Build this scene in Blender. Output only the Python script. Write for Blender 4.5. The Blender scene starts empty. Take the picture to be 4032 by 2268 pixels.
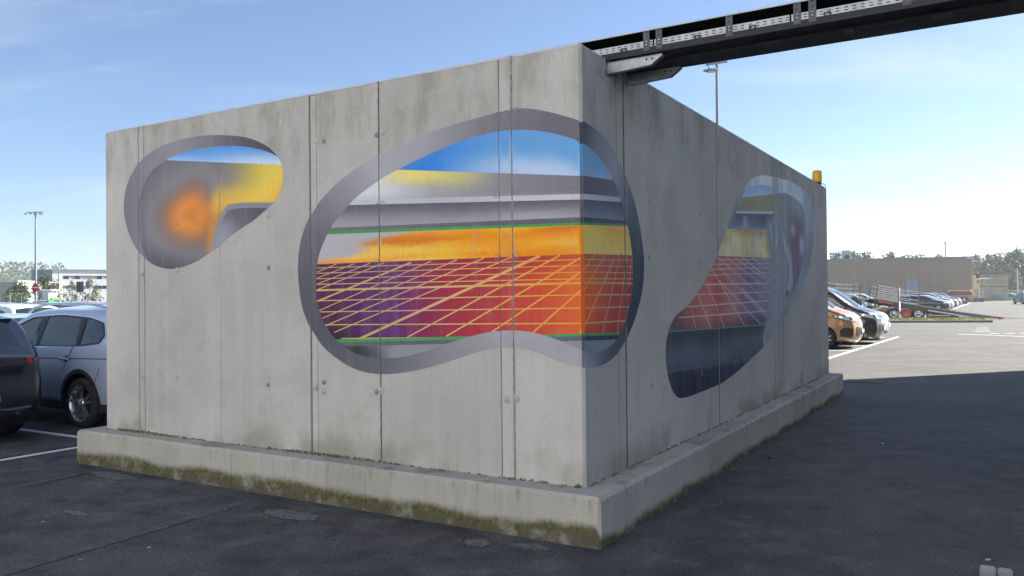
import bpy, bmesh, math, random
import numpy as np
from mathutils import Vector, Matrix
from mathutils.geometry import delaunay_2d_cdt

R = math.radians
scene = bpy.context.scene
col = scene.collection
rnd = random.Random(7)

# ------------------------------------------------------------------ camera
TH = 0.5425                      # how far the block is turned away from the view axis
CX, CY = 0.52107, 5.9521         # near corner of the block
cam_d = bpy.data.cameras.new('camera')
cam = bpy.data.objects.new('camera', cam_d)
col.objects.link(cam)
cam_d.sensor_width = 36.0
cam_d.lens = 28.6005
cam_d.clip_start = 0.05
cam_d.clip_end = 3000
cam.matrix_world = (Matrix.Translation((0, 0, 1.76)) @ Matrix.Rotation(math.pi / 2 + 0.0105, 4, 'X')
                    @ Matrix.Rotation(-0.0102, 4, 'Z'))
scene.camera = cam
scene.render.resolution_x, scene.render.resolution_y = 1024, 576

# ------------------------------------------------------------------ sky, sun, exposure
SUN_AZ = R(18.8)                 # direction towards the sun, measured from +X towards +Y
SUN_EL = R(39)
world = bpy.data.worlds.new('World')
scene.world = world
world.use_nodes = True
wn, wl = world.node_tree.nodes, world.node_tree.links
wn.clear()
w_out = wn.new('ShaderNodeOutputWorld')
w_bg = wn.new('ShaderNodeBackground')
w_sky = wn.new('ShaderNodeTexSky')
w_sky.sky_type = 'NISHITA'
w_sky.sun_disc = False
w_sky.sun_elevation = SUN_EL
w_sky.sun_rotation = math.pi / 2 - SUN_AZ
w_sky.altitude = 60
w_sky.air_density = 0.85
w_sky.dust_density = 0.5
w_sky.ozone_density = 4.0
w_bg.inputs['Strength'].default_value = 0.050
# thin cirrus, laid out on the sky's own directions
w_tc = wn.new('ShaderNodeTexCoord')
w_sep = wn.new('ShaderNodeSeparateXYZ')
wl.new(w_tc.outputs['Generated'], w_sep.inputs[0])
def wmath(op, a, b=None):
    n = wn.new('ShaderNodeMath'); n.operation = op
    for i, v in enumerate((a, b)):
        if v is None: continue
        if isinstance(v, (int, float)): n.inputs[i].default_value = v
        else: wl.new(v, n.inputs[i])
    return n.outputs[0]
zc = wmath('ADD', wmath('MAXIMUM', w_sep.outputs[2], 0.0), 0.12)
w_cmb = wn.new('ShaderNodeCombineXYZ')
wl.new(wmath('DIVIDE', w_sep.outputs[0], zc), w_cmb.inputs[0])
wl.new(wmath('DIVIDE', w_sep.outputs[1], zc), w_cmb.inputs[1])
w_map = wn.new('ShaderNodeMapping')
w_map.inputs['Rotation'].default_value = (0, 0, R(24))
w_map.inputs['Location'].default_value = (5.1, 3.9, 0)
w_map.inputs['Scale'].default_value = (0.34, 0.95, 1)
wl.new(w_cmb.outputs[0], w_map.inputs[0])
w_no = wn.new('ShaderNodeTexNoise')
w_no.inputs['Scale'].default_value = 1.35
w_no.inputs['Detail'].default_value = 7
w_no.inputs['Roughness'].default_value = 0.55
w_no.inputs['Distortion'].default_value = 0.5
wl.new(w_map.outputs[0], w_no.inputs['Vector'])
w_mr = wn.new('ShaderNodeMapRange')
w_mr.inputs['From Min'].default_value = 0.48
w_mr.inputs['From Max'].default_value = 0.72
w_mr.inputs['To Max'].default_value = 0.55
w_mr.interpolation_type = 'SMOOTHSTEP'
wl.new(w_no.outputs['Fac'], w_mr.inputs[0])
w_mix = wn.new('ShaderNodeMixRGB')
w_mix.inputs[2].default_value = (4.6, 5.2, 5.9, 1)
wl.new(w_mr.outputs[0], w_mix.inputs[0])
wl.new(w_sky.outputs[0], w_mix.inputs[1])
wl.new(w_mix.outputs[0], w_bg.inputs['Color'])
wl.new(w_bg.outputs[0], w_out.inputs[0])

sun_d = bpy.data.lights.new('sun', 'SUN')
sun_d.energy = 5.0
sun_d.angle = R(0.53)
sun_d.color = (1.0, 0.96, 0.89)
sun = bpy.data.objects.new('sun', sun_d)
col.objects.link(sun)
sdir = Vector((math.cos(SUN_AZ) * math.cos(SUN_EL), math.sin(SUN_AZ) * math.cos(SUN_EL), math.sin(SUN_EL)))
sun.rotation_euler = sdir.to_track_quat('Z', 'Y').to_euler()
sun.location = sdir * 60

scene.view_settings.view_transform = 'Standard'
scene.view_settings.look = 'None'
scene.view_settings.gamma = 1.0
scene.view_settings.exposure = 1.87
scene.render.engine = 'CYCLES'
scene.cycles.max_bounces = 8
scene.cycles.transparent_max_bounces = 12

# ------------------------------------------------------------------ helpers
ROT = Matrix.Rotation(-TH, 4, 'Z')
def W(x, y, z=0.0):
    """block frame (x out of the right-hand face, y out of the back) -> world"""
    return Vector((CX + x * math.cos(TH) + y * math.sin(TH), CY - x * math.sin(TH) + y * math.cos(TH), z))

def ray_at(px, depth, z=0.0):
    """world point on the sight line at photo column px, at a given distance, at height z (pinhole, no roll)"""
    return Vector(((px - 2016) / 3203.26 * depth, depth, z))

def tag(o, label=None, cat=None, group=None, kind=None):
    if label: o['label'] = label
    if cat: o['category'] = cat
    if group: o['group'] = group
    if kind: o['kind'] = kind
    return o

def empty(name, loc=(0, 0, 0), rz=0.0, label=None, cat=None, group=None, parent=None):
    o = bpy.data.objects.new(name, None)
    o.empty_display_size = 0.2
    col.objects.link(o)
    o.location = loc
    o.rotation_euler = (0, 0, rz)
    o.parent = parent
    return tag(o, label, cat, group)

def copy_tree(o, parent=None, color=None):
    c = o.copy()
    col.objects.link(c)
    c.parent = parent
    if color: c.color = color
    for ch in list(o.children):
        copy_tree(ch, c, color)
    return c

class MB:
    """collects simple shapes into one mesh object"""
    def __init__(s): s.v = []; s.f = []; s.sm = []
    def add(s, vs, fs, smooth=False):
        b = len(s.v)
        s.v += [tuple(p) for p in vs]
        s.f += [tuple(b + i for i in f) for f in fs]
        s.sm += [smooth] * len(fs)
        return s
    def box(s, x0, x1, y0, y1, z0, z1, m=None):
        vs = [Vector(p) for p in ((x0,y0,z0),(x1,y0,z0),(x1,y1,z0),(x0,y1,z0),(x0,y0,z1),(x1,y0,z1),(x1,y1,z1),(x0,y1,z1))]
        if m is not None: vs = [m @ p for p in vs]
        return s.add(vs, [(3,2,1,0),(4,5,6,7),(0,1,5,4),(1,2,6,5),(2,3,7,6),(3,0,4,7)])
    def cbox(s, x0, x1, y0, y1, z0, z1, c=0.01):
        """box with chamfered edges"""
        xs, ys, zs = (x0, x1), (y0, y1), (z0, z1)
        bm = bmesh.new()
        bmesh.ops.create_cube(bm, size=1)
        for v in bm.verts:
            v.co = Vector((xs[v.co.x > 0], ys[v.co.y > 0], zs[v.co.z > 0]))
        bmesh.ops.bevel(bm, geom=bm.edges[:], offset=c, segments=1, affect='EDGES', profile=0.5)
        bm.verts.index_update()
        s.add([v.co[:] for v in bm.verts], [[v.index for v in f.verts] for f in bm.faces])
        bm.free()
        return s
    def bar(s, p0, p1, w, h, up=(0, 0, 1)):
        """rectangular bar from p0 to p1"""
        p0, p1 = Vector(p0), Vector(p1)
        d = (p1 - p0).normalized()
        u = Vector(up)
        if abs(d.dot(u)) > 0.98: u = Vector((1, 0, 0))
        a = d.cross(u).normalized() * (w / 2)
        b = a.cross(d).normalized() * (h / 2)
        vs = [p0-a-b, p0+a-b, p0+a+b, p0-a+b, p1-a-b, p1+a-b, p1+a+b, p1-a+b]
        return s.add(vs, [(0,1,2,3),(7,6,5,4),(1,0,4,5),(2,1,5,6),(3,2,6,7),(0,3,7,4)])
    def tube(s, pts, r, n=8, cap=True):
        pts = [Vector(p) for p in pts]
        rs = r if isinstance(r, (list, tuple)) else [r] * len(pts)
        vs, fs = [], []
        ref = None
        for i, p in enumerate(pts):
            d = (pts[min(i + 1, len(pts) - 1)] - pts[max(i - 1, 0)]).normalized()
            if ref is None or abs(ref.dot(d)) > 0.95:
                ref = Vector((0, 0, 1)) if abs(d.z) < 0.9 else Vector((1, 0, 0))
            a = d.cross(ref).normalized(); b = a.cross(d).normalized()
            for k in range(n):
                t = 2 * math.pi * k / n
                vs.append(p + (a * math.cos(t) + b * math.sin(t)) * rs[i])
        for i in range(len(pts) - 1):
            for k in range(n):
                fs.append((i*n+k, i*n+(k+1) % n, (i+1)*n+(k+1) % n, (i+1)*n+k))
        s.add(vs, fs, True)
        if cap:
            s.add(vs[:n], [tuple(range(n))[::-1]]); s.add(vs[-n:], [tuple(range(n))])
        return s
    def prism(s, poly, y0, y1):
        """polygon in x,z extruded along y"""
        n = len(poly)
        vs = [(p[0], y0, p[1]) for p in poly] + [(p[0], y1, p[1]) for p in poly]
        fs = [tuple(range(n)), tuple(range(2*n-1, n-1, -1))]
        fs += [(i, i + n, (i+1) % n + n, (i+1) % n) for i in range(n)]
        return s.add(vs, fs)
    def lathe(s, prof, n=24, m=None, smooth=True):
        """profile (r, h) spun about local y axis"""
        vs, fs = [], []
        for r_, h_ in prof:
            for k in range(n):
                t = 2 * math.pi * k / n
                p = Vector((r_ * math.cos(t), h_, r_ * math.sin(t)))
                vs.append(m @ p if m is not None else p)
        for i in range(len(prof) - 1):
            for k in range(n):
                fs.append((i*n+k, i*n+(k+1) % n, (i+1)*n+(k+1) % n, (i+1)*n+k))
        return s.add(vs, fs, smooth)
    def build(s, name, mat, parent=None, loc=None, rz=0.0, fixn=True):
        me = bpy.data.meshes.new(name)
        me.from_pydata(s.v, [], s.f)
        if fixn:
            bm = bmesh.new(); bm.from_mesh(me)
            bmesh.ops.recalc_face_normals(bm, faces=bm.faces[:])
            bm.to_mesh(me); bm.free()
        me.polygons.foreach_set('use_smooth', s.sm)
        if mat: me.materials.append(mat)
        o = bpy.data.objects.new(name, me)
        col.objects.link(o)
        o.parent = parent
        if loc is not None: o.location = loc
        o.rotation_euler = (0, 0, rz)
        return o

def link_mesh(name, me, parent=None, loc=(0, 0, 0), rot=(0, 0, 0)):
    o = bpy.data.objects.new(name, me)
    col.objects.link(o)
    o.parent = parent
    o.location = loc
    o.rotation_euler = rot
    return o

# ------------------------------------------------------------------ materials
class NT:
    def __init__(s, name):
        s.m = bpy.data.materials.new(name); s.m.use_nodes = True
        s.n, s.l = s.m.node_tree.nodes, s.m.node_tree.links
        s.b = s.n['Principled BSDF']
        s._tc = None
    def tc(s, which='Object'):
        if s._tc is None: s._tc = s.n.new('ShaderNodeTexCoord')
        return s._tc.outputs[which]
    def set(s, sock, v):
        if isinstance(v, bpy.types.NodeSocket): s.l.new(v, sock)
        elif isinstance(v, (tuple, list)) and len(v) == 3 and sock.type == 'RGBA': sock.default_value = (*v, 1)
        else: sock.default_value = v
    def math(s, op, a, b=0.0, clamp=False):
        n = s.n.new('ShaderNodeMath'); n.operation = op; n.use_clamp = clamp
        s.set(n.inputs[0], a); s.set(n.inputs[1], b); return n.outputs[0]
    def mapping(s, scale=(1, 1, 1), vec=None, rot=(0, 0, 0), loc=(0, 0, 0)):
        n = s.n.new('ShaderNodeMapping')
        n.inputs['Scale'].default_value = scale; n.inputs['Rotation'].default_value = rot
        n.inputs['Location'].default_value = loc
        s.l.new(vec if vec is not None else s.tc(), n.inputs[0]); return n.outputs[0]
    def noise(s, scale, detail=4, vec=None, rough=0.55, dist=0.0):
        n = s.n.new('ShaderNodeTexNoise')
        n.inputs['Scale'].default_value = scale; n.inputs['Detail'].default_value = detail
        n.inputs['Roughness'].default_value = rough; n.inputs['Distortion'].default_value = dist
        s.l.new(vec if vec is not None else s.tc(), n.inputs['Vector']); return n.outputs['Fac']
    def voro(s, scale, vec=None):
        n = s.n.new('ShaderNodeTexVoronoi'); n.inputs['Scale'].default_value = scale
        s.l.new(vec if vec is not None else s.tc(), n.inputs['Vector']); return n.outputs['Distance']
    def ramp(s, v, a, b, lo=0.0, hi=1.0, smooth=True):
        n = s.n.new('ShaderNodeMapRange')
        n.interpolation_type = 'SMOOTHSTEP' if smooth else 'LINEAR'
        s.set(n.inputs[0], v)
        n.inputs['From Min'].default_value = a; n.inputs['From Max'].default_value = b
        n.inputs['To Min'].default_value = lo; n.inputs['To Max'].default_value = hi
        return n.outputs[0]
    def mix(s, f, a, b, mode='MIX'):
        n = s.n.new('ShaderNodeMixRGB'); n.blend_type = mode
        s.set(n.inputs[0], f); s.set(n.inputs[1], a); s.set(n.inputs[2], b); return n.outputs[0]
    def sep(s, v=None):
        n = s.n.new('ShaderNodeSeparateXYZ'); s.l.new(v if v is not None else s.tc(), n.inputs[0]); return n.outputs
    def bump(s, h, strength=0.3, dist=0.01):
        n = s.n.new('ShaderNodeBump'); n.inputs['Strength'].default_value = strength
        n.inputs['Distance'].default_value = dist
        s.l.new(h, n.inputs['Height']); s.l.new(n.outputs[0], s.b.inputs['Normal'])
    def out(s, color=None, rough=None, metal=None, spec=None, coat=None):
        if color is not None: s.set(s.b.inputs['Base Color'], color)
        if rough is not None: s.set(s.b.inputs['Roughness'], rough)
        if metal is not None: s.set(s.b.inputs['Metallic'], metal)
        if spec is not None: s.set(s.b.inputs['Specular IOR Level'], spec)
        if coat is not None: s.set(s.b.inputs['Coat Weight'], coat); s.b.inputs['Coat Roughness'].default_value = 0.04
        return s.m

def plain(name, c, rough=0.5, metal=0.0, var=0.12, scale=6.0, coat=None):
    t = NT(name)
    n = t.noise(scale, 5)
    f = t.ramp(n, 0.3, 0.7)
    a = tuple(x * (1 - var) for x in c); b = tuple(min(1, x * (1 + var)) for x in c)
    return t.out(t.mix(f, a, b), t.ramp(n, 0.2, 0.8, rough * 0.85, min(1, rough * 1.15)), metal, coat=coat)

M = {}
M['galv'] = plain('galvanised_steel', (0.34, 0.355, 0.375), 0.5, 0.6, 0.25, 9)
M['galv_dark'] = plain('weathered_steel', (0.085, 0.088, 0.092), 0.6, 0.2, 0.25, 9)
M['shade_and_drain_dark'] = plain('shade_and_drain_steel', (0.022, 0.023, 0.026), 0.7, 0.1, 0.3, 9)  # near-black: shade under the tray put into the colour; also drain frame
M['pole'] = plain('grey_pole_paint', (0.20, 0.22, 0.25), 0.6, 0.1, 0.1, 3)
M['white'] = plain('white_paint', (0.72, 0.72, 0.70), 0.55, 0, 0.06, 2)
M['line'] = None
M['black'] = plain('black_plastic', (0.018, 0.018, 0.02), 0.55, 0, 0.2, 12)
M['rubber'] = plain('tyre_rubber', (0.02, 0.02, 0.021), 0.8, 0, 0.2, 14)
M['chrome'] = plain('bright_trim', (0.72, 0.73, 0.75), 0.16, 1.0, 0.05, 4)
M['alloy'] = plain('alloy_rim', (0.55, 0.56, 0.58), 0.28, 0.9, 0.08, 4)
M['alloy_dark'] = plain('dark_rim', (0.06, 0.06, 0.065), 0.35, 0.6, 0.1, 4)
M['red'] = plain('red_paint', (0.50, 0.022, 0.02), 0.45, 0, 0.1, 3)
M['chassis_red'] = plain('chassis_red', (0.33, 0.035, 0.03), 0.5, 0, 0.2, 3)
M['deck_green'] = plain('dark_green_paint', (0.016, 0.032, 0.026), 0.45, 0, 0.25, 3)
M['deck_top'] = plain('worn_deck_metal', (0.30, 0.31, 0.31), 0.5, 0.6, 0.25, 3)
M['yellow'] = plain('yellow_lens', (0.80, 0.47, 0.01), 0.3, 0, 0.04, 10)
M['sticker'] = plain('yellow_sticker', (0.75, 0.55, 0.05), 0.5, 0, 0.05, 10)
M['green'] = plain('green_paint', (0.06, 0.42, 0.07), 0.5, 0, 0.1, 3)
M['blue_dark'] = plain('dark_blue_sheet', (0.035, 0.05, 0.12), 0.5, 0.0, 0.15, 2)
M['tail_red'] = plain('red_lamp_lens', (0.55, 0.01, 0.02), 0.12, 0, 0.05, 10)
M['lamp_glass'] = plain('headlamp_lens', (0.55, 0.60, 0.66), 0.08, 0.55, 0.2, 14)
M['lamp_dark'] = plain('smoked_lamp', (0.06, 0.05, 0.055), 0.1, 0.1, 0.2, 14)
M['plate'] = plain('number_plate', (0.78, 0.78, 0.76), 0.4, 0, 0.03, 10)
M['plate_text'] = plain('plate_lettering', (0.30, 0.02, 0.03), 0.5, 0, 0.05, 10)
M['brand_text'] = plain('orange_lettering', (0.75, 0.12, 0.03), 0.5, 0, 0.05, 10)
M['seat'] = plain('dark_seat_cloth', (0.03, 0.03, 0.033), 0.85, 0, 0.2, 10)
M['bark'] = plain('bark', (0.10, 0.075, 0.055), 0.9, 0, 0.3, 5)
M['birch'] = plain('birch_bark', (0.50, 0.48, 0.44), 0.8, 0, 0.4, 6)

# glass: opaque tinted for far cars, see-through for the near one
t = NT('tinted_glass'); t.b.inputs['IOR'].default_value = 1.5
M['glass'] = t.out((0.012, 0.017, 0.02), 0.03, 0.0, 0.9)
t = NT('clear_tinted_glass')
tr = t.n.new('ShaderNodeBsdfTransparent'); tr.inputs[0].default_value = (0.50, 0.60, 0.60, 1)
gl = t.n.new('ShaderNodeBsdfGlossy'); gl.inputs['Roughness'].default_value = 0.02
gl.inputs['Color'].default_value = (0.9, 0.95, 1.0, 1)
fr = t.n.new('ShaderNodeFresnel'); fr.inputs[0].default_value = 1.75
mx = t.n.new('ShaderNodeMixShader')
t.l.new(fr.outputs[0], mx.inputs[0]); t.l.new(tr.outputs[0], mx.inputs[1]); t.l.new(gl.outputs[0], mx.inputs[2])
t.l.new(mx.outputs[0], t.n['Material Output'].inputs['Surface'])
M['glass_clear'] = t.m

# car paint takes the colour stored on the object
t = NT('car_paint')
oi = t.n.new('ShaderNodeObjectInfo')
fl = t.noise(900, 1)
base = t.mix(0.14, oi.outputs['Color'], t.mix(t.ramp(fl, 0.4, 0.6), (0.0, 0.0, 0.0), (1, 1, 1)), 'OVERLAY')
dirt = t.ramp(t.math('ADD', t.sep()[2], t.math('MULTIPLY', t.noise(7, 4), 0.35)), 0.35, 0.75, 0.35, 0.0)
M['paint'] = t.out(t.mix(dirt, base, (0.16, 0.15, 0.135)), 0.36, 0.35, 0.5, 1.0)

# outlines of the painted areas on the wall faces (metres along the face, height)
SM_OUT=[(-3.999,3.386),(-3.708,3.346),(-3.508,3.298),(-3.34,3.231),(-3.228,3.164),(-3.138,3.084),(-3.092,3.011),(-3.073,2.919),(-3.086,2.823),(-3.121,2.742),(-3.19,2.668),(-3.277,2.616),(-3.373,2.564),(-3.48,2.508),(-3.625,2.454),(-3.754,2.398),(-3.886,2.328),(-4.029,2.255),(-4.116,2.22),(-4.234,2.168),(-4.373,2.127),(-4.536,2.092),(-4.69,2.077),(-4.848,2.092),(-4.998,2.132),(-5.128,2.193),(-5.26,2.284),(-5.361,2.393),(-5.439,2.522),(-5.488,2.651),(-5.506,2.764),(-5.486,2.903),(-5.435,3.025),(-5.343,3.143),(-5.241,3.224),(-5.13,3.283),(-4.987,3.33),(-4.837,3.369),(-4.647,3.392),(-4.462,3.406),(-4.242,3.404)]
SM_IN=[(-3.139,3.086),(-3.245,3.135),(-3.385,3.182),(-3.563,3.223),(-3.746,3.251),(-3.933,3.268),(-4.106,3.273),(-4.283,3.272),(-4.464,3.264),(-4.628,3.247),(-4.775,3.212),(-4.903,3.172),(-5.011,3.121),(-5.11,3.04),(-5.188,2.937),(-5.245,2.83),(-5.268,2.707),(-5.262,2.582),(-5.237,2.442),(-5.193,2.33),(-5.139,2.246),(-5.059,2.158)]
SM_SKY=[(-4.902,3.225),(-3.008,2.995)]
SM_N_OUT=[(-4.087,2.208),(-4.077,2.311),(-4.037,2.425),(-3.979,2.537),(-3.902,2.634),(-3.816,2.705),(-3.079,2.654)]
SM_N_IN=[(-4.027,2.232),(-3.999,2.359),(-3.951,2.471),(-3.883,2.582),(-3.808,2.651),(-3.08,2.605)]
SM_BLOB=[(-4.409,2.614),(-3.9,2.761),(-3.094,2.897),(-3.805,2.957)]
BM_OUT_L=[(0.023,3.036),(-0.108,3.084),(-0.241,3.135),(-0.378,3.176),(-0.492,3.2),(-0.608,3.204),(-0.708,3.197),(-0.847,3.183),(-1.038,3.163),(-1.234,3.138),(-1.437,3.104),(-1.647,3.06),(-1.864,3.001),(-2.042,2.947),(-2.202,2.883),(-2.367,2.801),(-2.511,2.714),(-2.646,2.607),(-2.758,2.488),(-2.835,2.346),(-2.882,2.202),(-2.896,2.038),(-2.885,1.873),(-2.854,1.709),(-2.793,1.563),(-2.695,1.429),(-2.574,1.314),(-2.431,1.229),(-2.267,1.156),(-2.107,1.118),(-1.951,1.108),(-1.776,1.118),(-1.584,1.147),(-1.398,1.187),(-1.197,1.243),(-1.002,1.305),(-0.831,1.349),(-0.702,1.363),(-0.594,1.365),(-0.487,1.355),(-0.366,1.33),(-0.247,1.288),(-0.13,1.251),(-0.004,1.235)]
BM_IN_L=[(0.021,2.875),(-0.077,2.922),(-0.193,2.964),(-0.328,3.005),(-0.485,3.034),(-0.628,3.047),(-0.774,3.045),(-0.943,3.029),(-1.098,3.005),(-1.276,2.963),(-1.44,2.922),(-1.586,2.878),(-1.735,2.833),(-1.888,2.782),(-2.022,2.721),(-2.159,2.653),(-2.275,2.574),(-2.382,2.492),(-2.478,2.4),(-2.551,2.297),(-2.613,2.192),(-2.651,2.086),(-2.672,1.978),(-2.678,1.87),(-2.667,1.762),(-2.638,1.654),(-2.583,1.547),(-2.5,1.449),(-2.382,1.363),(-2.243,1.287),(-2.106,1.257),(-1.949,1.244),(-1.774,1.249),(-1.583,1.28),(-1.376,1.34),(-1.195,1.396),(-1.019,1.442),(-0.867,1.476),(-0.737,1.494),(-0.61,1.5),(-0.503,1.495),(-0.399,1.482),(-0.279,1.455),(-0.161,1.417),(-0.063,1.378),(-0.003,1.359)]
BM_BL=[(-1.75,2.841),(0.018,2.636),(-2.217,2.617),(0.016,2.506),(-2.275,2.577),(0.016,2.465),(-2.466,2.387),(0.014,2.336),(-2.514,2.356),(0.014,2.297),(-2.527,2.332),(0.014,2.278),(-2.651,2.068),(0.011,2.066),(-2.37,1.398),(0.004,1.484),(-2.37,1.37),(0.003,1.465),(-2.335,1.338),(0.003,1.432)]
BM_GL=[(-2.652,2.035),(0.01,2.026),(-2.664,1.987),(0.01,1.983),(-2.67,1.938),(0.009,1.934),(-2.67,1.888),(0.009,1.885),(-2.671,1.834),(0.008,1.855),(-2.655,1.74),(0.007,1.768),(-2.619,1.64),(0.006,1.671),(-2.559,1.525),(0.005,1.559),(-2.37,1.406),(-0.962,1.44),(-2.184,1.397),(-0.357,2.065),(-2.655,1.735),(-1.584,2.053),(-2.664,1.996),(-2.417,2.064),(-2.665,1.942),(-2.211,2.06),(-2.665,1.888),(-2.029,2.06),(-2.671,1.834),(-1.874,2.058),(-2.638,1.65),(-1.378,2.057),(-2.595,1.582),(-1.119,2.06),(-2.572,1.511),(-0.86,2.066),(-2.452,1.459),(-0.603,2.065),(-1.634,1.429),(-0.187,2.064),(-1.234,1.444),(0.011,2.053),(-0.802,1.482),(0.009,1.949),(-0.425,1.487),(0.008,1.822),(-0.032,1.478),(0.008,1.559)]
BM_GLW=[0.0101, 0.0101, 0.0101, 0.0116, 0.0246, 0.013, 0.013, 0.0145, 0.013, 0.0319, 0.0203, 0.0101, 0.0101, 0.0101, 0.0116, 0.0116, 0.0116, 0.013, 0.013, 0.0174, 0.0174, 0.0174, 0.0174, 0.0203]
BM_OUT_R=[(0.047,3.045),(0.253,3.023),(0.434,2.976),(0.623,2.886),(0.78,2.77),(0.921,2.63),(1.045,2.458),(1.128,2.278),(1.182,2.11),(1.186,1.956),(1.135,1.784),(1.02,1.617),(0.887,1.48),(0.739,1.365),(0.558,1.28),(0.368,1.231),(0.171,1.221),(-0.005,1.235)]
BM_IN_R=[(0.043,2.882),(0.214,2.85),(0.355,2.793),(0.502,2.711),(0.635,2.616),(0.731,2.497),(0.817,2.374),(0.888,2.214),(0.934,2.067),(0.938,1.917),(0.895,1.752),(0.828,1.621),(0.722,1.494),(0.581,1.405),(0.389,1.345),(0.244,1.327),(0.105,1.34),(-0.002,1.359)]
BM_BR=[(0.037,2.644),(0.559,2.674),(0.034,2.511),(0.753,2.555),(0.033,2.469),(0.772,2.517),(0.029,2.339),(0.817,2.37),(0.028,2.3),(0.841,2.346),(0.028,2.281),(0.849,2.327),(0.022,2.069),(0.943,2.092),(0.008,1.483),(0.701,1.463),(0.007,1.464),(0.701,1.444),(0.006,1.432),(0.62,1.409)]
BM_GR=[(0.021,2.028),(0.942,2.05),(0.02,1.982),(0.941,1.997),(0.019,1.934),(0.939,1.947),(0.018,1.885),(0.938,1.898),(0.017,1.856),(0.936,1.859),(0.015,1.768),(0.934,1.765),(0.012,1.671),(0.871,1.666),(0.009,1.559),(0.785,1.554),(0.009,1.534),(0.56,2.051),(0.32,1.472),(0.667,2.073),(0.602,1.467),(0.817,2.079),(0.019,1.954),(0.2,2.071),(0.016,1.803),(0.38,2.069),(0.834,1.817),(0.926,2.083)]
BM_GRW=[0.0119, 0.0119, 0.0119, 0.0136, 0.0238, 0.0153, 0.0153, 0.017, 0.0221, 0.0153, 0.0153, 0.0136, 0.0153, 0.0136]
RM_OUT=[(4.673,3.156),(4.956,3.237),(5.251,3.293),(5.65,3.326),(6.325,3.373),(6.963,3.4),(7.663,3.39),(8.101,3.331),(8.358,3.221),(8.522,3.044),(8.574,2.8),(8.517,2.577),(8.365,2.352),(8.084,2.129),(7.752,1.939),(7.315,1.732),(6.848,1.551),(6.36,1.383),(5.906,1.237),(5.439,1.126),(5.006,1.044),(4.603,0.977),(4.225,0.905),(3.805,0.843),(3.415,0.795),(2.997,0.782),(2.611,0.774),(2.303,0.768),(2.086,0.776),(1.97,0.8),(1.858,0.859),(1.773,0.953),(1.711,1.066),(1.673,1.206),(1.685,1.312),(1.745,1.417),(1.836,1.506),(1.975,1.573),(2.189,1.624),(2.414,1.695),(2.624,1.786),(2.846,1.907),(3.048,2.016),(3.26,2.165),(3.419,2.3),(3.615,2.441),(3.75,2.563),(3.925,2.73),(4.106,2.883),(4.328,3.025)]
RM_IN=[(3.955,2.636),(4.115,2.776),(4.324,2.944),(4.553,3.049),(4.869,3.116),(5.287,3.169),(5.828,3.193),(6.417,3.201),(7.062,3.187),(7.586,3.149),(7.826,3.04),(7.904,2.889),(7.89,2.677),(7.826,2.49),(7.689,2.301),(7.518,2.116),(7.269,1.934),(6.974,1.783),(6.637,1.639),(6.215,1.504),(5.914,1.374),(5.443,1.192)]
RM_B=[(3.966,2.865),(6.436,3.182),(3.959,2.717),(5.904,2.878),(3.889,2.684),(5.826,2.835),(3.65,2.503),(5.521,2.62),(3.649,2.49),(5.52,2.604),(3.231,2.177),(5.727,2.235),(1.811,1.428),(5.191,1.371),(1.811,1.417),(5.191,1.356),(1.711,1.063),(4.301,0.972)]
RM_G=[(3.259,2.133),(5.634,2.216),(3.167,2.081),(5.631,2.163),(3.048,2.025),(5.628,2.107),(2.932,1.961),(5.625,2.04),(2.789,1.863),(5.644,1.9),(2.571,1.76),(5.638,1.788),(2.287,1.642),(5.604,1.673),(2.043,1.544),(5.552,1.54),(3.291,2.166),(5.646,1.605),(3.635,2.17),(5.656,1.784),(3.934,2.178),(5.662,1.896),(4.287,2.189),(5.664,1.929),(4.703,2.202),(5.671,2.052),(5.067,2.214),(5.676,2.142),(3.316,2.058),(5.456,1.432),(3.341,1.913),(5.024,1.392),(3.106,2.017),(4.322,1.389),(2.846,1.924),(3.504,1.396),(2.572,1.803),(3.023,1.406),(2.363,1.695),(2.531,1.425),(4.198,1.834),(5.591,1.44)]
RM_GW=[0.013, 0.0156, 0.0156, 0.0182, 0.0286, 0.0208, 0.0234, 0.0234, 0.0156, 0.0156, 0.0156, 0.0286, 0.0156, 0.013, 0.0182, 0.0182, 0.0208, 0.0208, 0.0338, 0.0234, 0.0286]
RM_S0=[(5.522,2.646),(5.6,2.752),(5.76,2.825),(5.999,2.851),(6.191,2.797),(6.304,2.676),(6.431,2.566),(6.475,2.45),(6.576,2.383),(6.789,2.355),(6.871,2.273),(6.905,2.102),(6.929,1.955),(6.844,1.832),(6.663,1.723)]
RM_S1=[(5.522,2.646),(5.516,2.535),(5.619,2.43),(5.701,2.255),(5.665,1.94),(5.664,1.605),(5.545,1.43),(5.321,1.371)]
RM_S2=[(5.656,2.611),(5.726,2.705),(5.897,2.752),(6.038,2.693),(6.079,2.569),(6.023,2.427),(5.877,2.398),(5.74,2.459),(5.656,2.611)]
RM_S3=[(6.698,2.291),(6.801,2.197),(6.821,2.003),(6.735,1.844),(6.593,1.783)]
RM_S4=[(6.062,2.268),(6.175,2.179),(6.183,1.807),(6.072,1.599),(5.919,1.465)]
RM_S5=[(6.416,2.316),(6.402,2.091),(6.489,1.807),(6.537,1.736)]
RM_S6=[(5.21,1.397),(5.25,1.179),(5.439,1.126)]
RM_S7=[(5.591,1.429),(5.701,1.269),(5.908,1.26)]
RM_PT=[(7.009,2.699),(6.591,1.759),(7.669,2.56),(7.465,2.217),(4.817,2.097),(3.77,1.538),(2.359,0.913),(3.942,0.879),(7.12,2.307)]
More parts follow.
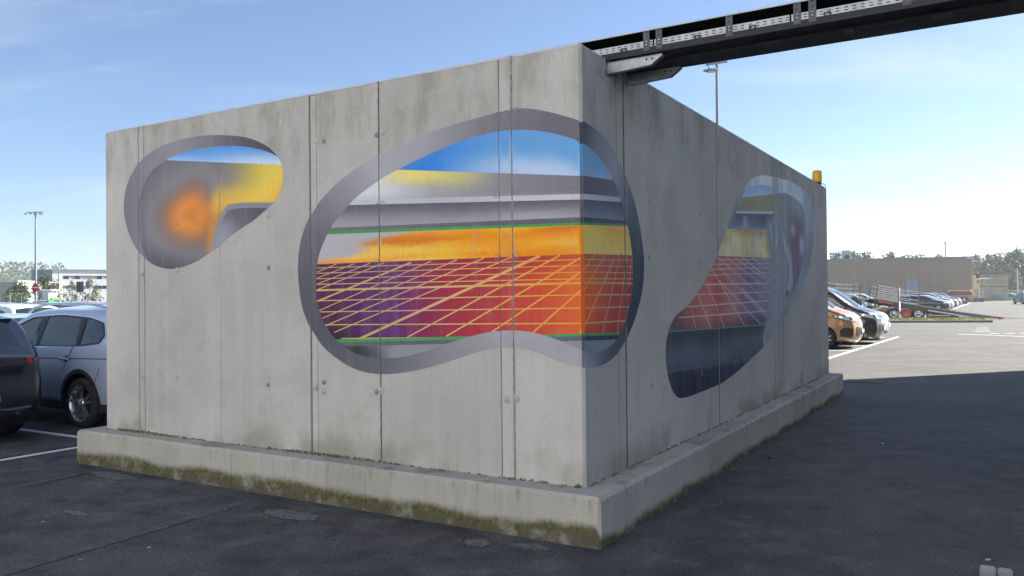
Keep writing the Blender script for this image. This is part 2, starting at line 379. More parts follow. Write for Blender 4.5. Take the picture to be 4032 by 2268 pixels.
TIE_L=[(-4.611,2.062),(-3.276,2.055),(-5.193,2.039),(-4.625,0.962),(-3.294,0.955),(-5.215,0.947),(-2.69,0.965),(-2.581,1.011),(-2.582,0.925),(-1.91,0.968),(-1.971,0.956),(-3.268,2.542),(-2.558,3.214),(-2.561,3.169),(-2.639,3.173),(-1.88,3.169),(-1.95,3.158),(-0.558,3.19),(-0.734,3.171),(-0.738,2.556),(-0.561,2.571),(-1.951,2.543),(-1.886,2.554),(-1.956,2.065),(-0.744,2.069),(-0.567,2.075),(-0.665,0.965),(-0.578,0.976),(-4.597,3.155),(-4.598,2.548)]
TIE_R=[(1.335,3.196),(2.736,3.192),(3.894,3.2),(1.321,2.57),(2.711,2.577),(1.305,2.085),(2.708,2.075),(0.727,3.198),(0.695,2.077),(1.329,0.971),(3.863,2.089),(3.883,0.975),(2.712,0.968),(0.668,0.957)]

# ------------------------------------------------------------------ concrete
LEN_L, LEN_R, HT, PZ = 5.828, 9.73, 3.626, 0.358
def concrete(name, plinth=False):
    t = NT(name)
    x, y, z = t.sep()
    big = t.noise(0.9, 5)
    st = t.noise(1.0, 6, t.mapping((5.5, 5.5, 0.35)), 0.6, 0.3)
    st2 = t.noise(1.0, 4, t.mapping((24, 24, 0.9)), 0.6)
    fine = t.noise(48, 4)
    blot = t.noise(2.6, 6, None, 0.65, 0.6)
    c = t.mix(t.ramp(big, 0.35, 0.66), (0.44, 0.424, 0.398), (0.52, 0.502, 0.475))
    c = t.mix(t.ramp(st, 0.42, 0.72, 0, 0.45), c, (0.545, 0.535, 0.52))
    c = t.mix(t.ramp(st2, 0.5, 0.75, 0, 0.30), c, (0.35, 0.33, 0.30))
    c = t.mix(t.ramp(blot, 0.56, 0.72, 0, 0.5), c, (0.37, 0.35, 0.315))
    c = t.mix(t.ramp(fine, 0.35, 0.7, 0, 0.30), c, (0.34, 0.325, 0.305))
    oi = t.n.new('ShaderNodeObjectInfo')
    pv = t.math('ADD', 0.90, t.math('MULTIPLY', oi.outputs['Random'], 0.16))
    c = t.mix(1.0, c, pv, 'MULTIPLY')
    c = t.mix(t.ramp(t.noise(0.55, 6, None, 0.7, 1.2), 0.50, 0.62, 0, 0.22), c, (0.30, 0.29, 0.26))
    vo = t.voro(14, t.mapping((1, 1, 1)))
    hole = t.math('MULTIPLY', t.ramp(vo, 0.03, 0.06, 1, 0), t.ramp(t.noise(1.7, 2), 0.46, 0.54))
    if not plinth:
        # run-off stains below the top edge, with ragged lower ends
        reach = t.math('MULTIPLY', t.noise(1.0, 5, t.mapping((7, 7, 0.25)), 0.7), 1.5)
        h = t.math('SUBTRACT', z, t.math('SUBTRACT', HT + 0.12, reach))
        top = t.math('MULTIPLY', t.ramp(h, 0.0, 0.42), t.ramp(t.noise(3.0, 6, t.mapping((1, 1, 0.4)), 0.7), 0.40, 0.66))
        c = t.mix(t.math('MULTIPLY', top, 0.5), c, (0.20, 0.19, 0.155))
        # algae where the wall meets the plinth
        lo = t.math('SUBTRACT', z, t.math('MULTIPLY', t.noise(2.2, 5, None, 0.65), 0.40))
        lo = t.math('MULTIPLY', t.ramp(lo, PZ - 0.16, PZ + 0.06, 1, 0), t.ramp(t.noise(1.1, 3), 0.42, 0.58))
        c = t.mix(t.math('MULTIPLY', lo, 0.5), c, (0.17, 0.165, 0.11))
        # knocks and scratches
        sc = t.voro(2.1, t.mapping((1.6, 1.6, 0.45), None, (0.4, 0.5, 0.0)))
        c = t.mix(t.ramp(sc, 0.012, 0.03, 0.55, 0), c, (0.17, 0.16, 0.15))
    else:
        c = t.mix(1.0, c, (0.84, 0.83, 0.79), 'MULTIPLY')
        edge = t.math('ADD', -0.02, t.math('MULTIPLY', t.noise(0.9, 6, None, 0.65), 0.27))
        edge = t.math('SUBTRACT', edge, t.ramp(x, 0.19, 0.215, 0.0, 0.075))
        edge = t.math('ADD', edge, t.math('MULTIPLY', t.noise(1.0, 4, t.mapping((40, 40, 2)), 0.6), 0.035))
        d = t.math('SUBTRACT', z, edge)
        moss = t.math('MULTIPLY', t.ramp(d, -0.035, 0.045, 1, 0), t.ramp(t.noise(5, 5, None, 0.7), 0.28, 0.52, 0.45, 1.0))
        wet = t.ramp(d, -0.08, -0.03, 1, 0)
        mossc = t.mix(t.ramp(t.noise(26, 4), 0.35, 0.65), (0.042, 0.046, 0.012), (0.105, 0.104, 0.030))
        mossc = t.mix(t.math('MULTIPLY', wet, 0.7), mossc, (0.070, 0.062, 0.042))
        c = t.mix(t.math('MULTIPLY', moss, 0.93), c, mossc)
        # streaks running down from the top edge
        drip = t.math('MULTIPLY', t.ramp(t.noise(1.0, 5, t.mapping((17, 17, 0.5)), 0.7), 0.50, 0.68),
                      t.ramp(t.math('SUBTRACT', z, t.math('MULTIPLY', t.noise(6, 3), 0.45)), -0.02, 0.22))
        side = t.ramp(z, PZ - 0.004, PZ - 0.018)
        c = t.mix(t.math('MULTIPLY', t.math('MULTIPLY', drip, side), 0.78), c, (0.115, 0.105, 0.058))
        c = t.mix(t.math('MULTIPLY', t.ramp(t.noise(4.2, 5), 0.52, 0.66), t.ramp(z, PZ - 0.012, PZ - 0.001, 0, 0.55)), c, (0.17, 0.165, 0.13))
    c = t.mix(t.math('MULTIPLY', hole, 0.7), c, (0.10, 0.095, 0.088))
    hh = t.math('ADD', t.math('MULTIPLY', fine, 0.5), t.math('MULTIPLY', t.noise(9, 4), 0.9))
    hh = t.math('SUBTRACT', hh, t.math('MULTIPLY', hole, 1.5))
    t.bump(hh, 0.35, 0.006)
    return t.out(c, 0.92, 0, 0.15)
M['concrete'] = concrete('cast_concrete')
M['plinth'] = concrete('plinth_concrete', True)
M['joint'] = plain('joint_mortar', (0.12, 0.115, 0.105), 0.95, 0, 0.4, 30)
M['joint_pale'] = plain('pale_joint_mortar', (0.24, 0.23, 0.215), 0.95, 0, 0.35, 14)
M['plug'] = plain('tie_hole_plug', (0.38, 0.37, 0.355), 0.9, 0, 0.15, 30)
M['plug_painted'] = plain('painted_over_ring', (0.22, 0.21, 0.22), 0.8, 0, 0.2, 30)

block = empty('concrete_enclosure', (CX, CY, 0), -TH,
              'grey concrete enclosure with colourful spray-painted mural openings on a low mossy plinth', 'wall')

# core behind the panels, with a parapet round a sunken roof
mb = MB()
mb.box(-LEN_L + 0.05, -0.05, 0.05, 0.28, PZ - 0.05, HT - 0.004)
mb.box(-LEN_L + 0.05, -0.05, LEN_R - 0.28, LEN_R - 0.05, PZ - 0.05, HT - 0.004)
mb.box(-LEN_L + 0.05, -LEN_L + 0.28, 0.281, LEN_R - 0.281, PZ - 0.05, HT - 0.004)
mb.box(-0.28, -0.05, 0.281, LEN_R - 0.281, PZ - 0.05, HT - 0.004)
mb.box(-LEN_L + 0.28, -0.28, 0.28, LEN_R - 0.28, HT - 0.55, HT - 0.45)
mb.build('wall_core', M['joint'], block)

LSEAM = [-LEN_L, -5.252, -5.152, -3.958, -2.741, -2.659, -1.925, -0.714, -0.598, -0.018]
LGAP = {-5.252: .003, -5.152: .0035, -3.958: .001, -2.741: .0055, -2.659: .0035, -1.925: .005, -0.714: .003, -0.598: .006}
LSTRIP = {(-5.252, -5.152): 0.004, (-2.741, -2.659): 0.007}
RSEAM = [0.018, 0.635, 0.783, 3.299, 4.53, 5.821, 6.068, 6.324, 8.979, LEN_R]
RGAP = {0.635: .004, 0.783: .007, 3.299: .011, 4.53: .0015, 5.821: .010, 6.068: .008, 6.324: .011, 8.979: .012}
RSTRIP = {(0.635, 0.783): 0.003}
def wall_panels(seams, gaps, strips, right):
    for a, b in zip(seams[:-1], seams[1:]):
        g0, g1 = gaps.get(a, 0.0), gaps.get(b, 0.0)
        rec = strips.get((a, b), 0.0)
        m = MB()
        if right: m.cbox(-0.10, -rec, a + g0, b - g1, PZ - 0.03, HT - 0.022, 0.005)
        else: m.cbox(a + g0, b - g1, rec, 0.10, PZ - 0.03, HT - 0.022, 0.005)
        m.build('wall_panel', M['concrete'], block)
M['sealant'] = plain('dark_joint_sealant', (0.03, 0.029, 0.028), 0.9, 0, 0.3, 20)
def joint_strips(gaps, right):
    for s_, w in gaps.items():
        m = MB()
        if right: m.box(-0.03, -0.0035, s_ - w - .001, s_ + w + .001, PZ - 0.02, HT - 0.012)
        else: m.box(s_ - w - .001, s_ + w + .001, 0.010, 0.03, PZ - 0.02, HT - 0.012)
        m.build('joint_strip', M['sealant'] if right else M['joint'], block)
joint_strips(LGAP, False); joint_strips(RGAP, True)
wall_panels(LSEAM, LGAP, LSTRIP, False)
wall_panels(RSEAM, RGAP, RSTRIP, True)
# splayed top edge; its pale colour adds to the sky highlight
def top_edge(right):
    m = MB(); e = 0.026
    if right:
        q = [(-0.001, HT - .0218), (-e, HT + .002), (-0.10, HT + .002), (-0.10, HT - .0218)]
        vs = [(a, 0.02, b) for a, b in q] + [(a, LEN_R, b) for a, b in q]
    else:
        q = [(0.001, HT - .0218), (e, HT + .002), (0.10, HT + .002), (0.10, HT - .0218)]
        vs = [(-LEN_L, a, b) for a, b in q] + [(-0.02, a, b) for a, b in q]
    m.add(vs, [(0, 1, 2, 3), (7, 6, 5, 4)] + [(i, (i+1) % 4, (i+1) % 4 + 4, i + 4) for i in range(4)])
    m.build('top_edge', M['edge'], block)
M['edge'] = plain('pale_edge_concrete', (0.54, 0.535, 0.52), 0.85, 0, 0.08, 6)
top_edge(False); top_edge(True)
# the two faces out of sight, one panel each
MB().cbox(-LEN_L, -LEN_L + 0.1, 0.104, LEN_R - 0.104, PZ - 0.03, HT, 0.006).build('wall_panel', M['concrete'], block)
MB().cbox(-LEN_L, -0.104, LEN_R - 0.1, LEN_R, PZ - 0.03, HT, 0.006).build('wall_panel', M['concrete'], block)
# chamfered arris
mb = MB()
pl = [(-0.018, 0.0015), (-0.0015, 0.018), (-0.03, 0.05), (-0.05, 0.03)]
mb.add([(x, y, PZ - 0.03) for x, y in pl] + [(x, y, HT - 0.006) for x, y in pl],
       [(3, 2, 1, 0), (4, 5, 6, 7)] + [(i, (i+1) % 4, (i+1) % 4 + 4, i + 4) for i in range(4)])
mb.build('corner_arris', M['concrete'], block)
# rough mortar squeezed out of the worst joints
def ragged_joint(fix, right, w, seed, mat):
    r = random.Random(seed); vs = []; fs = []
    n = 150
    for i in range(n + 1):
        zz = PZ + (HT - PZ - 0.01) * i / n
        a = fix - w * r.uniform(0.25, 1.0); b = fix + w * r.uniform(0.2, 1.0); o = r.uniform(0.0008, 0.004)
        for q, oo in ((a, -0.002), ((a + b) / 2, o), (b, -0.002)):
            vs.append((oo, q, zz) if right else (q, -oo, zz))
    for i in range(n):
        for k in range(2):
            fs.append((i*3+k, i*3+k+1, i*3+k+4, i*3+k+3))
    MB().add(vs, fs).build('joint_mortar', mat, block)
ragged_joint(-0.598, False, 0.016, 1, M['joint_pale'])
ragged_joint(-1.925, False, 0.013, 2, M['joint'])
ragged_joint(0.783, True, 0.011, 3, M['joint'])
ragged_joint(-5.152, False, 0.007, 4, M['joint_pale'])

# plinth blocks
def plinth_block(plan, outer):
    """plan polygon; outer = set of edge indices that face outwards and carry the splay"""
    bm = bmesh.new()
    n = len(plan)
    lo = [bm.verts.new((x, y, 0.0)) for x, y in plan]
    hi = [bm.verts.new((x, y, PZ)) for x, y in plan]
    bm.faces.new(lo[::-1]); bm.faces.new(hi)
    for i in range(n): bm.faces.new((lo[i], lo[(i+1) % n], hi[(i+1) % n], hi[i]))
    bm.edges.ensure_lookup_table()
    es = [bm.edges.get((hi[i], hi[(i+1) % n])) for i in outer]
    bmesh.ops.bevel(bm, geom=es, offset=0.026, segments=1, affect='EDGES', profile=0.5, clamp_overlap=True)
    bmesh.ops.recalc_face_normals(bm, faces=bm.faces[:])
    me = bpy.data.meshes.new('plinth_block'); bm.to_mesh(me); bm.free()
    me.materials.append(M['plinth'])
    link_mesh('plinth_block', me, block)
FY, FX, BX, BY = -0.228, 0.221, -6.03, LEN_R + 0.096
g = 0.002
xs = [-5.02, -3.54, -2.345, -1.90]
plinth_block([(BX, FY + .02), (BX + .02, FY), (xs[0] - g, FY), (xs[0] - g, 0.04), (-5.80, 0.04), (-5.80, 3.0), (BX, 3.0)], (0, 1, 6))
plinth_block([(BX, 3.0 + 2*g), (-5.80, 3.0 + 2*g), (-5.80, BY), (BX, BY)], (3,))
for a, b in zip(xs[:-1], xs[1:]):
    plinth_block([(a + g, FY), (b - g, FY), (b - g, 0.04), (a + g, 0.04)], (0,))
plinth_block([(xs[-1] + g, FY), (FX - .02, FY), (FX, FY + .02), (FX, 2.255 - g), (-0.04, 2.255 - g), (-0.04, 0.04), (xs[-1] + g, 0.04)], (0, 1, 2))
ys = [2.255, 3.615, 5.84, 7.41]
for a, b in zip(ys[:-1], ys[1:]):
    plinth_block([(FX, a + g), (FX, b - g), (-0.04, b - g), (-0.04, a + g)], (0,))
plinth_block([(FX, ys[-1] + g), (FX, BY - .02), (FX - .02, BY), (-5.79, BY), (-5.79, LEN_R - .04), (-.04, LEN_R - .04), (-.04, ys[-1] + g)], (0, 1, 2))
# crumbs of moss and dirt lying in the angle between wall and plinth
r = random.Random(5); mb = MB()
for i in range(520):
    x = -5.6 * r.random() ** 0.8
    dens = 0.5 + 0.5 * math.sin(x * 2.3 + 1)
    if r.random() > 0.25 + 0.75 * dens: continue
    s_ = r.uniform(0.004, 0.016) * (0.5 + dens * 0.7)
    m_ = Matrix.Translation((x, -r.uniform(0, 0.035) * r.random() - 0.003, PZ + s_ * 0.4)) @ Matrix.Rotation(r.random() * 3, 4, (1, r.random(), r.random()))
    mb.box(-s_, s_, -s_ * .8, s_ * .8, -s_ * .6, s_ * .6, m_)
for i in range(260):
    y = 9.0 * r.random()
    s_ = r.uniform(0.003, 0.011)
    m_ = Matrix.Translation((r.uniform(0, 0.02) + 0.003, y, PZ + s_ * 0.4)) @ Matrix.Rotation(r.random() * 3, 4, (1, r.random(), r.random()))
    mb.box(-s_, s_, -s_ * .8, s_ * .8, -s_ * .6, s_ * .6, m_)
t = NT('moss_crumbs')
M['crumb'] = t.out(t.mix(t.ramp(t.noise(40, 3), 0.4, 0.6), (0.08, 0.08, 0.035), (0.24, 0.22, 0.16)), 0.95)
tag(mb.build('moss_crumbs', M['crumb'], block), 'crumbs of moss and dirt along the foot of the wall', kind='stuff')

def inside(P, poly):
    x, y = P[:, 0], P[:, 1]; c = np.zeros(len(P), bool)
    a = poly; b = np.roll(poly, -1, 0)
    for (x0, y0), (x1, y1) in zip(a, b):
        if y0 == y1: continue
        m = ((y0 > y) != (y1 > y)) & (x < (x1 - x0) * (y - y0) / (y1 - y0) + x0)
        c ^= m
    return c
# tie holes: filled sockets in bare concrete, thin rings where they were painted over
def disc_mesh(name, prof, mat):
    m = MB().lathe(prof, 14)
    me = bpy.data.meshes.new(name); me.from_pydata(m.v, [], m.f); me.materials.append(mat)
    me.polygons.foreach_set('use_smooth', [True] * len(me.polygons))
    return me
def ring(rad): return [(rad, -0.001), (rad * 0.95, 0.0008), (rad * 0.86, 0.0008), (rad * 0.80, -0.0014), (rad * 0.74, 0.0004), (0.0001, 0.0006)]
TH1, TH2 = disc_mesh('tie_hole', ring(0.030), M['plug']), disc_mesh('tie_hole', ring(0.023), M['joint_pale'])
TH3 = disc_mesh('tie_hole', [(0.026, 0.0), (0.0245, 0.0022), (0.022, 0.0022), (0.0205, 0.0)], M['plug_painted'])
def in_mural(p, right):
    q = np.array([p])
    return any(inside(q, np.array(o))[0] for o in ((BM_OUT_R, RM_OUT) if right else (SM_OUT, BM_OUT_L)))
for i, p in enumerate(TIE_L):
    o = link_mesh('tie_hole', TH3 if in_mural(p, False) else (TH1, TH2)[i % 3 == 1], block, (p[0], -0.002, p[1]), (math.pi, 0, 0)); o.scale = (1, 1, 1.15)
for i, p in enumerate(TIE_R):
    o = link_mesh('tie_hole', TH3 if in_mural(p, True) else (TH1, TH2)[i % 3 == 2], block, (0.002, p[0], p[1]), (0, 0, -math.pi / 2)); o.scale = (0.8, 1, 1.15)

# ------------------------------------------------------------------ mural
def lin(c):
    c = np.asarray(c, float) / 255.0
    return np.where(c <= 0.04045, c / 12.92, ((c + 0.055) / 1.055) ** 2.4)
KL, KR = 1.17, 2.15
def smooth_line(pts, closed, it=2):
    p = np.array(pts, float)
    for _ in range(it):
        if closed:
            q = np.roll(p, -1, 0)
            p = np.stack([0.75 * p + 0.25 * q, 0.25 * p + 0.75 * q], 1).reshape(-1, 2)
        else:
            a, b = p[:-1], p[1:]
            m = np.stack([0.75 * a + 0.25 * b, 0.25 * a + 0.75 * b], 1).reshape(-1, 2)
            p = np.vstack([p[:1], m, p[-1:]])
    return p
def lerp_y(line, x):
    (x0, y0), (x1, y1) = line
    return y0 + (y1 - y0) * (x - x0) / (x1 - x0)
def seg_d(P, a, b):
    a, b = np.array(a), np.array(b); d = b - a
    t_ = np.clip(((P - a) @ d) / (d @ d), 0, 1)
    return np.linalg.norm(P - (a + t_[:, None] * d), axis=1)
def sst(x, a, b):
    t_ = np.clip((x - a) / (b - a), 0, 1); return t_ * t_ * (3 - 2 * t_)
def vnoise(P, sx, sy, seed):
    """smooth value noise on a stretched lattice"""
    rs = np.random.RandomState(seed); g_ = rs.rand(64, 64)
    u = P[:, 0] * sx + 31.7; v = P[:, 1] * sy + 17.3
    i, j = np.floor(u).astype(int), np.floor(v).astype(int); fu, fv = u - i, v - j
    fu, fv = fu * fu * (3 - 2 * fu), fv * fv * (3 - 2 * fv)
    G = lambda a, b: g_[a % 64, b % 64]
    return (G(i, j) * (1 - fu) + G(i + 1, j) * fu) * (1 - fv) + (G(i, j + 1) * (1 - fu) + G(i + 1, j + 1) * fu) * fv
def grad(v, stops):
    """piecewise colour gradient; stops = [(value, rgb)]"""
    xs_ = [s_[0] for s_ in stops]; cs = np.array([s_[1] for s_ in stops], float)
    return np.stack([np.interp(v, xs_, cs[:, k]) for k in range(3)], 1)
def blend(a, b, f):
    return a * (1 - f[:, None]) + np.asarray(b, float) * f[:, None]

t = NT('mural_paint')
at_ = t.n.new('ShaderNodeVertexColor'); at_.layer_name = 'Col'
n1 = t.noise(1.0, 5, t.mapping((9, 9, 0.8)), 0.6)
n2 = t.noise(55, 4)
c = t.mix(t.ramp(n1, 0.42, 0.75, 0.0, 0.13), at_.outputs[0], (0.36, 0.35, 0.335))
c = t.mix(t.ramp(n2, 0.45, 0.75, 0.0, 0.22), c, t.mix(1.0, c, (0.72, 0.72, 0.72), 'MULTIPLY'))
c = t.mix(t.ramp(t.noise(3.2, 6, None, 0.72, 0.8), 0.40, 0.70, 0.0, 0.20), c, t.mix(1.0, c, (0.74, 0.74, 0.75), 'MULTIPLY'))
c = t.mix(t.ramp(t.noise(1.0, 5, t.mapping((26, 26, 1.1)), 0.65), 0.52, 0.78, 0.0, 0.22), c, (0.30, 0.29, 0.275))
vo = t.voro(14)
hole = t.math('MULTIPLY', t.ramp(vo, 0.03, 0.06, 1, 0), t.ramp(t.noise(1.7, 2), 0.46, 0.54))
c = t.mix(t.math('MULTIPLY', hole, 0.65), c, (0.09, 0.085, 0.08))
t.bump(t.math('SUBTRACT', t.math('ADD', t.math('MULTIPLY', n2, 0.5), t.math('MULTIPLY', t.noise(9, 4), 0.9)), t.math('MULTIPLY', hole, 1.5)), 0.3, 0.006)
M['mural'] = t.out(c, 0.85, 0, 0.12)

def paint_mural(right, outer, lines, strokes, widths, region, colour, names, seams, gaps, strips, k, step=0.05):
    """tessellate the painted outline once; every painted area becomes its own sheet"""
    vs = []; es = []
    def addline(p, closed=False):
        b = len(vs); vs.extend(map(tuple, p)); n = len(p)
        es.extend((b + i, b + i + 1) for i in range(n - 1))
        if closed: es.append((b + n - 1, b))
    addline(outer, True)
    for l_ in lines: addline(l_)
    quads = []
    for (a, b), w in zip(strokes, widths):
        a, b = np.array(a), np.array(b); d = (b - a) / np.linalg.norm(b - a); n_ = np.array([-d[1], d[0]]) * w / 2
        q = np.array([a - n_, b - n_, b + n_, a + n_]); quads.append(q); addline(q, True)
    lo, hi = outer.min(0), outer.max(0)
    for s_ in seams:
        if lo[0] < s_ < hi[0]:
            w = max(gaps.get(s_, 0.0), 0.0008)
            for q in (s_ - w, s_ + w): addline([(q, lo[1] - .02), (q, hi[1] + .02)])
    gx, gy = np.meshgrid(np.arange(lo[0], hi[0], step), np.arange(lo[1], hi[1], step))
    G = np.stack([gx.ravel(), gy.ravel()], 1)
    rs = np.random.RandomState(3); G = G + rs.uniform(-.3, .3, G.shape) * step
    G = G[inside(G, outer)]
    vs.extend(map(tuple, G))
    V, _, F, *_r = delaunay_2d_cdt([Vector(p) for p in vs], es, [], 0, 1e-5)
    V = np.array([(p.x, p.y) for p in V]); F = np.array([f for f in F if len(f) == 3])
    cen = V[F].mean(1)
    keep = inside(cen, outer)
    for s_ in seams:
        if s_ in gaps: keep &= np.abs(cen[:, 0] - s_) > gaps[s_]
    F, cen = F[keep], cen[keep]
    reg = region(cen)
    for q in quads:
        m_ = inside(cen, q); reg = np.where(m_ & (reg == names.index('painted_grid_floor')), names.index('painted_grid_line'), reg)
    for ri, nm in enumerate(names):
        f = F[reg == ri]
        if not len(f): continue
        if not right and nm.startswith('painted_lower'):
            cx_ = V[f].mean(1)[:, 0]
            pieces = [f[cx_ < -0.62], f[cx_ >= -0.62]]
        else: pieces = [f]
        for f in pieces: paint_sheet(nm, f, V, right, strips, colour, k)
def paint_sheet(nm, f, V, right, strips, colour, k):
    if len(f):
        ids, inv = np.unique(f, return_inverse=True); inv = inv.reshape(f.shape)
        P = V[ids]
        off = np.full(len(P), 0.0016)
        for (a, b), d_ in strips.items():
            off[(P[:, 0] > a + 1e-4) & (P[:, 0] < b - 1e-4)] -= d_
        cc = np.clip(lin(np.clip(colour(nm, P), 0, 255)) * k, 0.004, 0.9)
        me = bpy.data.meshes.new(nm)
        co = np.column_stack([off, P]) if right else np.column_stack([P[:, 0], -off, P[:, 1]])
        me.from_pydata(co.tolist(), [], inv.tolist())
        ca = me.color_attributes.new('Col', 'FLOAT_COLOR', 'POINT')
        ca.data.foreach_set('color', np.column_stack([cc, np.ones(len(cc))]).ravel())
        me.materials.append(M['mural'])
        me.update()
        link_mesh(nm, me, block)

# small opening, far left
so = smooth_line(SM_OUT, True, 1)
si = smooth_line(SM_IN, False, 1)
si_poly = np.vstack([si, smooth_line(SM_OUT, True, 0)[25:4:-1]])      # inner edge closed along the outline
n_out = smooth_line(SM_N_OUT, False, 1); n_in = smooth_line(SM_N_IN, False, 1)
no_poly = np.vstack([n_out, [(-3.0, 2.0), (-4.2, 2.0)]]); ni_poly = np.vstack([n_in, [(-3.0, 2.0), (-4.1, 2.0)]])
SN = ['painted_rim', 'painted_sky', 'painted_glow', 'painted_ledge_edge', 'painted_ledge', 'painted_grid_floor', 'painted_grid_line']
def s_region(P):
    r_ = np.full(len(P), 2)
    r_[P[:, 1] > lerp_y(SM_SKY, P[:, 0])] = 1
    a = inside(P, no_poly); r_[a] = 3
    r_[inside(P, ni_poly)] = 4
    r_[~inside(P, si_poly)] = 0
    return r_
def s_colour(nm, P):
    x, z = P[:, 0], P[:, 1]; nz = vnoise(P, 3, 3, 1) - 0.5
    if nm == 'painted_rim':
        t_ = (x + 5.6) / 2.5
        c = grad(t_, [(0.0, (112, 111, 118)), (0.15, (128, 127, 134)), (0.40, (136, 135, 144)), (0.62, (116, 115, 124)), (0.78, (92, 90, 100)), (1.0, (74, 71, 84))])
        return blend(c, (92, 91, 97), sst(z, 2.35, 1.95) * (x < -4.6))
    if nm == 'painted_sky':
        d = lerp_y(SM_SKY, x) - z
        c = grad(-d, [(0.0, (150, 185, 225)), (0.08, (98, 152, 212)), (0.25, (74, 136, 206))])
        return blend(c, (196, 208, 228), sst(-d, 0.16, 0.0) * sst(x, -4.2, -3.3) * 0.9)
    if nm == 'painted_glow':
        b = np.array(SM_BLOB[0]); d = np.hypot((x - b[0]) * 0.66, (z - b[1]) * 0.95)
        ang = 0.03 * np.sin(np.arctan2(z - b[1], x - b[0]) * 3 + 1)
        d = d + ang * 0.5 + nz * 0.02
        c = grad(d, [(0.0, (200, 126, 66)), (0.05, (206, 130, 66)), (0.11, (220, 140, 66)), (0.16, (204, 130, 70)), (0.23, (158, 118, 94)), (0.31, (130, 118, 116)), (0.40, (130, 127, 131)), (0.58, (112, 110, 118)), (0.8, (92, 91, 99)), (1.0, (80, 79, 88))])
        # orange spilling to the right along the ledge
        e = np.minimum(seg_d(P, SM_BLOB[0], (-4.02, 2.66)), seg_d(P, (-4.02, 2.66), (-4.09, 2.25)))
        c = blend(c, (216, 142, 66), sst(e, 0.13, 0.02) * sst(x, -4.40, -4.02) * 0.7)
        e = seg_d(P, (-3.95, 2.72), (-3.1, 2.73))
        c = blend(c, (222, 176, 74), sst(e, 0.22, 0.02) * 0.9)
        c = blend(c, (222, 196, 78), sst(x + 0.35 * (z - 2.9) + nz * 0.15, -3.95, -3.12) * sst(z, 2.60, 2.75) * 0.95)
        c = blend(c, (232, 168, 66), sst(x, -3.35, -3.08) * sst(z, 2.95, 2.70))
        c = blend(c, (84, 84, 93), sst(z + 0.25 * (x + 4.5), 2.30, 1.98) * (x < -4.05) * 0.9)
        return c + nz[:, None] * 8
    if nm == 'painted_ledge_edge': return grad(x, [(-4.1, (142, 142, 150)), (-3.8, (134, 133, 142)), (-3.1, (128, 126, 138))])
    d = np.hypot(x + 3.95, (z - 2.36) * 1.3)
    c = grad(d, [(0.0, (150, 150, 160)), (0.16, (138, 138, 148)), (0.34, (104, 102, 112)), (0.7, (88, 86, 97))])
    return c
paint_mural(False, so, [si, SM_SKY, n_out, n_in], [], [], s_region, s_colour, SN, LSEAM, LGAP, LSTRIP, KL)

# big opening that wraps round the corner
def band_region(lines, inner, right):
    def f(P):
        x, z = P[:, 0], P[:, 1]
        Ls = [lerp_y(lines[2*i:2*i+2], x) for i in range(len(lines) // 2)]
        r_ = np.zeros(len(P), int) + 10
        for i, l_ in enumerate(Ls[::-1]): r_[z > l_] = len(Ls) - 1 - i
        r_ = np.array(BIDX)[r_]
        r_[~inside(P, inner)] = 0
        return r_
    return f
BN = ['painted_rim', 'painted_sky', 'painted_upper_band', 'painted_white_strip', 'painted_grey_band', 'painted_dark_strip',
      'painted_green_line', 'painted_orange_sky', 'painted_grid_floor', 'painted_lower_green_line', 'painted_lower_strip', 'painted_lower_band', 'painted_grid_line']
BIDX = [1, 2, 3, 4, 5, 6, 7, 8, 9, 10, 11]
def edge_x(pts): return [(0.0 if abs(a) < 0.06 and i in (0, len(pts) - 1) else a, b) for i, (a, b) in enumerate(pts)]
bo = smooth_line(BM_OUT_L, False, 1); bi = smooth_line(BM_IN_L, False, 1)
bo[0, 0] = bo[-1, 0] = bi[0, 0] = bi[-1, 0] = -0.018
bo[:, 0] = np.minimum(bo[:, 0], -0.018); bi[:, 0] = np.minimum(bi[:, 0], -0.018)
def bands(lines, x0, x1):
    return [[(x0, lerp_y(lines[2*i:2*i+2], x0)), (x1, lerp_y(lines[2*i:2*i+2], x1))] for i in range(len(lines) // 2)]
def flat(ls): return [p for l_ in ls for p in l_]
bl = bands(BM_BL, -2.85, -0.0181)
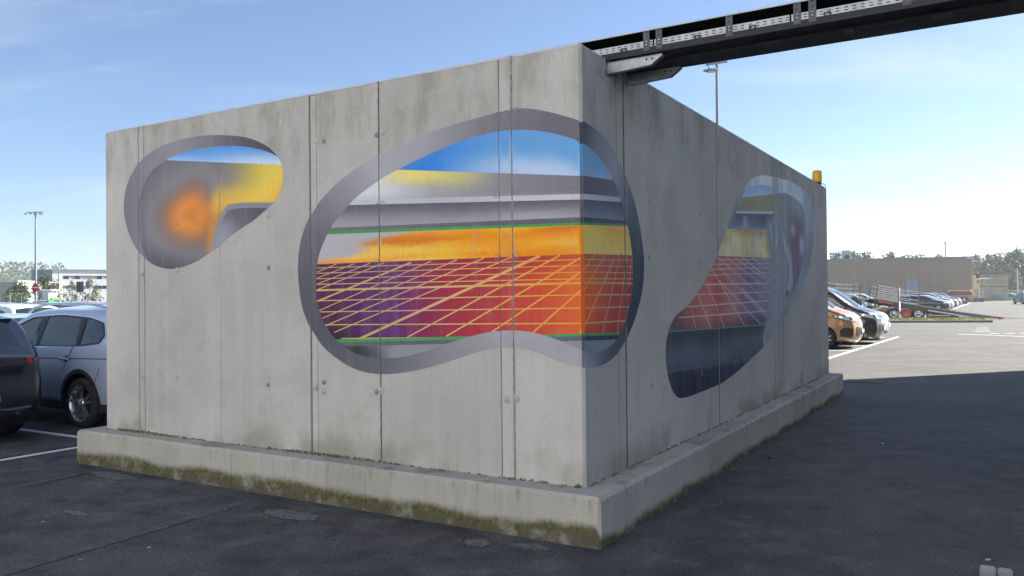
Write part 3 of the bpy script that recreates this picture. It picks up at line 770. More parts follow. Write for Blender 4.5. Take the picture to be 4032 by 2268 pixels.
def b_colour(nm, P):
    x, z = P[:, 0], P[:, 1]; nz = vnoise(P, 2.4, 2.4, 4) - 0.5; nf = vnoise(P, 3, 14, 9)
    u = (x + 2.7) / 2.7
    if nm == 'painted_rim':
        ang = np.arctan2(z - 1.95, (x + 1.3) * 0.8)
        c = grad(ang, [(-3.15, (90, 90, 98)), (-2.6, (86, 87, 96)), (-2.1, (100, 101, 109)), (-1.75, (124, 124, 132)), (-1.3, (136, 135, 142)), (-0.9, (150, 148, 156)), (-0.6, (160, 158, 166)),
                       (0.5, (92, 90, 101)), (0.9, (104, 102, 112)), (1.25, (120, 118, 126)), (1.7, (150, 149, 157)), (2.1, (158, 157, 164)), (2.5, (132, 131, 140)), (2.8, (104, 103, 112)), (3.15, (90, 90, 98))])
        return c + nz[:, None] * 10
    if nm == 'painted_sky':
        d = z - lerp_y(bl[0], x)
        c = grad(u, [(0.3, (48, 116, 196)), (0.5, (58, 126, 204)), (0.7, (92, 150, 208)), (1.0, (100, 156, 206))])
        c = blend(c, (178, 196, 222), sst(d + nz * 0.12, 0.18, 0.0) * sst(u, 0.45, 0.85) * 0.95)
        return blend(c, (120, 168, 216), sst(nz, 0.12, 0.4) * 0.5)
    if nm == 'painted_upper_band':
        d = (z - lerp_y(bl[1], x)) / (lerp_y(bl[0], x) - lerp_y(bl[1], x))
        c = grad(u, [(0.1, (212, 214, 222)), (0.3, (200, 202, 212)), (0.5, (160, 160, 162)), (0.75, (132, 131, 138)), (1.0, (116, 113, 124))])
        c = blend(c, (150, 149, 156), sst(d, 0.25, 0.0) * 0.3)
        c = blend(c, (226, 208, 116), sst(d + nz * 0.3, 0.35, 0.85) * sst(np.abs(u - 0.48), 0.26, 0.05))
        return blend(c, (176, 172, 128), sst(np.abs(u - 0.58), 0.2, 0.0) * sst(d, 0.1, 0.6) * 0.5)
    if nm == 'painted_white_strip': return grad(u, [(0.1, (188, 188, 196)), (0.5, (176, 175, 184)), (1.0, (190, 189, 196))])
    if nm == 'painted_grey_band':
        d = (z - lerp_y(bl[3], x)) / (lerp_y(bl[2], x) - lerp_y(bl[3], x))
        c = grad(d + nz * 0.15, [(0.0, (150, 149, 157)), (0.3, (142, 141, 149)), (0.7, (108, 107, 117)), (1.0, (94, 92, 103))])
        return blend(c, (168, 166, 172), sst(np.abs(u - 0.85), 0.16, 0.0) * sst(d, 0.6, 0.2) * 0.6)
    if nm == 'painted_dark_strip': return grad(u, [(0.0, (112, 110, 114)), (1.0, (94, 92, 103))])
    if nm in ('painted_green_line', 'painted_lower_green_line'): return np.tile((64, 150, 84), (len(P), 1)).astype(float) + nz[:, None] * 8
    if nm == 'painted_orange_sky':
        d = (z - lerp_y(bl[6], x)) / (lerp_y(bl[5], x) - lerp_y(bl[6], x))
        sw = vnoise(np.column_stack([x + z * 2, z]), 0.9, 11, 11); sw2 = 0.6 * vnoise(np.column_stack([x - z * 1.5, z]), 1.4, 25, 12) + 0.4 * vnoise(P, 3, 38, 13)
        c = grad(sw * 0.6 + sw2 * 0.4, [(0.22, (206, 116, 32)), (0.38, (228, 148, 38)), (0.5, (238, 176, 58)), (0.62, (240, 196, 92)), (0.75, (232, 156, 50)), (0.9, (214, 128, 40))])
        c = blend(c, (230, 140, 40), sst(u, 0.55, 1.0) * sst(np.abs(sw - 0.5), 0.3, 0.0) * 0.7)
        f = sst(d + (sw - 0.5) * 0.5 - (u - 0.12) * 2.6, -0.05, 0.35)
        c = blend(c, (172, 168, 174), f)
        return blend(c, (236, 138, 52), sst(d, 0.22, 0.0) * sst(u, 0.5, 0.2) * 0.8)
    if nm == 'painted_grid_floor':
        c = grad(u + nz * 0.12, [(0.0, (78, 46, 78)), (0.2, (86, 50, 100)), (0.36, (102, 50, 108)), (0.46, (126, 48, 86)), (0.58, (152, 52, 70)), (0.76, (174, 60, 66)), (0.88, (190, 74, 58)), (0.96, (204, 94, 50)), (1.0, (210, 104, 46))])
        c = blend(c, (128, 44, 70), sst(z, 1.9, 2.05) * sst(u, 0.3, 0.6) * 0.35)
        c = blend(c, (58, 40, 62), sst(z + 0.12 * u, 1.52, 1.30) * sst(u, 0.8, 0.1) * 0.9)
        c = blend(c, (96, 34, 50), sst(z, 1.42, 1.28) * 0.5)
        c = blend(c, (208, 84, 50), sst(np.abs(u - 0.93), 0.2, 0.0) * sst(np.abs(z - 1.62), 0.5, 0.1) * 0.3)
        return blend(c, (42, 38, 44), sst(np.hypot(x + 2.42, z - 1.34), 0.28, 0.05) * 0.85)
    if nm == 'painted_grid_line':
        c = grad(u + nz * 0.2, [(0.0, (206, 166, 96)), (0.3, (196, 158, 104)), (0.45, (192, 158, 128)), (0.62, (206, 172, 118)), (0.85, (214, 162, 84)), (1.0, (222, 150, 66))])
        return c
    if nm == 'painted_lower_strip': return np.tile((96, 95, 104), (len(P), 1)).astype(float)
    c = grad(z, [(1.0, (120, 119, 128)), (1.12, (148, 147, 156)), (1.22, (138, 137, 146))])
    return blend(c, (58, 58, 64), sst(np.hypot((x + 2.25) * 0.8, z - 1.2), 0.42, 0.1))
ql = [BM_GL[2*i:2*i+2] for i in range(len(BM_GL) // 2)]
paint_mural(False, bo, [bi] + bl, ql, [w * 0.68 for w in BM_GLW], band_region(flat(bl), bi, False), b_colour, BN, LSEAM, LGAP, LSTRIP, KL, 0.032)

def arris_paint():
    z_of = [l_[1][1] for l_ in bl]
    cuts = [bo[0, 1], bi[0, 1]] + z_of + [bi[-1, 1], bo[-1, 1]]
    cs = [('painted_rim', (74, 71, 82)), ('painted_sky', (86, 138, 190)), ('painted_upper_band', (92, 89, 101)), ('painted_white_strip', (140, 140, 148)), ('painted_grey_band', (98, 96, 107)), ('painted_dark_strip', (76, 74, 86)),
          ('painted_green_line', (52, 124, 70)), ('painted_orange_sky', (206, 134, 40)), ('painted_grid_floor', (192, 88, 40)), ('painted_lower_green_line', (52, 124, 70)), ('painted_lower_strip', (70, 70, 80)), ('painted_lower_band', (88, 88, 98)), ('painted_rim', (112, 111, 120))]
    for (nm, c_), z1_, z0_ in zip(cs, cuts[:-1], cuts[1:]):
        if z1_ <= z0_: continue
        n_ = max(1, int((z1_ - z0_) / 0.05)); zz_ = np.linspace(z0_, z1_, n_ + 1); o_ = 0.0012
        V_ = [(-0.0185 + o_, 0.001 - o_, z) for z in zz_] + [(-0.001 + o_, 0.0185 - o_, z) for z in zz_]
        F_ = [(i, n_ + 1 + i, n_ + 2 + i, i + 1) for i in range(n_)]
        me = bpy.data.meshes.new(nm); me.from_pydata(V_, [], F_)
        ca = me.color_attributes.new('Col', 'FLOAT_COLOR', 'POINT')
        cc = np.clip(lin(np.tile(c_, (len(V_), 1))) * KL, 0, .9)
        ca.data.foreach_set('color', np.column_stack([cc, np.ones(len(cc))]).ravel())
        me.materials.append(M['mural']); link_mesh(nm, me, block)
arris_paint()
ro = smooth_line(BM_OUT_R, False, 1); ri_ = smooth_line(BM_IN_R, False, 1)
for a in (ro, ri_):
    a[0, 0] = a[-1, 0] = 0.018; a[:, 0] = np.maximum(a[:, 0], 0.018)
brl = bands(BM_BR, 0.0181, 1.0)
def br_colour(nm, P):
    x, z = P[:, 0], P[:, 1]; nz = vnoise(P, 3, 3, 14) - 0.5
    if nm == 'painted_rim':
        ang = np.arctan2(z - 2.0, x)
        c = grad(ang, [(-1.6, (118, 122, 130)), (-1.1, (84, 90, 100)), (-0.5, (62, 67, 77)), (0.2, (66, 72, 82)), (0.6, (96, 103, 110)), (0.9, (126, 132, 138)), (1.3, (100, 104, 112)), (1.6, (62, 62, 72))])
        return c + nz[:, None] * 26
    if nm == 'painted_sky': return blend(grad(z, [(2.6, (146, 160, 180)), (2.72, (104, 144, 178)), (2.9, (84, 138, 176))]), (110, 130, 146), sst(nz, 0.0, 0.4) * 0.4)
    if nm == 'painted_upper_band': return grad(x, [(0, (84, 82, 94)), (1, (98, 102, 108))])
    if nm == 'painted_white_strip': return grad(x, [(0, (160, 163, 170)), (1, (128, 136, 142))])
    if nm == 'painted_grey_band': return grad(z + nz * 0.05, [(2.34, (112, 118, 126)), (2.48, (78, 82, 92))])
    if nm == 'painted_dark_strip': return grad(x, [(0, (66, 68, 80)), (1, (76, 84, 92))])
    if nm in ('painted_green_line', 'painted_lower_green_line'): return grad(x, [(0, (50, 128, 82)), (0.6, (78, 118, 96)), (1, (110, 116, 88))])
    if nm == 'painted_orange_sky':
        sw = vnoise(P, 2.2, 9, 15)
        c = grad(sw, [(0.1, (196, 134, 60)), (0.5, (206, 164, 78)), (0.9, (196, 168, 98))])
        return blend(c, (178, 160, 104), sst(x, 0.25, 0.9) * 0.7)
    if nm == 'painted_grid_floor':
        c = grad(x + nz * 0.2, [(0, (200, 88, 44)), (0.25, (176, 74, 56)), (0.55, (150, 66, 66)), (1.0, (132, 58, 64))])
        c = blend(c, (124, 52, 54), sst(z, 1.7, 1.4) * 0.6)
        return blend(c, (142, 84, 78), sst(z, 1.85, 2.05) * 0.6)
    if nm == 'painted_grid_line': return grad(x, [(0, (190, 130, 66)), (0.35, (158, 134, 84)), (1, (160, 130, 104))])
    if nm == 'painted_lower_strip': return np.tile((52, 58, 68), (len(P), 1)).astype(float)
    return grad(z, [(1.02, (70, 78, 90)), (1.15, (104, 112, 122))])
qr = [BM_GR[2*i:2*i+2] for i in range(len(BM_GR) // 2)]
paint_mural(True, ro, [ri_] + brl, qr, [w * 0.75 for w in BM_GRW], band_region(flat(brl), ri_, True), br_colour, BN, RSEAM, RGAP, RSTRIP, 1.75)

# tall opening on the right-hand face
mo = smooth_line(RM_OUT, True, 1)
mi = smooth_line(RM_IN, False, 1)
mi_poly = np.vstack([mi, [(4.9, 1.0), (3.0, 0.3), (1.0, 0.3), (1.0, 2.0), (2.8, 2.2)]])
rbl = [RM_B[2*i:2*i+2] for i in range(len(RM_B) // 2)]
edge_l = smooth_line(RM_S1, False, 2)
ov = smooth_line(RM_S2, False, 2)
split = np.vstack([[(5.95, 3.30), (5.98, 2.84)], edge_l, [(5.15, 1.2), (5.3, 0.9)]])
def right_of(P):
    """points on the metal housing, right of the grid room"""
    xs_ = np.interp(P[:, 1], split[::-1, 1], split[::-1, 0])
    return P[:, 0] > xs_
RN = ['painted_rim', 'painted_sky', 'painted_upper_band', 'painted_white_strip', 'painted_grey_band', 'painted_green_line', 'painted_cream_sky',
      'painted_grid_floor', 'painted_lower_green_line', 'painted_dark_floor', 'painted_shadow_floor', 'painted_metal_housing', 'painted_grid_line']
def r_region(P):
    x, z = P[:, 0], P[:, 1]
    r_ = np.full(len(P), 10)
    for i in range(8, -1, -1): r_[z > lerp_y(rbl[i], x)] = (1, 2, 3, 4, 5, 6, 7, 8, 9)[i]
    m_ = right_of(P) & (r_ > 1) & (z > 0.95)
    r_[m_] = 11
    r_[~inside(P, mi_poly) & (z > 1.15)] = 0
    return r_
strokes_m = [smooth_line(s_, False, 2) for s_ in (RM_S0, RM_S1, RM_S2, RM_S3, RM_S4, RM_S5, RM_S6, RM_S7)]
def r_colour(nm, P):
    x, z = P[:, 0], P[:, 1]; nz = vnoise(P, 1.8, 3, 21) - 0.5; nv = vnoise(P, 9, 1.2, 22) - 0.5
    if nm == 'painted_rim':
        c = grad(x, [(3.9, (104, 112, 116)), (4.7, (160, 166, 172)), (5.6, (172, 179, 186)), (6.6, (158, 166, 172)), (7.6, (148, 156, 164)), (8.1, (112, 120, 126)), (8.6, (112, 119, 124))])
        c = blend(c, (104, 111, 116), sst(z, 2.8, 2.2) * 0.9)
        return c + nv[:, None] * 18 + nz[:, None] * 16
    if nm == 'painted_sky':
        c = grad(z - lerp_y(rbl[0], x), [(0, (148, 166, 190)), (0.1, (124, 148, 182)), (0.3, (96, 122, 160))])
        return c + nz[:, None] * 36
    if nm == 'painted_upper_band':
        c = grad(z, [(2.72, (112, 118, 116)), (2.85, (122, 122, 92)), (3.05, (126, 122, 82))]); return c + nz[:, None] * 12
    if nm == 'painted_white_strip': return np.tile((160, 166, 172), (len(P), 1)) + nv[:, None] * 30
    if nm == 'painted_grey_band':
        c = grad(z + nz * 0.1, [(2.5, (104, 112, 120)), (2.62, (84, 90, 100)), (2.72, (70, 76, 88)), (2.82, (80, 86, 96))])
        return blend(c, (150, 158, 166), sst(vnoise(P, 3.5, 7, 31), 0.6, 0.85) * 0.8)
    if nm in ('painted_green_line', 'painted_lower_green_line'): return np.tile((92, 132, 106), (len(P), 1)).astype(float)
    if nm == 'painted_cream_sky':
        sw = vnoise(P, 2.6, 7, 25)
        c = grad(sw, [(0.1, (154, 140, 96)), (0.5, (176, 162, 112)), (0.8, (186, 178, 146)), (1.0, (158, 116, 92))])
        return blend(c, (150, 108, 88), sst(z, 2.42, 2.56) * 0.6) + nv[:, None] * 10
    if nm == 'painted_grid_floor':
        c = grad(x + nz * 0.4, [(2.0, (76, 54, 58)), (2.5, (140, 66, 58)), (2.95, (166, 84, 74)), (3.35, (148, 66, 66)), (3.75, (152, 98, 98)), (4.1, (124, 92, 104)), (4.5, (104, 88, 110)), (5.2, (112, 102, 122)), (5.8, (118, 116, 126))])
        c = blend(c, (140, 108, 102), sst(z, 1.9, 2.15) * sst(x, 3.9, 3.3) * 0.6)
        c = blend(c, (62, 50, 58), sst(z - 0.02 * x, 1.50, 1.28) * 0.75)
        return c + nv[:, None] * 14
    if nm == 'painted_grid_line': return grad(x, [(2.2, (150, 128, 108)), (3.4, (178, 158, 138)), (4.6, (160, 152, 148)), (5.6, (148, 146, 148))])
    if nm == 'painted_dark_floor':
        c = grad(z + nz * 0.08, [(0.85, (58, 66, 78)), (1.0, (72, 80, 92)), (1.18, (84, 92, 103)), (1.35, (56, 63, 74))])
        return blend(c, (108, 116, 126), sst(vnoise(P, 1.5, 12, 41), 0.66, 0.9) * 0.6)
    if nm == 'painted_shadow_floor':
        d = lerp_y(rbl[8], x) - z
        c = grad(d, [(0.0, (92, 99, 110)), (0.015, (46, 52, 66)), (0.2, (38, 44, 60)), (0.4, (36, 41, 58))])
        return blend(c, (70, 58, 80), sst(x + 2.0 * (z - 0.7), 3.2, 4.3) * 0.6)
    # metal housing: grey-brown body with pale airbrushed edges
    c = grad(x, [(5.2, (110, 117, 122)), (5.9, (118, 125, 131)), (6.5, (116, 121, 126)), (6.9, (104, 96, 100)), (7.3, (90, 78, 84)), (7.7, (98, 96, 106)), (8.0, (120, 126, 134))])
    c = blend(c, (116, 120, 122), sst(z, 2.75, 3.05) * 0.9)
    c = blend(c, (176, 172, 162), sst(np.hypot(x - 7.01, (z - 2.69) * 2.2 * (1 + 0 * x)), 0.30, 0.02))
    c = blend(c, (90, 70, 76), sst(np.hypot((x - 7.1) * 1.1, (z - 2.45)), 0.55, 0.1) * 0.5)
    c = blend(c, (150, 150, 168), sst(np.hypot((x - 7.6) * 1.0, (z - 2.5) * 1.2), 0.28, 0.05) * 0.8)
    c = blend(c, (106, 96, 114), sst(np.hypot((x - 7.2), (z - 1.9)), 0.7, 0.2) * 0.6)
    for i, s_ in enumerate(strokes_m):
        if i in (1, 4, 5): continue
        d = np.min([seg_d(P, a, b) for a, b in zip(s_[:-1], s_[1:])], axis=0)
        c = blend(c, (158, 166, 172), sst(d, 0.07, 0.014) * (0.85 if i < 4 else 0.5))
        d2 = np.min([seg_d(P, a + np.array((0.08, -0.02)), b + np.array((0.08, -0.02))) for a, b in zip(s_[:-1], s_[1:])], axis=0)
        c = blend(c, (78, 84, 90), sst(d2, 0.08, 0.01) * 0.4)
    c = blend(c, (40, 44, 48), sst(np.hypot((x - 6.59), (z - 1.76) * 1.6), 0.12, 0.04))
    return c + nv[:, None] * 18
r_colour_raw = r_colour
def veil(nm, P):
    c = r_colour_raw(nm, P); x, z = P[:, 0], P[:, 1]
    sm = vnoise(P, 1.3, 2.2, 61) * 0.6 + vnoise(P, 3.1, 5.0, 62) * 0.4
    f = 0.08 + 0.18 * sst(sm, 0.45, 0.75)
    xs_ = np.interp(z, split[::-1, 1], split[::-1, 0])
    f = np.maximum(f, 0.75 * sst(np.abs(x - xs_), 0.35, 0.0) * (z > 1.2))
    if nm == 'painted_metal_housing': f = np.maximum(f, 0.12)
    if nm == 'painted_rim': f = np.maximum(f, 0.08)
    if nm in ('painted_dark_floor', 'painted_shadow_floor', 'painted_lower_green_line'): f = f * 0.2; c = c * 0.84
    if nm == 'painted_grid_line': f = np.maximum(f, 0.30)
    return blend(c, (112, 118, 123), f)
r_colour = veil
qm = [RM_G[2*i:2*i+2] for i in range(len(RM_G) // 2)]
paint_mural(True, mo, [mi, split] + rbl, qm, [w * 0.7 for w in RM_GW], r_region, r_colour, RN, RSEAM, RGAP, RSTRIP, KR)

# ------------------------------------------------------------------ ground
t = NT('asphalt')
P_ = t.tc('Object')
sx_, sy_, sz_ = t.sep(P_)
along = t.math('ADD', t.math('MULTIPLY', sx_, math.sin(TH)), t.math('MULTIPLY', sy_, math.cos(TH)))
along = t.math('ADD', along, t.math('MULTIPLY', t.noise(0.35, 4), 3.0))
old = t.ramp(along, 12.0, 19.0)  # far tone: the yard's sunlit look is put into the colour here
n_l = t.noise(0.45, 6, None, 0.65); n_m = t.noise(2.6, 6, None, 0.65, 0.4); n_f = t.noise(44, 4, None, 0.8); n_g = t.noise(170, 2)
n_d = t.noise(1.0, 3, t.mapping((30, 85, 1), None, (0, 0, 0.5)), 0.6)
c = t.mix(t.ramp(n_l, 0.36, 0.64), (0.050, 0.051, 0.056), (0.086, 0.086, 0.089))
c = t.mix(t.ramp(n_m, 0.48, 0.64, 0, 0.75), c, (0.118, 0.115, 0.110))
c = t.mix(t.ramp(n_m, 0.47, 0.36, 0, 0.6), c, (0.028, 0.029, 0.032))
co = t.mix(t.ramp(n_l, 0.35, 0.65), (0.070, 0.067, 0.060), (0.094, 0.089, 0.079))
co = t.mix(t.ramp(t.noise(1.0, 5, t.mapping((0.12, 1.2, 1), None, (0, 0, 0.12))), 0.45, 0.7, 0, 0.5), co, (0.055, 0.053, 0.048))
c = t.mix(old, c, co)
st_ = t.voro(38)
c = t.mix(t.math('MULTIPLY', t.ramp(st_, 0.10, 0.22, 1, 0), t.ramp(n_f, 0.45, 0.62)), c, t.mix(1.0, c, (2.3, 2.25, 2.2), 'MULTIPLY'))
c = t.mix(t.ramp(n_f, 0.52, 0.64, 0, 0.7), c, t.mix(1.0, c, (1.75, 1.72, 1.7), 'MULTIPLY'))
c = t.mix(t.ramp(n_f, 0.47, 0.38, 0, 0.85), c, t.mix(1.0, c, (0.40, 0.40, 0.42), 'MULTIPLY'))
trk = t.noise(1.0, 4, t.mapping((0.5, 3.2, 1), None, (0, 0, -1.02)), 0.6)
c = t.mix(t.ramp(trk, 0.48, 0.66, 0, 0.35), c, t.mix(1.0, c, (1.45, 1.42, 1.38), 'MULTIPLY'))
c = t.mix(t.ramp(n_d, 0.62, 0.72, 0, 0.7), c, t.mix(1.0, c, (0.42, 0.42, 0.45), 'MULTIPLY'))
t.bump(t.math('ADD', n_f, t.math('MULTIPLY', n_g, 0.5)), 0.7, 0.016)
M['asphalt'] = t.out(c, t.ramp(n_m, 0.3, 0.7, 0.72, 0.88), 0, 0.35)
gs = 900.0
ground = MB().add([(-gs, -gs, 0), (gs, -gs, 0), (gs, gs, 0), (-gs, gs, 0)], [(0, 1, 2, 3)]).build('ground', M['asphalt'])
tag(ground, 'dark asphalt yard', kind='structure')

t = NT('road_marking')
wear = t.noise(14, 5, None, 0.7)
c = t.mix(t.ramp(wear, 0.55, 0.72, 0, 0.7), (0.74, 0.75, 0.74), (0.12, 0.12, 0.115))
M['line'] = t.out(c, 0.7)
t = NT('old_road_marking')
wear = t.noise(9, 6, None, 0.75)
c = t.mix(t.ramp(wear, 0.40, 0.66), (0.088, 0.092, 0.108), (0.048, 0.047, 0.05))
c = t.mix(t.ramp(t.noise(22, 3), 0.70, 0.74), c, (0.55, 0.55, 0.55))
M['old_line'] = t.out(c, 0.8)
t = NT('tar_strip')
M['tar'] = t.out(t.mix(t.ramp(t.noise(9, 5), 0.35, 0.65), (0.026, 0.026, 0.03), (0.045, 0.045, 0.05)), 0.6)
t = NT('cement_smear')
at_ = t.n.new('ShaderNodeVertexColor'); at_.layer_name = 'Col'
m_ = t.math('ADD', at_.outputs[0], t.math('MULTIPLY', t.math('SUBTRACT', t.noise(11, 6, None, 0.75, 0.6), 0.5), 1.5))
fac = t.ramp(m_, 0.42, 0.68, 0, 0.85)
t.out(t.mix(t.ramp(t.noise(26, 5, None, 0.7), 0.42, 0.62), (0.10, 0.098, 0.094), (0.20, 0.195, 0.185)), 0.9)
tp_ = t.n.new('ShaderNodeBsdfTransparent'); mx_ = t.n.new('ShaderNodeMixShader')
t.l.new(fac, mx_.inputs[0]); t.l.new(tp_.outputs[0], mx_.inputs[1]); t.l.new(t.b.outputs[0], mx_.inputs[2])
t.l.new(mx_.outputs[0], t.n['Material Output'].inputs['Surface'])
M['smear'] = t.m

def sheet(name, pts, z, mat, label, kind='structure', cat=None):
    m = MB().add([(p[0], p[1], z) for p in pts], [tuple(range(len(pts)))])
    return tag(m.build(name, mat), label, cat, kind=kind)
def strip(name, p0, p1, w, z, mat, label):
    p0, p1 = Vector(p0[:2]), Vector(p1[:2]); d = (p1 - p0).normalized(); n_ = Vector((-d.y, d.x)) * w / 2
    return sheet(name, [p0 - n_, p1 - n_, p1 + n_, p0 + n_], z, mat, label)
# left-hand bay lines
strip('bay_marking', W(-6.93, -2.2), W(-6.90, 0.78), 0.10, 0.004, M['line'], 'white bay line running past the end of the plinth')
strip('bay_marking', W(-6.98, 0.73), W(-14.5, 0.70), 0.10, 0.008, M['line'], 'white bay line between the dark car and the silver SUV')
strip('old_marking', W(-3.02, -0.55), W(-2.86, -4.5), 0.12, 0.004, M['old_line'], 'blacked-out bay line fading towards the foot of the plinth')
strip('old_marking', W(-5.44, -0.45), W(-5.30, -3.0), 0.10, 0.004, M['old_line'], 'faint worn bay line near the left end of the plinth')
def patch(cx_, cy_, rx, ry, seed, mat=None, label=None, rot=0.0, n=22):
    """worn film of cement that thins out towards its ragged edge"""
    r_ = random.Random(seed); vs = [W(cx_, cy_, 0.004)]; cl = [1.0]; fs = []
    for ring_, v_ in ((0.55, 0.85), (1.0, 0.35), (1.35, 0.0)):
        for i in range(n):
            a = 2 * math.pi * i / n; k_ = ring_ * (0.85 + 0.3 * r_.random())
            x = rx * k_ * math.cos(a); y = ry * k_ * math.sin(a)
            vs.append(W(cx_ + x * math.cos(rot) - y * math.sin(rot), cy_ + x * math.sin(rot) + y * math.cos(rot), 0.004)); cl.append(v_)
    fs += [(0, 1 + i, 1 + (i + 1) % n) for i in range(n)]
    for q in range(2):
        fs += [(1 + q*n + i, 1 + (q+1)*n + i, 1 + (q+1)*n + (i+1) % n, 1 + q*n + (i+1) % n) for i in range(n)]
    o = MB().add(vs, fs).build('cement_patch', mat or M['smear'])
    ca = o.data.color_attributes.new('Col', 'FLOAT_COLOR', 'POINT')
    ca.data.foreach_set('color', [q for v_ in cl for q in (v_, v_, v_, 1.0)])
    return tag(o, label, kind='structure')
patch(-5.03, -0.44, 0.45, 0.12, 1, None, 'pale cement patch on the asphalt at the left end of the plinth')
patch(-2.35, -0.62, 0.36, 0.13, 2, None, 'pale scraped cement patch in front of the plinth')
patch(-0.62, -0.50, 0.13, 0.11, 4, None, 'small pale cement blotch near the plinth corner')
patch(-0.22, -0.40, 0.20, 0.07, 5, None, 'pale cement smear right below the plinth corner', 0.1)
patch(0.62, 8.9, 0.20, 0.10, 8, None, 'pale blotch on the asphalt by the far end of the plinth')
patch(-3.98, -1.45, 0.20, 0.07, 10, M['smear'], 'faint pale oval stain on the asphalt left of the old bay line')
# steel drain cover at the far plinth corner, just on the edge of the shadow
dr = empty('drain_cover', W(0.0, 12.0, 0), -TH, 'ribbed metal drain cover beyond the far end of the plinth', 'drain cover')
MB().box(-0.10, 0.62, -0.16, 0.34, 0.001, 0.009).build('frame', M['shade_and_drain_dark'], dr)
for i in range(11):
    MB().box(-0.08 + i * 0.063, -0.045 + i * 0.063, -0.14, 0.32, 0.009, 0.016).build('rib', M['joint'], dr)
# bits lying about
r = random.Random(11)
M['litter'] = plain('paper_scrap', (0.62, 0.61, 0.58), 0.8, 0, 0.1, 20)
LIT = ['at the very bottom left of the asphalt', 'low on the old bay line at left', 'left of the faint oval stain', 'at the bottom edge left of centre', 'out in the lane right of the plinth', 'beside the plinth corner on the right',
       'left one of the pair by the bottom right block', 'right one of the pair by the bottom right block', 'in the lane past the black lump', 'in the middle of the old bay line', 'at the upper end of the old bay line', 'far out in the shaded lane']
for i, (px, py) in enumerate([(-3.05, 4.05), (-2.35, 4.75), (-3.75, 6.5), (-1.75, 4.3), (3.2, 9.1), (1.75, 6.9), (2.9, 5.2), (3.1, 5.35), (2.2, 8.2), (-2.95, 5.55), (-2.6, 5.8), (4.3, 9.5)]):
    s_ = r.uniform(0.012, 0.028); a = r.random() * 6
    dx, dy = math.cos(a) * s_, math.sin(a) * s_
    m = MB().add([(px - dx, py - dy, 0.003), (px + dx * .4, py - dy * .2 - .006, 0.005), (px + dx, py + dy, 0.010), (px - dx * .3, py + dy + .008, 0.006)], [(0, 1, 2, 3)])
    m.add([(px - dx, py - dy, 0.002), (px + dx * .4, py - dy * .2 - .006, 0.002), (px + dx, py + dy, 0.002), (px - dx * .3, py + dy + .008, 0.002)], [(0, 3, 2, 1)])
    tag(m.build('paper_scrap', M['litter']), 'tiny pale litter scrap ' + LIT[i], 'litter', 'pale scraps of litter on the asphalt')
m = MB().lathe([(0.0001, 0.024), (0.014, 0.022), (0.024, 0.012), (0.022, 0.0), (0.0001, 0.0)], 9, Matrix.Rotation(math.pi / 2, 4, 'X'))
tag(m.build('pebble', M['black'], None, (2.73, 8.72, 0.0)), 'small black lump on the asphalt right of the plinth', 'stone')
# concrete cover block at the bottom right
cb = empty('kerb_stone', (2.98, 5.05, 0), -TH, 'pale chipped concrete block lying flush at the bottom right corner', 'concrete block')
MB().cbox(-0.092, -0.003, -0.30, 0.09, 0.0, 0.035, 0.010).build('slab', M['concrete'], cb)
MB().cbox(0.003, 0.085, -0.30, 0.085, 0.0, 0.036, 0.012).build('slab', M['concrete'], cb)

# ------------------------------------------------------------------ cable tray leaving the top of the block
tray = empty('cable_tray', W(0, 0, 0), -TH, 'galvanised cable tray with perforated side running off the top of the wall to the right', 'cable tray')
TX0, TX1 = -1.6, 6.15
TY0, TY1, TZ = 0.43, 0.93, 3.605
def slotted(m, x0, x1, y0, y1, z0, z1, pitch, slot, rows):
    """plate with real rows of slots, built from the metal between them"""
    hs = (z1 - z0) / (2 * rows + 1)
    hb = hs * 1.25; hsl = ((z1 - z0) - hb * (rows + 1)) / rows
    z = z0
    for k_ in range(rows + 1):
        m.box(x0, x1, y0, y1, z, z + hb)
        if k_ < rows:
            x = x0 + (0.5 * pitch if k_ % 2 else 0.0) * 0
            while x < x1:
                e = min(x + pitch - slot, x1)
                m.box(x, e, y0 + 0.0003, y1 - 0.0003, z + hb, z + hb + hsl); x += pitch
        z += hb + hsl
x = TX0; i = 0
while x < TX1:
    e = min(x + 1.0, TX1)
    m = MB(); slotted(m, x + 0.006, e - 0.006, TY0, TY0 + 0.003, TZ + 0.032, TZ + 0.082, 0.052, 0.024, 2)
    m.build('side_rail', M['galv'], tray)
    x = e
MB().box(TX0, TX1, TY1 - 0.003, TY1, TZ + 0.006, TZ + 0.158).build('back_plate', M['shade_and_drain_dark'], tray)
MB().box(TX0, TX1, TY0 - 0.010, TY1 + 0.013, TZ + 0.1555, TZ + 0.1595).build('lid_underside_shade', M['shade_and_drain_dark'], tray)  # dark sheet added to hold the shade under the lid
m = MB(); m.box(TX0, TX1, TY0 - 0.012, TY1 + 0.015, TZ + 0.160, TZ + 0.163); m.box(TX0, TX1, TY0 - 0.015, TY0 - 0.012, TZ + 0.152, TZ + 0.163)
m.build('lid', M['galv'], tray)
m = MB(); m.box(TX0, TX1, TY0, TY0 + 0.235, TZ, TZ + 0.003); m.box(TX0, TX1, TY0 - 0.004, TY0, TZ - 0.016, TZ + 0.032)
m.box(TX0, TX1, TY0 + 0.232, TY0 + 0.235, TZ + 0.003, TZ + 0.06)
m.build('tray_bottom', M['shade_and_drain_dark'], tray)
m = MB(); m.box(TX0, TX1, TY0 + 0.252, TY1, TZ - 0.02, TZ - 0.017); m.box(TX0, TX1, TY0 + 0.249, TY0 + 0.252, TZ - 0.02, TZ + 0.06)
m.build('tray_bottom', M['shade_and_drain_dark'], tray)
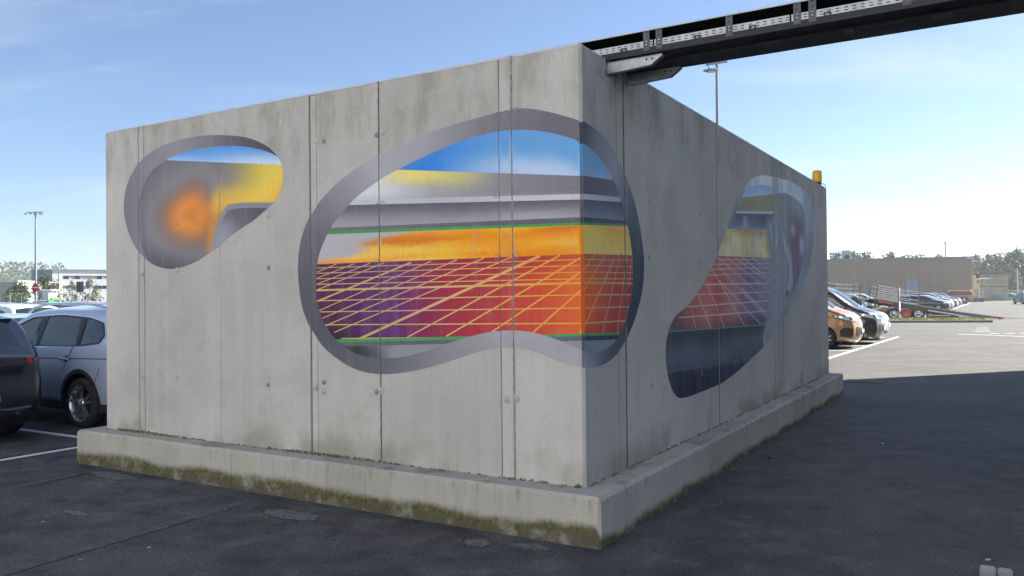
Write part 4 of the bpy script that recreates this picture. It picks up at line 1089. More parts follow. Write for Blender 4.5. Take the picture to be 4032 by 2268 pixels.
for x in [0.32, 0.42, 0.95, 1.42, 1.52, 2.10, 2.62, 2.72, 3.3, 3.85, 3.95, 4.6, 5.2, 5.3]:
    m = MB(); slotted(m, 0, 0.150, 0, 0.003, 0, 0.05, 0.036, 0.008, 1)
    # upright strap: the slotted plate stood on end
    m.v = [(x + p[2], TY0 - 0.006 + p[1], TZ + 0.006 + p[0]) for p in m.v]
    m.build('upright_strap', M['galv_dark'], tray)
    for q in (0.048, 0.072):
        MB().lathe([(0.0001, -0.007), (0.008, -0.006), (0.009, 0.0)], 8, Matrix.Translation((x + 0.025, TY0 - 0.006, TZ + q))).build('bolt', M['chrome'], tray)
for x in (0.14, 0.72, 1.12, 1.62, 2.35, 3.0, 3.6, 4.3):
    m = MB(); m.box(x, x + 0.006, TY0 - 0.02, TY0 - 0.004, TZ + 0.03, TZ + 0.052); m.box(x + 0.038, x + 0.044, TY0 - 0.02, TY0 - 0.004, TZ + 0.03, TZ + 0.052)
    m.box(x + 0.006, x + 0.038, TY0 - 0.02, TY0 - 0.017, TZ + 0.046, TZ + 0.052)
    m.build('clip', M['black'], tray)
for k_ in range(10):
    x = 0.6 + 0.55 * k_
    MB().box(x, x + 0.07 + 0.05 * (k_ % 2), TY0 + 0.2, TY0 + 0.30, TZ - 0.028, TZ - 0.021).build('joining_clip', M['black'], tray)
m = MB()
for k_ in range(7):
    m.tube([(TX0, TY0 + 0.04 + 0.032 * k_, TZ + 0.02), (1.5, TY0 + 0.045 + 0.03 * k_, TZ + 0.019), (TX1, TY0 + 0.04 + 0.032 * k_, TZ + 0.02)], 0.014, 6)
m.build('cables', M['black'], tray)
# the two cantilever arms
for yy in (0.462, 0.868):
    prof = [(0.004, 3.492), (0.37, 3.512), (0.455, 3.572), (0.455, 3.583), (0.004, 3.583)]
    arm = MB(); arm.prism(prof, yy, yy + 0.004)
    arm.box(0.004, 0.37, yy, yy + 0.045, 3.488, 3.4915) if False else arm.add([(0.004, yy, 3.492), (0.37, yy, 3.512), (0.37, yy + 0.045, 3.512), (0.004, yy + 0.045, 3.492)], [(0, 1, 2, 3)])
    arm.box(0.004, 0.45, yy + 0.0045, yy + 0.045, 3.5805, 3.5835)
    arm.prism(prof, yy + 0.046, yy + 0.05)
    a_ = arm.build('bracket_arm', M['galv'], tray)
    for hx in (0.33, 0.375):
        MB().lathe([(0.0001, -0.0015), (0.008, -0.0015), (0.008, 0.0)], 10, Matrix.Translation((hx, yy - 0.0005, 3.556))).build('bolt_hole', M['black'], a_)
    m = MB(); m.box(0.001, 0.006, yy - 0.05, yy + 0.11, 3.478, 3.612)
    p_ = m.build('bracket_plate', M['galv'], tray)
    for q in (3.505, 3.575):
        MB().lathe([(0.0001, -0.007), (0.009, -0.006), (0.010, 0.0)], 8, Matrix.Translation((0.006, yy - 0.028, q)) @ Matrix.Rotation(math.pi / 2, 4, 'Z')).build('bolt', M['galv_dark'], p_)

# warning beacon on the far corner
bc = empty('warning_beacon', W(-0.07, 9.28, HT), -TH, 'yellow warning beacon on top of the far right wall corner', 'beacon')
RX = Matrix.Rotation(-math.pi / 2, 4, 'X')
RXU = Matrix.Rotation(math.pi / 2, 4, 'X')
MB().lathe([(0.0001, 0.0), (0.070, 0.0), (0.070, 0.03), (0.064, 0.042), (0.0001, 0.042)], 20, RXU).build('base', M['black'], bc)
MB().lathe([(0.074, 0.042), (0.084, 0.07), (0.076, 0.21), (0.066, 0.235), (0.04, 0.245), (0.0001, 0.247)], 20, RXU).build('dome', M['yellow'], bc)
for k_ in range(10):
    a = 2 * math.pi * k_ / 10
    MB().bar((0.081 * math.cos(a), 0.081 * math.sin(a), 0.08), (0.074 * math.cos(a), 0.074 * math.sin(a), 0.21), 0.006, 0.006).build('rib', M['yellow'], bc)
MB().tube([(0.0, 0.10, 0.03), (0.09, 0.16, 0.02), (0.10, 0.20, -0.02)], 0.007, 6).build('cable', M['black'], bc)

# ------------------------------------------------------------------ tall works building outside the frame on the right; it throws the shade
fb = empty('factory_hall', W(6.2, 0, 0), -TH, 'tall pale factory hall beyond the right edge that the cable tray runs to', 'building')
K_X, K_Y, F_H = 0.0, 19.8, 19.5
M['clad'] = plain('pale_cladding', (0.82, 0.82, 0.80), 0.5, 0.2, 0.08, 1)
F_L = 12.2
MB().box(0.05, 26, 1.25, K_Y - 0.05, 0, F_L - 0.1).build('wall', M['clad'], fb)
for i in range(8):
    w_ = (K_Y - 1.25) / 8
    MB().box(0.0, 0.046, 1.25 + w_ * i + 0.01, 1.25 + w_ * (i + 1) - .01, 0.4, F_L).build('panel', M['clad'], fb)
for i in range(8):
    MB().box(0.1 + 3 * i, 3.08 + 3 * i, K_Y - 0.046, K_Y, 0.4, F_L).build('panel', M['clad'], fb)
MB().box(-0.1, 26.1, 1.1, K_Y + 0.1, F_L + 0.001, F_L + 0.12).build('roof_edge', M['galv_dark'], fb)
MB().box(-0.03, 0.3, 2.0, 6.0, 0, 4.2).build('door', M['galv_dark'], fb)
MB().box(0.0, 1.2, 0.2, 1.2, 0, 5.0).build('cable_riser', M['clad'], fb)
# unseen tower added behind the low hall to shade the left-hand cars
tw = empty('shade_tower', W(14.0, 0, 0), -TH, 'tall pale shade tower added unseen behind the factory hall beyond the right edge', 'building')
MB().box(0.05, 26, 20.6, 29.0, 0, 29.5).build('wall', M['clad'], tw)
for i in range(3): MB().box(0.0, 0.046, 20.6 + 2.8 * i + .01, 20.6 + 2.8 * (i + 1) - .01, 12.5, 29.6).build('panel', M['clad'], tw)
MB().box(-0.1, 26.1, 20.5, 29.02, 29.601, 29.75).build('roof_edge', M['galv_dark'], tw)

# unseen white building added behind the camera to bounce sunlight into the shade
wb = empty('bounce_building', W(-14, -20.5, 0), -TH, 'long white building added unseen behind the viewpoint to bounce sunlight', 'building')
M['render_white'] = plain('white_render', (0.83, 0.815, 0.785), 0.8, 0, 0.04, 0.6)
MB().box(-6, 30, -14, -0.12, 0, 16.8).build('wall', M['render_white'], wb)
for i in range(9):
    for z0 in (0.15, 6.55):
        MB().box(-6 + 4 * i + 0.02, -2 + 4 * i - 0.02, -0.118, 0.0, z0, z0 + (3.6 if z0 < 1 else 10.1)).build('panel', M['render_white'], wb)
    MB().box(-6 + 4 * i + 0.15, -2 + 4 * i - 0.15, -0.117, -0.06, 4.0, 6.3).build('window', M['glass'], wb)
MB().box(-6.2, 30.2, -14.2, 0.15, 16.801, 17.0).build('roof_edge', M['galv_dark'], wb)

# ------------------------------------------------------------------ cars
def chaikin_open(p, it):
    return smooth_line(p, False, it)
def cut_corners(pts, k_=0.10):
    p = np.array(pts, float); a = np.roll(p, 1, 0); b = np.roll(p, -1, 0)
    return np.stack([p + (a - p) * k_, p + (a - p) * k_ * .3 + (b - p) * k_ * .3, p + (b - p) * k_], 1).reshape(-1, 2)
class CarShell:
    """body from a side silhouette: side skins y(x,z) plus a strip across the car along the silhouette"""
    def __init__(s, sp, res):
        s.sp = sp; s.res = res
        up = chaikin_open(sp['path'], 2 if res < 0.2 else 1)
        # resample
        d = np.r_[0, np.cumsum(np.linalg.norm(np.diff(up, axis=0), axis=1))]
        n = int(d[-1] / (res * 0.6)); t_ = np.linspace(0, d[-1], n)
        s.up = np.stack([np.interp(t_, d, up[:, 0]), np.interp(t_, d, up[:, 1])], 1)
        # bottom with wheel arches, from rear to front
        zc = sp['clear']; bot = []
        x_r, x_f = s.up[-1, 0], s.up[0, 0]
        for ax in sorted(sp['axles']):
            ra, zw = sp['arch'], sp['wr']
            h = math.sqrt(max(ra * ra - (zw - zc) ** 2, 0.01))
            a0 = math.atan2(zc - zw, -h); a1 = math.atan2(zc - zw, h)
            if a0 < 0: a0 += 2 * math.pi
            for k_ in range(13):
                a = a0 + (a1 - a0) * k_ / 12
                bot.append((ax + ra * math.cos(a), zw + ra * math.sin(a)))
        bot = np.array([(x_r + 0.12, zc + 0.02)] + bot + [(x_f - 0.12, zc + 0.02)])
        s.bot = bot
        s.sil = np.vstack([s.up, bot])
        s.W = sp['W'] / 2
        s.xf, s.xr = s.up[:, 0].max(), s.up[:, 0].min()
        s.zr = s.up[:, 1].max()
    def half(s, P, rounding=True):
        sp = s.sp; x, z = P[:, 0], P[:, 1]; zb = sp['belt']
        f = 1 - 0.07 * np.clip((0.68 - z) / 0.5, 0, 1) ** 2 - 0.035 * np.clip((z - 0.72) / (zb - 0.72), 0, 1) ** 1.5
        f -= sp['tumble'] * np.clip((z - zb) / (s.zr - zb), 0, 1.2) ** 1.15
        y = s.W * f
        lf, lr = sp['nose'], sp['tail']
        y -= s.W * sp['kf'] * np.clip((x - (s.xf - lf)) / lf, 0, 1) ** 2.2
        y -= s.W * sp['kr'] * np.clip(((s.xr + lr) - x) / lr, 0, 1) ** 2.2
        if rounding:
            d = np.full(len(P), 9.0)
            for a, b in zip(s.up[:-1], s.up[1:]): d = np.minimum(d, seg_d(P, a, b))
            r_ = sp['round']; q = np.clip(1 - d / r_, 0, 1)
            y = y - r_ * (1 - np.sqrt(1 - np.minimum(q, 0.999) ** 2))
        return y
    def side_pt(s, x, z, sgn=-1, off=0.0):
        y = float(s.half(np.array([[x, z]]))[0]) + off
        return Vector((x, sgn * y, z))
    def cap(s, i, t_):
        """point on the strip across the car at silhouette vertex i, t in -1..1"""
        i = int(i); p = s.up[i]
        a, b = s.up[max(i - 1, 0)], s.up[min(i + 1, len(s.up) - 1)]
        d = (b - a) / np.linalg.norm(b - a); n_ = np.array([-d[1], d[0]])
        if n_ @ (p - np.array([0, 0.7])) < 0: n_ = -n_
        endish = abs(n_[0])
        cr = s.sp['crown'] * (1 + 1.5 * endish)
        y = s.halfb[i]
        q = p + n_ * cr * (1 - t_ * t_)
        return Vector((q[0], y * t_, q[1]))
    def end_pt(s, front, t_, z, off=0.0):
        """point on the nose or tail surface at height z"""
        ii = [i for i in range(len(s.up)) if (s.up[i, 0] > 0) == front]
        if not front: ii = ii[::-1]
        zs = s.up[ii, 1]
        k_ = int(np.searchsorted(np.maximum.accumulate(zs), z)); k_ = min(max(k_, 1), len(ii) - 1)
        z0, z1 = zs[k_ - 1], zs[k_]; f = 0 if z1 == z0 else min(max((z - z0) / (z1 - z0), 0), 1)
        a, b = s.cap(ii[k_ - 1], t_), s.cap(ii[k_], t_)
        p = a.lerp(b, f); p.z = z
        p.x += off if front else -off
        return p

def mesh_from(name, V, F, mat, parent, smooth=True, weld=True, color=None):
    me = bpy.data.meshes.new(name)
    bm = bmesh.new()
    vv = [bm.verts.new(v) for v in V]
    for f in F:
        try: bm.faces.new([vv[i] for i in f])
        except ValueError: pass
    if weld: bmesh.ops.remove_doubles(bm, verts=bm.verts[:], dist=0.0008)
    loose = [v for v in bm.verts if not v.link_faces]
    bmesh.ops.delete(bm, geom=loose, context='VERTS')
    bmesh.ops.recalc_face_normals(bm, faces=bm.faces[:])
    bm.to_mesh(me); bm.free()
    me.polygons.foreach_set('use_smooth', [smooth] * len(me.polygons))
    me.set_sharp_from_angle(angle=R(38))
    me.materials.append(mat)
    o = link_mesh(name, me, parent)
    if color: o.color = (*color, 1)
    return o

def tess(poly, step):
    """triangulate a small polygon with inner points"""
    poly = np.array(poly, float); n = len(poly)
    lo, hi = poly.min(0), poly.max(0)
    gx, gy = np.meshgrid(np.arange(lo[0] + step / 2, hi[0], step), np.arange(lo[1] + step / 2, hi[1], step))
    G = np.stack([gx.ravel(), gy.ravel()], 1)
    if len(G): G = G[inside(G, poly)]
    # subdivide the edges
    B = []
    for a, b in zip(poly, np.roll(poly, -1, 0)):
        k_ = max(1, int(np.linalg.norm(b - a) / step))
        B += [a + (b - a) * j / k_ for j in range(k_)]
    B = np.array(B)
    vs = np.vstack([B, G]) if len(G) else B
    es = [(i, (i + 1) % len(B)) for i in range(len(B))]
    V, _, F, *_r = delaunay_2d_cdt([Vector(p) for p in vs], es, [], 0, 1e-6)
    V = np.array([(p.x, p.y) for p in V]); F = [f for f in F if inside(V[list(f)].mean(0)[None], poly)[0]]
    return V, F

def build_car(name, sp, res, color, label, cat, group=None, clear_glass=False, trim=True):
    sh = CarShell(sp, res)
    root = empty(name, (0, 0, 0), 0, label, cat, group)
    root.color = (*color, 1)
    sh.halfb = sh.half(sh.up)
    # ---- side skin
    vs = [tuple(p) for p in sh.sil]; n = len(vs)
    es = [(i, (i + 1) % n) for i in range(n)]
    def addpoly(p, closed=True):
        b = len(vs); vs.extend(map(tuple, p)); k_ = len(p)
        es.extend((b + i, b + i + 1) for i in range(k_ - 1))
        if closed: es.append((b + k_ - 1, b))
    glassp = [cut_corners(p) for p in sp['windows']]
    dlo = cut_corners(sp['dlo'], 0.12)
    cen_d = dlo.mean(0)
    chrome = None
    for p in glassp: addpoly(p)
    addpoly(dlo)
    if sp.get('chrome'):
        nrm = dlo - cen_d
        chrome = dlo + nrm / np.linalg.norm(nrm, axis=1)[:, None] * 0.022
        addpoly(chrome)
    clads = []
    if sp.get('clad'):
        for ax in sp['axles']:
            c_ = np.array([(ax + (sp['arch'] + 0.055) * math.cos(a), sp['wr'] + (sp['arch'] + 0.055) * math.sin(a)) for a in np.linspace(0, 2 * math.pi, 40, endpoint=False)])
            clads.append(c_); addpoly(c_)
        addpoly([(sh.xr - 0.1, sp['clad']), (sh.xf + 0.1, sp['clad'])], False)
    # inner rows near the silhouette so that the shoulders round off
    for i in range(1, len(sh.up) - 1):
        d = sh.up[i + 1] - sh.up[i - 1]; d = d / np.linalg.norm(d); n_ = np.array([d[1], -d[0]])
        if n_ @ (np.array([0, 0.7]) - sh.up[i]) < 0: n_ = -n_
        for k_ in (0.12, 0.4, 1.0):
            q = sh.up[i] + n_ * sp['round'] * k_
            vs.append(tuple(q))
    lo, hi = sh.sil.min(0), sh.sil.max(0)
    gx, gy = np.meshgrid(np.arange(lo[0], hi[0], res), np.arange(lo[1], hi[1], res))
    G = np.stack([gx.ravel(), gy.ravel()], 1); G = G[inside(G, sh.sil)]
    vs.extend(map(tuple, G))
    V, _, F, *_r = delaunay_2d_cdt([Vector(p) for p in vs], es, [], 0, 1e-5)
    V = np.array([(p.x, p.y) for p in V]); F = np.array([f for f in F if len(f) == 3])
    cen = V[F].mean(1)
    k_ = inside(cen, sh.sil); F, cen = F[k_], cen[k_]
    reg = np.zeros(len(F), int)
    if sp.get('clad'):
        reg[cen[:, 1] < sp['clad']] = 3
        for c_ in clads: reg[inside(cen, c_)] = 3
    if chrome is not None: reg[inside(cen, chrome)] = 4
    reg[inside(cen, dlo)] = 2
    wid = np.full(len(F), -1)
    for i, p in enumerate(glassp):
        m_ = inside(cen, p); reg[m_] = 1; wid[m_] = i
    Y = sh.half(V)
    inset = 0.006
    def skin(sel, sgn, off=0.0):
        f = F[sel]; ids, inv = np.unique(f, return_inverse=True); inv = inv.reshape(f.shape)
        return [(V[i, 0], sgn * (Y[i] + off), V[i, 1]) for i in ids], [tuple(x) for x in inv]
    def both(sel, off=0.0):
        a, fa = skin(sel, 1, off); b, fb_ = skin(sel, -1, off)
        return a + b, fa + [tuple(i + len(a) for i in f) for f in fb_]
    # ---- strip across the car
    nt = 9 if res < 0.2 else 5
    ts = np.linspace(-1, 1, nt)
    ts = np.sign(ts) * np.abs(ts) ** 0.8
    body_v, body_f = both(reg == 0)
    def capquads(test):
        V_, F_ = [], []
        for i in range(len(sh.up) - 1):
            mid = (sh.up[i] + sh.up[i + 1]) / 2
            for j in range(nt - 1):
                tm = (ts[j] + ts[j + 1]) / 2
                if test(mid, tm, i):
                    b = len(V_)
                    V_ += [sh.cap(i, ts[j])[:], sh.cap(i + 1, ts[j])[:], sh.cap(i + 1, ts[j + 1])[:], sh.cap(i, ts[j + 1])[:]]
                    F_.append((b, b + 1, b + 2, b + 3))
        return V_, F_
    (wx0, wx1), (rx0, rx1) = sp['ws'], sp['rw']
    zb = sp['belt']
    tw = abs(ts[1]) + 0.02 if nt == 9 else 0.99
    is_ws = lambda m_, t_: wx0 < m_[0] < wx1 and m_[1] > zb - 0.02 and abs(t_) < tw
    is_rw = lambda m_, t_: rx0 < m_[0] < rx1 and sp['rwz'][0] < m_[1] < sp['rwz'][1] and abs(t_) < tw
    is_low = lambda m_, t_: m_[1] < sp.get('bumper', 0.0)
    cv, cf = capquads(lambda m_, t_, i: not is_ws(m_, t_) and not is_rw(m_, t_) and not is_low(m_, t_))
    b = len(body_v); body_v += cv; body_f += [tuple(i + b for i in f) for f in cf]
    body = mesh_from('body', body_v, body_f, M['paint'], root, color=color)
    gm = M['glass_clear'] if clear_glass else M['glass']
    V_, F_ = capquads(lambda m_, t_, i: is_ws(m_, t_));
    if F_: mesh_from('windscreen', V_, F_, gm, root)
    V_, F_ = capquads(lambda m_, t_, i: is_rw(m_, t_))
    if F_: mesh_from('rear_window', V_, F_, gm, root)
    for nm, fr_ in (('front_bumper', True), ('rear_bumper', False)):
        low_v, low_f = capquads(lambda m_, t_, i: is_low(m_, t_) and (m_[0] > 0) == fr_)
        if low_f: mesh_from(nm, low_v, low_f, M['black'], root)
    # underside and wheel tunnels
    uv, uf = [], []
    yb = sh.half(sh.bot, False) - 0.004
    for i in range(len(sh.bot) - 1):
        b = len(uv)
        uv += [(sh.bot[i, 0], yb[i], sh.bot[i, 1]), (sh.bot[i + 1, 0], yb[i + 1], sh.bot[i + 1, 1]), (sh.bot[i + 1, 0], -yb[i + 1], sh.bot[i + 1, 1]), (sh.bot[i, 0], -yb[i], sh.bot[i, 1])]
        uf.append((b, b + 1, b + 2, b + 3))
    mesh_from('underbody', uv, uf, M['black'], root)
    if sp.get('clad'):
        v_, f_ = both(reg == 3); mesh_from('cladding', v_, f_, M['black'], root)
    v_, f_ = both(reg == 2)
    if f_: mesh_from('window_pillar', v_, f_, M['black'], root)
    for wi in range(len(glassp)):
        for sgn in (1, -1):
            v_, f_ = skin(wid == wi, sgn, -inset)
            if f_: mesh_from('side_window', v_, f_, gm, root)
    if chrome is not None:
        for sgn in (1, -1):
            v_, f_ = skin(reg == 4, sgn, 0.003); mesh_from('window_trim', v_, f_, M['chrome'], root)
    # ---- patches on nose, tail and flanks
    def end_patch(nm, front, poly, mat, off=0.006, step=0.06, mirror=True, parent=None):
        V2, F2 = tess(poly, step)
        for sgn in ((1, -1) if mirror else (1,)):
            mesh_from(nm, [sh.end_pt(front, float(a) * sgn, float(b), off)[:] for a, b in V2], F2, mat, parent or root)
    def side_patch(nm, poly, mat, off=0.005, step=0.07, sides=(1, -1), parent=None):
        V2, F2 = tess(poly, step)
        yy = sh.half(V2) + off
        for sgn in sides:
            mesh_from(nm, [(V2[i, 0], sgn * yy[i], V2[i, 1]) for i in range(len(V2))], F2, mat, parent or root)
    for q in sp.get('end_patches', []): end_patch(*q)
    for q in sp.get('side_patches', []): side_patch(*q)
    # ---- wheels
    wr, ww = sp['wr'], sp.get('ww', 0.22)
    nn = 28 if res < 0.2 else 16
    tyre = MB().lathe([(wr * 0.70, -ww / 2 + 0.012), (wr * 0.80, -ww / 2), (wr * 0.95, -ww / 2 + 0.012), (wr, -ww / 2 + 0.045), (wr, ww / 2 - 0.045), (wr * 0.95, ww / 2 - 0.012), (wr * 0.80, ww / 2), (wr * 0.70, ww / 2 - 0.012)], nn)
    rim = MB().lathe([(wr * 0.72, -ww / 2 + 0.004), (wr * 0.70, -ww / 2 + 0.014), (wr * 0.66, -ww / 2 + 0.03), (wr * 0.64, 0.02)], nn)
    ns = sp.get('spokes', 5)
    for q in range(ns):
        for dq in ((-0.11, 0.11) if sp.get('twin', True) else (0,)):
            a = 2 * math.pi * q / ns + math.pi / 2
            rim.bar((0.05 * math.cos(a + dq * 2), -ww / 2 + 0.035, 0.05 * math.sin(a + dq * 2)), (wr * 0.68 * math.cos(a + dq * 1.7), -ww / 2 + 0.018, wr * 0.68 * math.sin(a + dq * 1.7)), 0.035, 0.02, (0, 1, 0))
    rim.lathe([(0.0001, -ww / 2 + 0.01), (0.055, -ww / 2 + 0.014), (0.065, -ww / 2 + 0.05)], 12)
    back = MB().lathe([(0.0001, 0.022), (wr * 0.66, 0.022)], nn)
    tm = rm = bk = None
    for ax in sp['axles']:
        for sgn in (-1, 1):
            y = sgn * (s_w := s_wheel(sh, ax, wr) - ww / 2)
            if tm is None:
                o = tyre.build('wheel', M['rubber'], root); tm = o.data
                r_ = rim.build('rim', M['alloy'], o); rm = r_.data
                b_ = back.build('brake_disc', M['alloy_dark'], o); bk = b_.data
            else:
                o = link_mesh('wheel', tm, root)
                link_mesh('rim', rm, o); link_mesh('brake_disc', bk, o)
            o.location = (ax, y, wr)
            if sgn > 0: o.rotation_euler = (0, 0, math.pi)
    # ---- mirrors
    mx_, mz = sp['mirror']
    for sgn in (1, -1):
        p = sh.side_pt(mx_, mz, sgn)
        m = MB().cbox(-0.06, 0.09, -0.09, 0.09, -0.065, 0.075, 0.03)
        o = m.build('mirror', M['paint'], root, (p.x, p.y + sgn * 0.12, mz + 0.05)); o.color = (*color, 1)
        MB().bar((0, -sgn * 0.13, -0.05), (0, -sgn * 0.05, -0.03), 0.06, 0.04).build('arm', M['black'], o)
    root['sh'] = 0
    del root['sh']
    return root, sh, end_patch, side_patch
def s_wheel(sh, ax, wr):
    """lateral position of the wheel's outer face"""
    return float(sh.half(np.array([[ax, wr + 0.36]]), False)[0]) - 0.012

# -- silver SUV
SUV = dict(W=1.84, belt=1.06, tumble=0.22, nose=0.7, tail=0.55, kf=0.22, kr=0.14, round=0.085, crown=0.035, clear=0.24,
  wr=0.355, ww=0.235, arch=0.415, axles=(1.36, -1.32), clad=0.36, chrome=True, spokes=5, mirror=(0.78, 1.06),
  path=[(2.13, .26), (2.22, .34), (2.25, .62), (2.20, .86), (2.02, 1.00), (1.55, 1.08), (1.12, 1.13), (0.75, 1.36), (0.38, 1.565), (0.0, 1.645), (-.7, 1.67), (-1.5, 1.64), (-1.92, 1.585), (-2.02, 1.50), (-2.16, 1.14), (-2.24, .98), (-2.27, .72), (-2.25, .40), (-2.15, .26)],
  ws=(0.42, 1.10), rw=(-2.16, -1.98), rwz=(1.14, 1.50), bumper=0.36,
  dlo=[(0.92, 1.115), (0.45, 1.42), (0.12, 1.53), (-.6, 1.565), (-1.3, 1.53), (-1.68, 1.46), (-1.80, 1.28), (-1.72, 1.17), (-1.3, 1.135), (-.3, 1.11), (0.3, 1.10)],
  windows=[[(0.84, 1.128), (0.44, 1.395), (0.12, 1.505), (-.12, 1.525), (-.17, 1.12), (0.3, 1.115)],
           [(-.28, 1.535), (-.6, 1.545), (-1.10, 1.52), (-1.17, 1.145), (-.7, 1.13), (-.24, 1.122)],
           [(-1.24, 1.515), (-1.60, 1.455), (-1.73, 1.30), (-1.66, 1.19), (-1.25, 1.15)]],
  side_patches=[('sill_trim', [(0.85, .395), (0.85, .372), (-.83, .372), (-.83, .395)], None), ('door_gap', [(0.93, 1.09), (0.915, 1.09), (0.90, .45), (0.915, .45)], None),
    ('door_gap', [(-.19, 1.11), (-.204, 1.11), (-.214, .45), (-.20, .45)], None), ('door_gap', [(-1.12, 1.14), (-1.134, 1.14), (-.955, .80), (-.94, .80)], None),
    ('shoulder_crease', [(0.9, .925), (0.9, .915), (-1.95, .972), (-1.95, .984)], None), ('tail_lamp', [(-2.25, .94), (-2.05, .95), (-2.02, 1.0), (-2.08, 1.07), (-2.2, 1.08)], None),
    ('bumper_gap', [(-1.70, .64), (-1.80, .86), (-1.788, .86), (-1.686, .64)], None), ('rear_reflector', [(-2.05, .50), (-2.05, .44), (-2.2, .44), (-2.2, .50)], None)],
  end_patches=[('tail_lamp', False, [(0.55, .92), (0.98, .92), (0.98, 1.06), (0.55, 1.04)], None), ('number_plate', False, [(-.27, .80), (.27, .80), (.27, .91), (-.27, .91)], None, 0.01, 0.1, False),
    ('headlamp', True, [(0.55, .78), (0.97, .80), (0.97, .90), (0.50, .86)], None), ('grille', True, [(-.5, .68), (.5, .68), (.5, .86), (-.5, .86)], None, 0.008, 0.1, False)])
def fill(sp, d):
    for key in ('side_patches', 'end_patches'):
        out = []
        for q in sp.get(key, []):
            q = list(q); mi_ = 3 if key == 'end_patches' else 2
            if q[mi_] is None: q[mi_] = M[d[q[0]]]
            out.append(tuple(q))
        sp[key] = out
PM = dict(sill_trim='chrome', door_gap='black', shoulder_crease='lamp_dark', tail_lamp='tail_red', bumper_gap='black', rear_reflector='tail_red', number_plate='plate', headlamp='lamp_glass', grille='black',
          light_bar='lamp_dark', lower_panel='black', skid_plate='pole', grille_slat='chrome', intake='black', fog_lamp='lamp_glass', badge='chrome', rub_strip='black', door_handle='black')
fill(SUV, PM)
def placed(root, x, y, rz):
    """put a car with its origin at block-frame x, y; rz = heading in the block frame (0 = block +x)"""
    root.location = W(x, y); root.rotation_euler = (0, 0, rz - TH); return root

SILVER_SKY_TINT = (0.42, 0.49, 0.64)  # blue tint puts the reflected sky into the silver paint colour
suv, sh, ep, spp = build_car('parked_suv', SUV, 0.085, SILVER_SKY_TINT, 'silver SUV with five-spoke alloy wheel parked against the left end of the concrete block', 'car', None, True)
for sgn in (1, -1):
    m = MB(); pts = [(0.42, 1.585), (0.30, 1.665), (-.2, 1.725), (-1.2, 1.705), (-1.62, 1.655), (-1.72, 1.60)]
    m.tube([(a, sgn * (float(sh.half(np.array([[a, min(b, 1.6)]]), False)[0]) - 0.07), b) for a, b in pts], 0.017, 8)
    m.build('roof_rail', M['chrome'], suv)
    for hx in (0.02, -.98):
        p = sh.side_pt(hx, .955, sgn, 0.03)
        o = MB().cbox(-0.11, 0.11, -0.018, 0.018, -0.02, 0.02, 0.012).build('door_handle', M['paint'], suv, p[:]); o.color = (*SILVER_SKY_TINT, 1)
        MB().lathe([(0.0001, 0.0), (0.05, 0.0), (0.055, -0.004)], 14, Matrix.Translation((0, -sgn * 0.025, -0.005))).build('recess', M['alloy_dark'], o)
def seats(root, rows, w=0.42):
    for x, ys_ in rows:
        for y in ys_:
            o = MB().cbox(x - 0.28, x + 0.25, y - w / 2, y + w / 2, 0.48, 0.66, 0.05).build('seat', M['seat'], root)
            m = MB(); m.v = []; m.cbox(-0.07, 0.07, -w / 2, w / 2, 0, 0.62, 0.05)
            m.v = [(x - 0.26 + p[0] - p[2] * 0.25, y + p[1], 0.62 + p[2]) for p in m.v]; m.build('backrest', M['seat'], o)
            m = MB(); m.cbox(-0.05, 0.05, -0.14, 0.14, 0, 0.20, 0.04)
            m.v = [(x - 0.43 + p[0] - p[2] * 0.2, y + p[1], 1.27 + p[2]) for p in m.v]; m.build('headrest', M['seat'], o)
seats(suv, [(0.35, (0.38, -0.38)), (-.55, (0.38, 0, -0.38))])
MB().cbox(0.75, 1.15, -0.7, 0.7, 0.75, 1.06, 0.06).build('dashboard', M['seat'], suv)
MB().tube([(0.62 + 0.06 * math.sin(a), 0.38 + 0.18 * math.cos(a), 1.0 + 0.17 * math.sin(a)) for a in np.linspace(0, 6.28, 17)], 0.014, 6).build('steering_wheel', M['black'], suv)
placed(suv, -8.27 - 1.32, 2.06, math.pi)

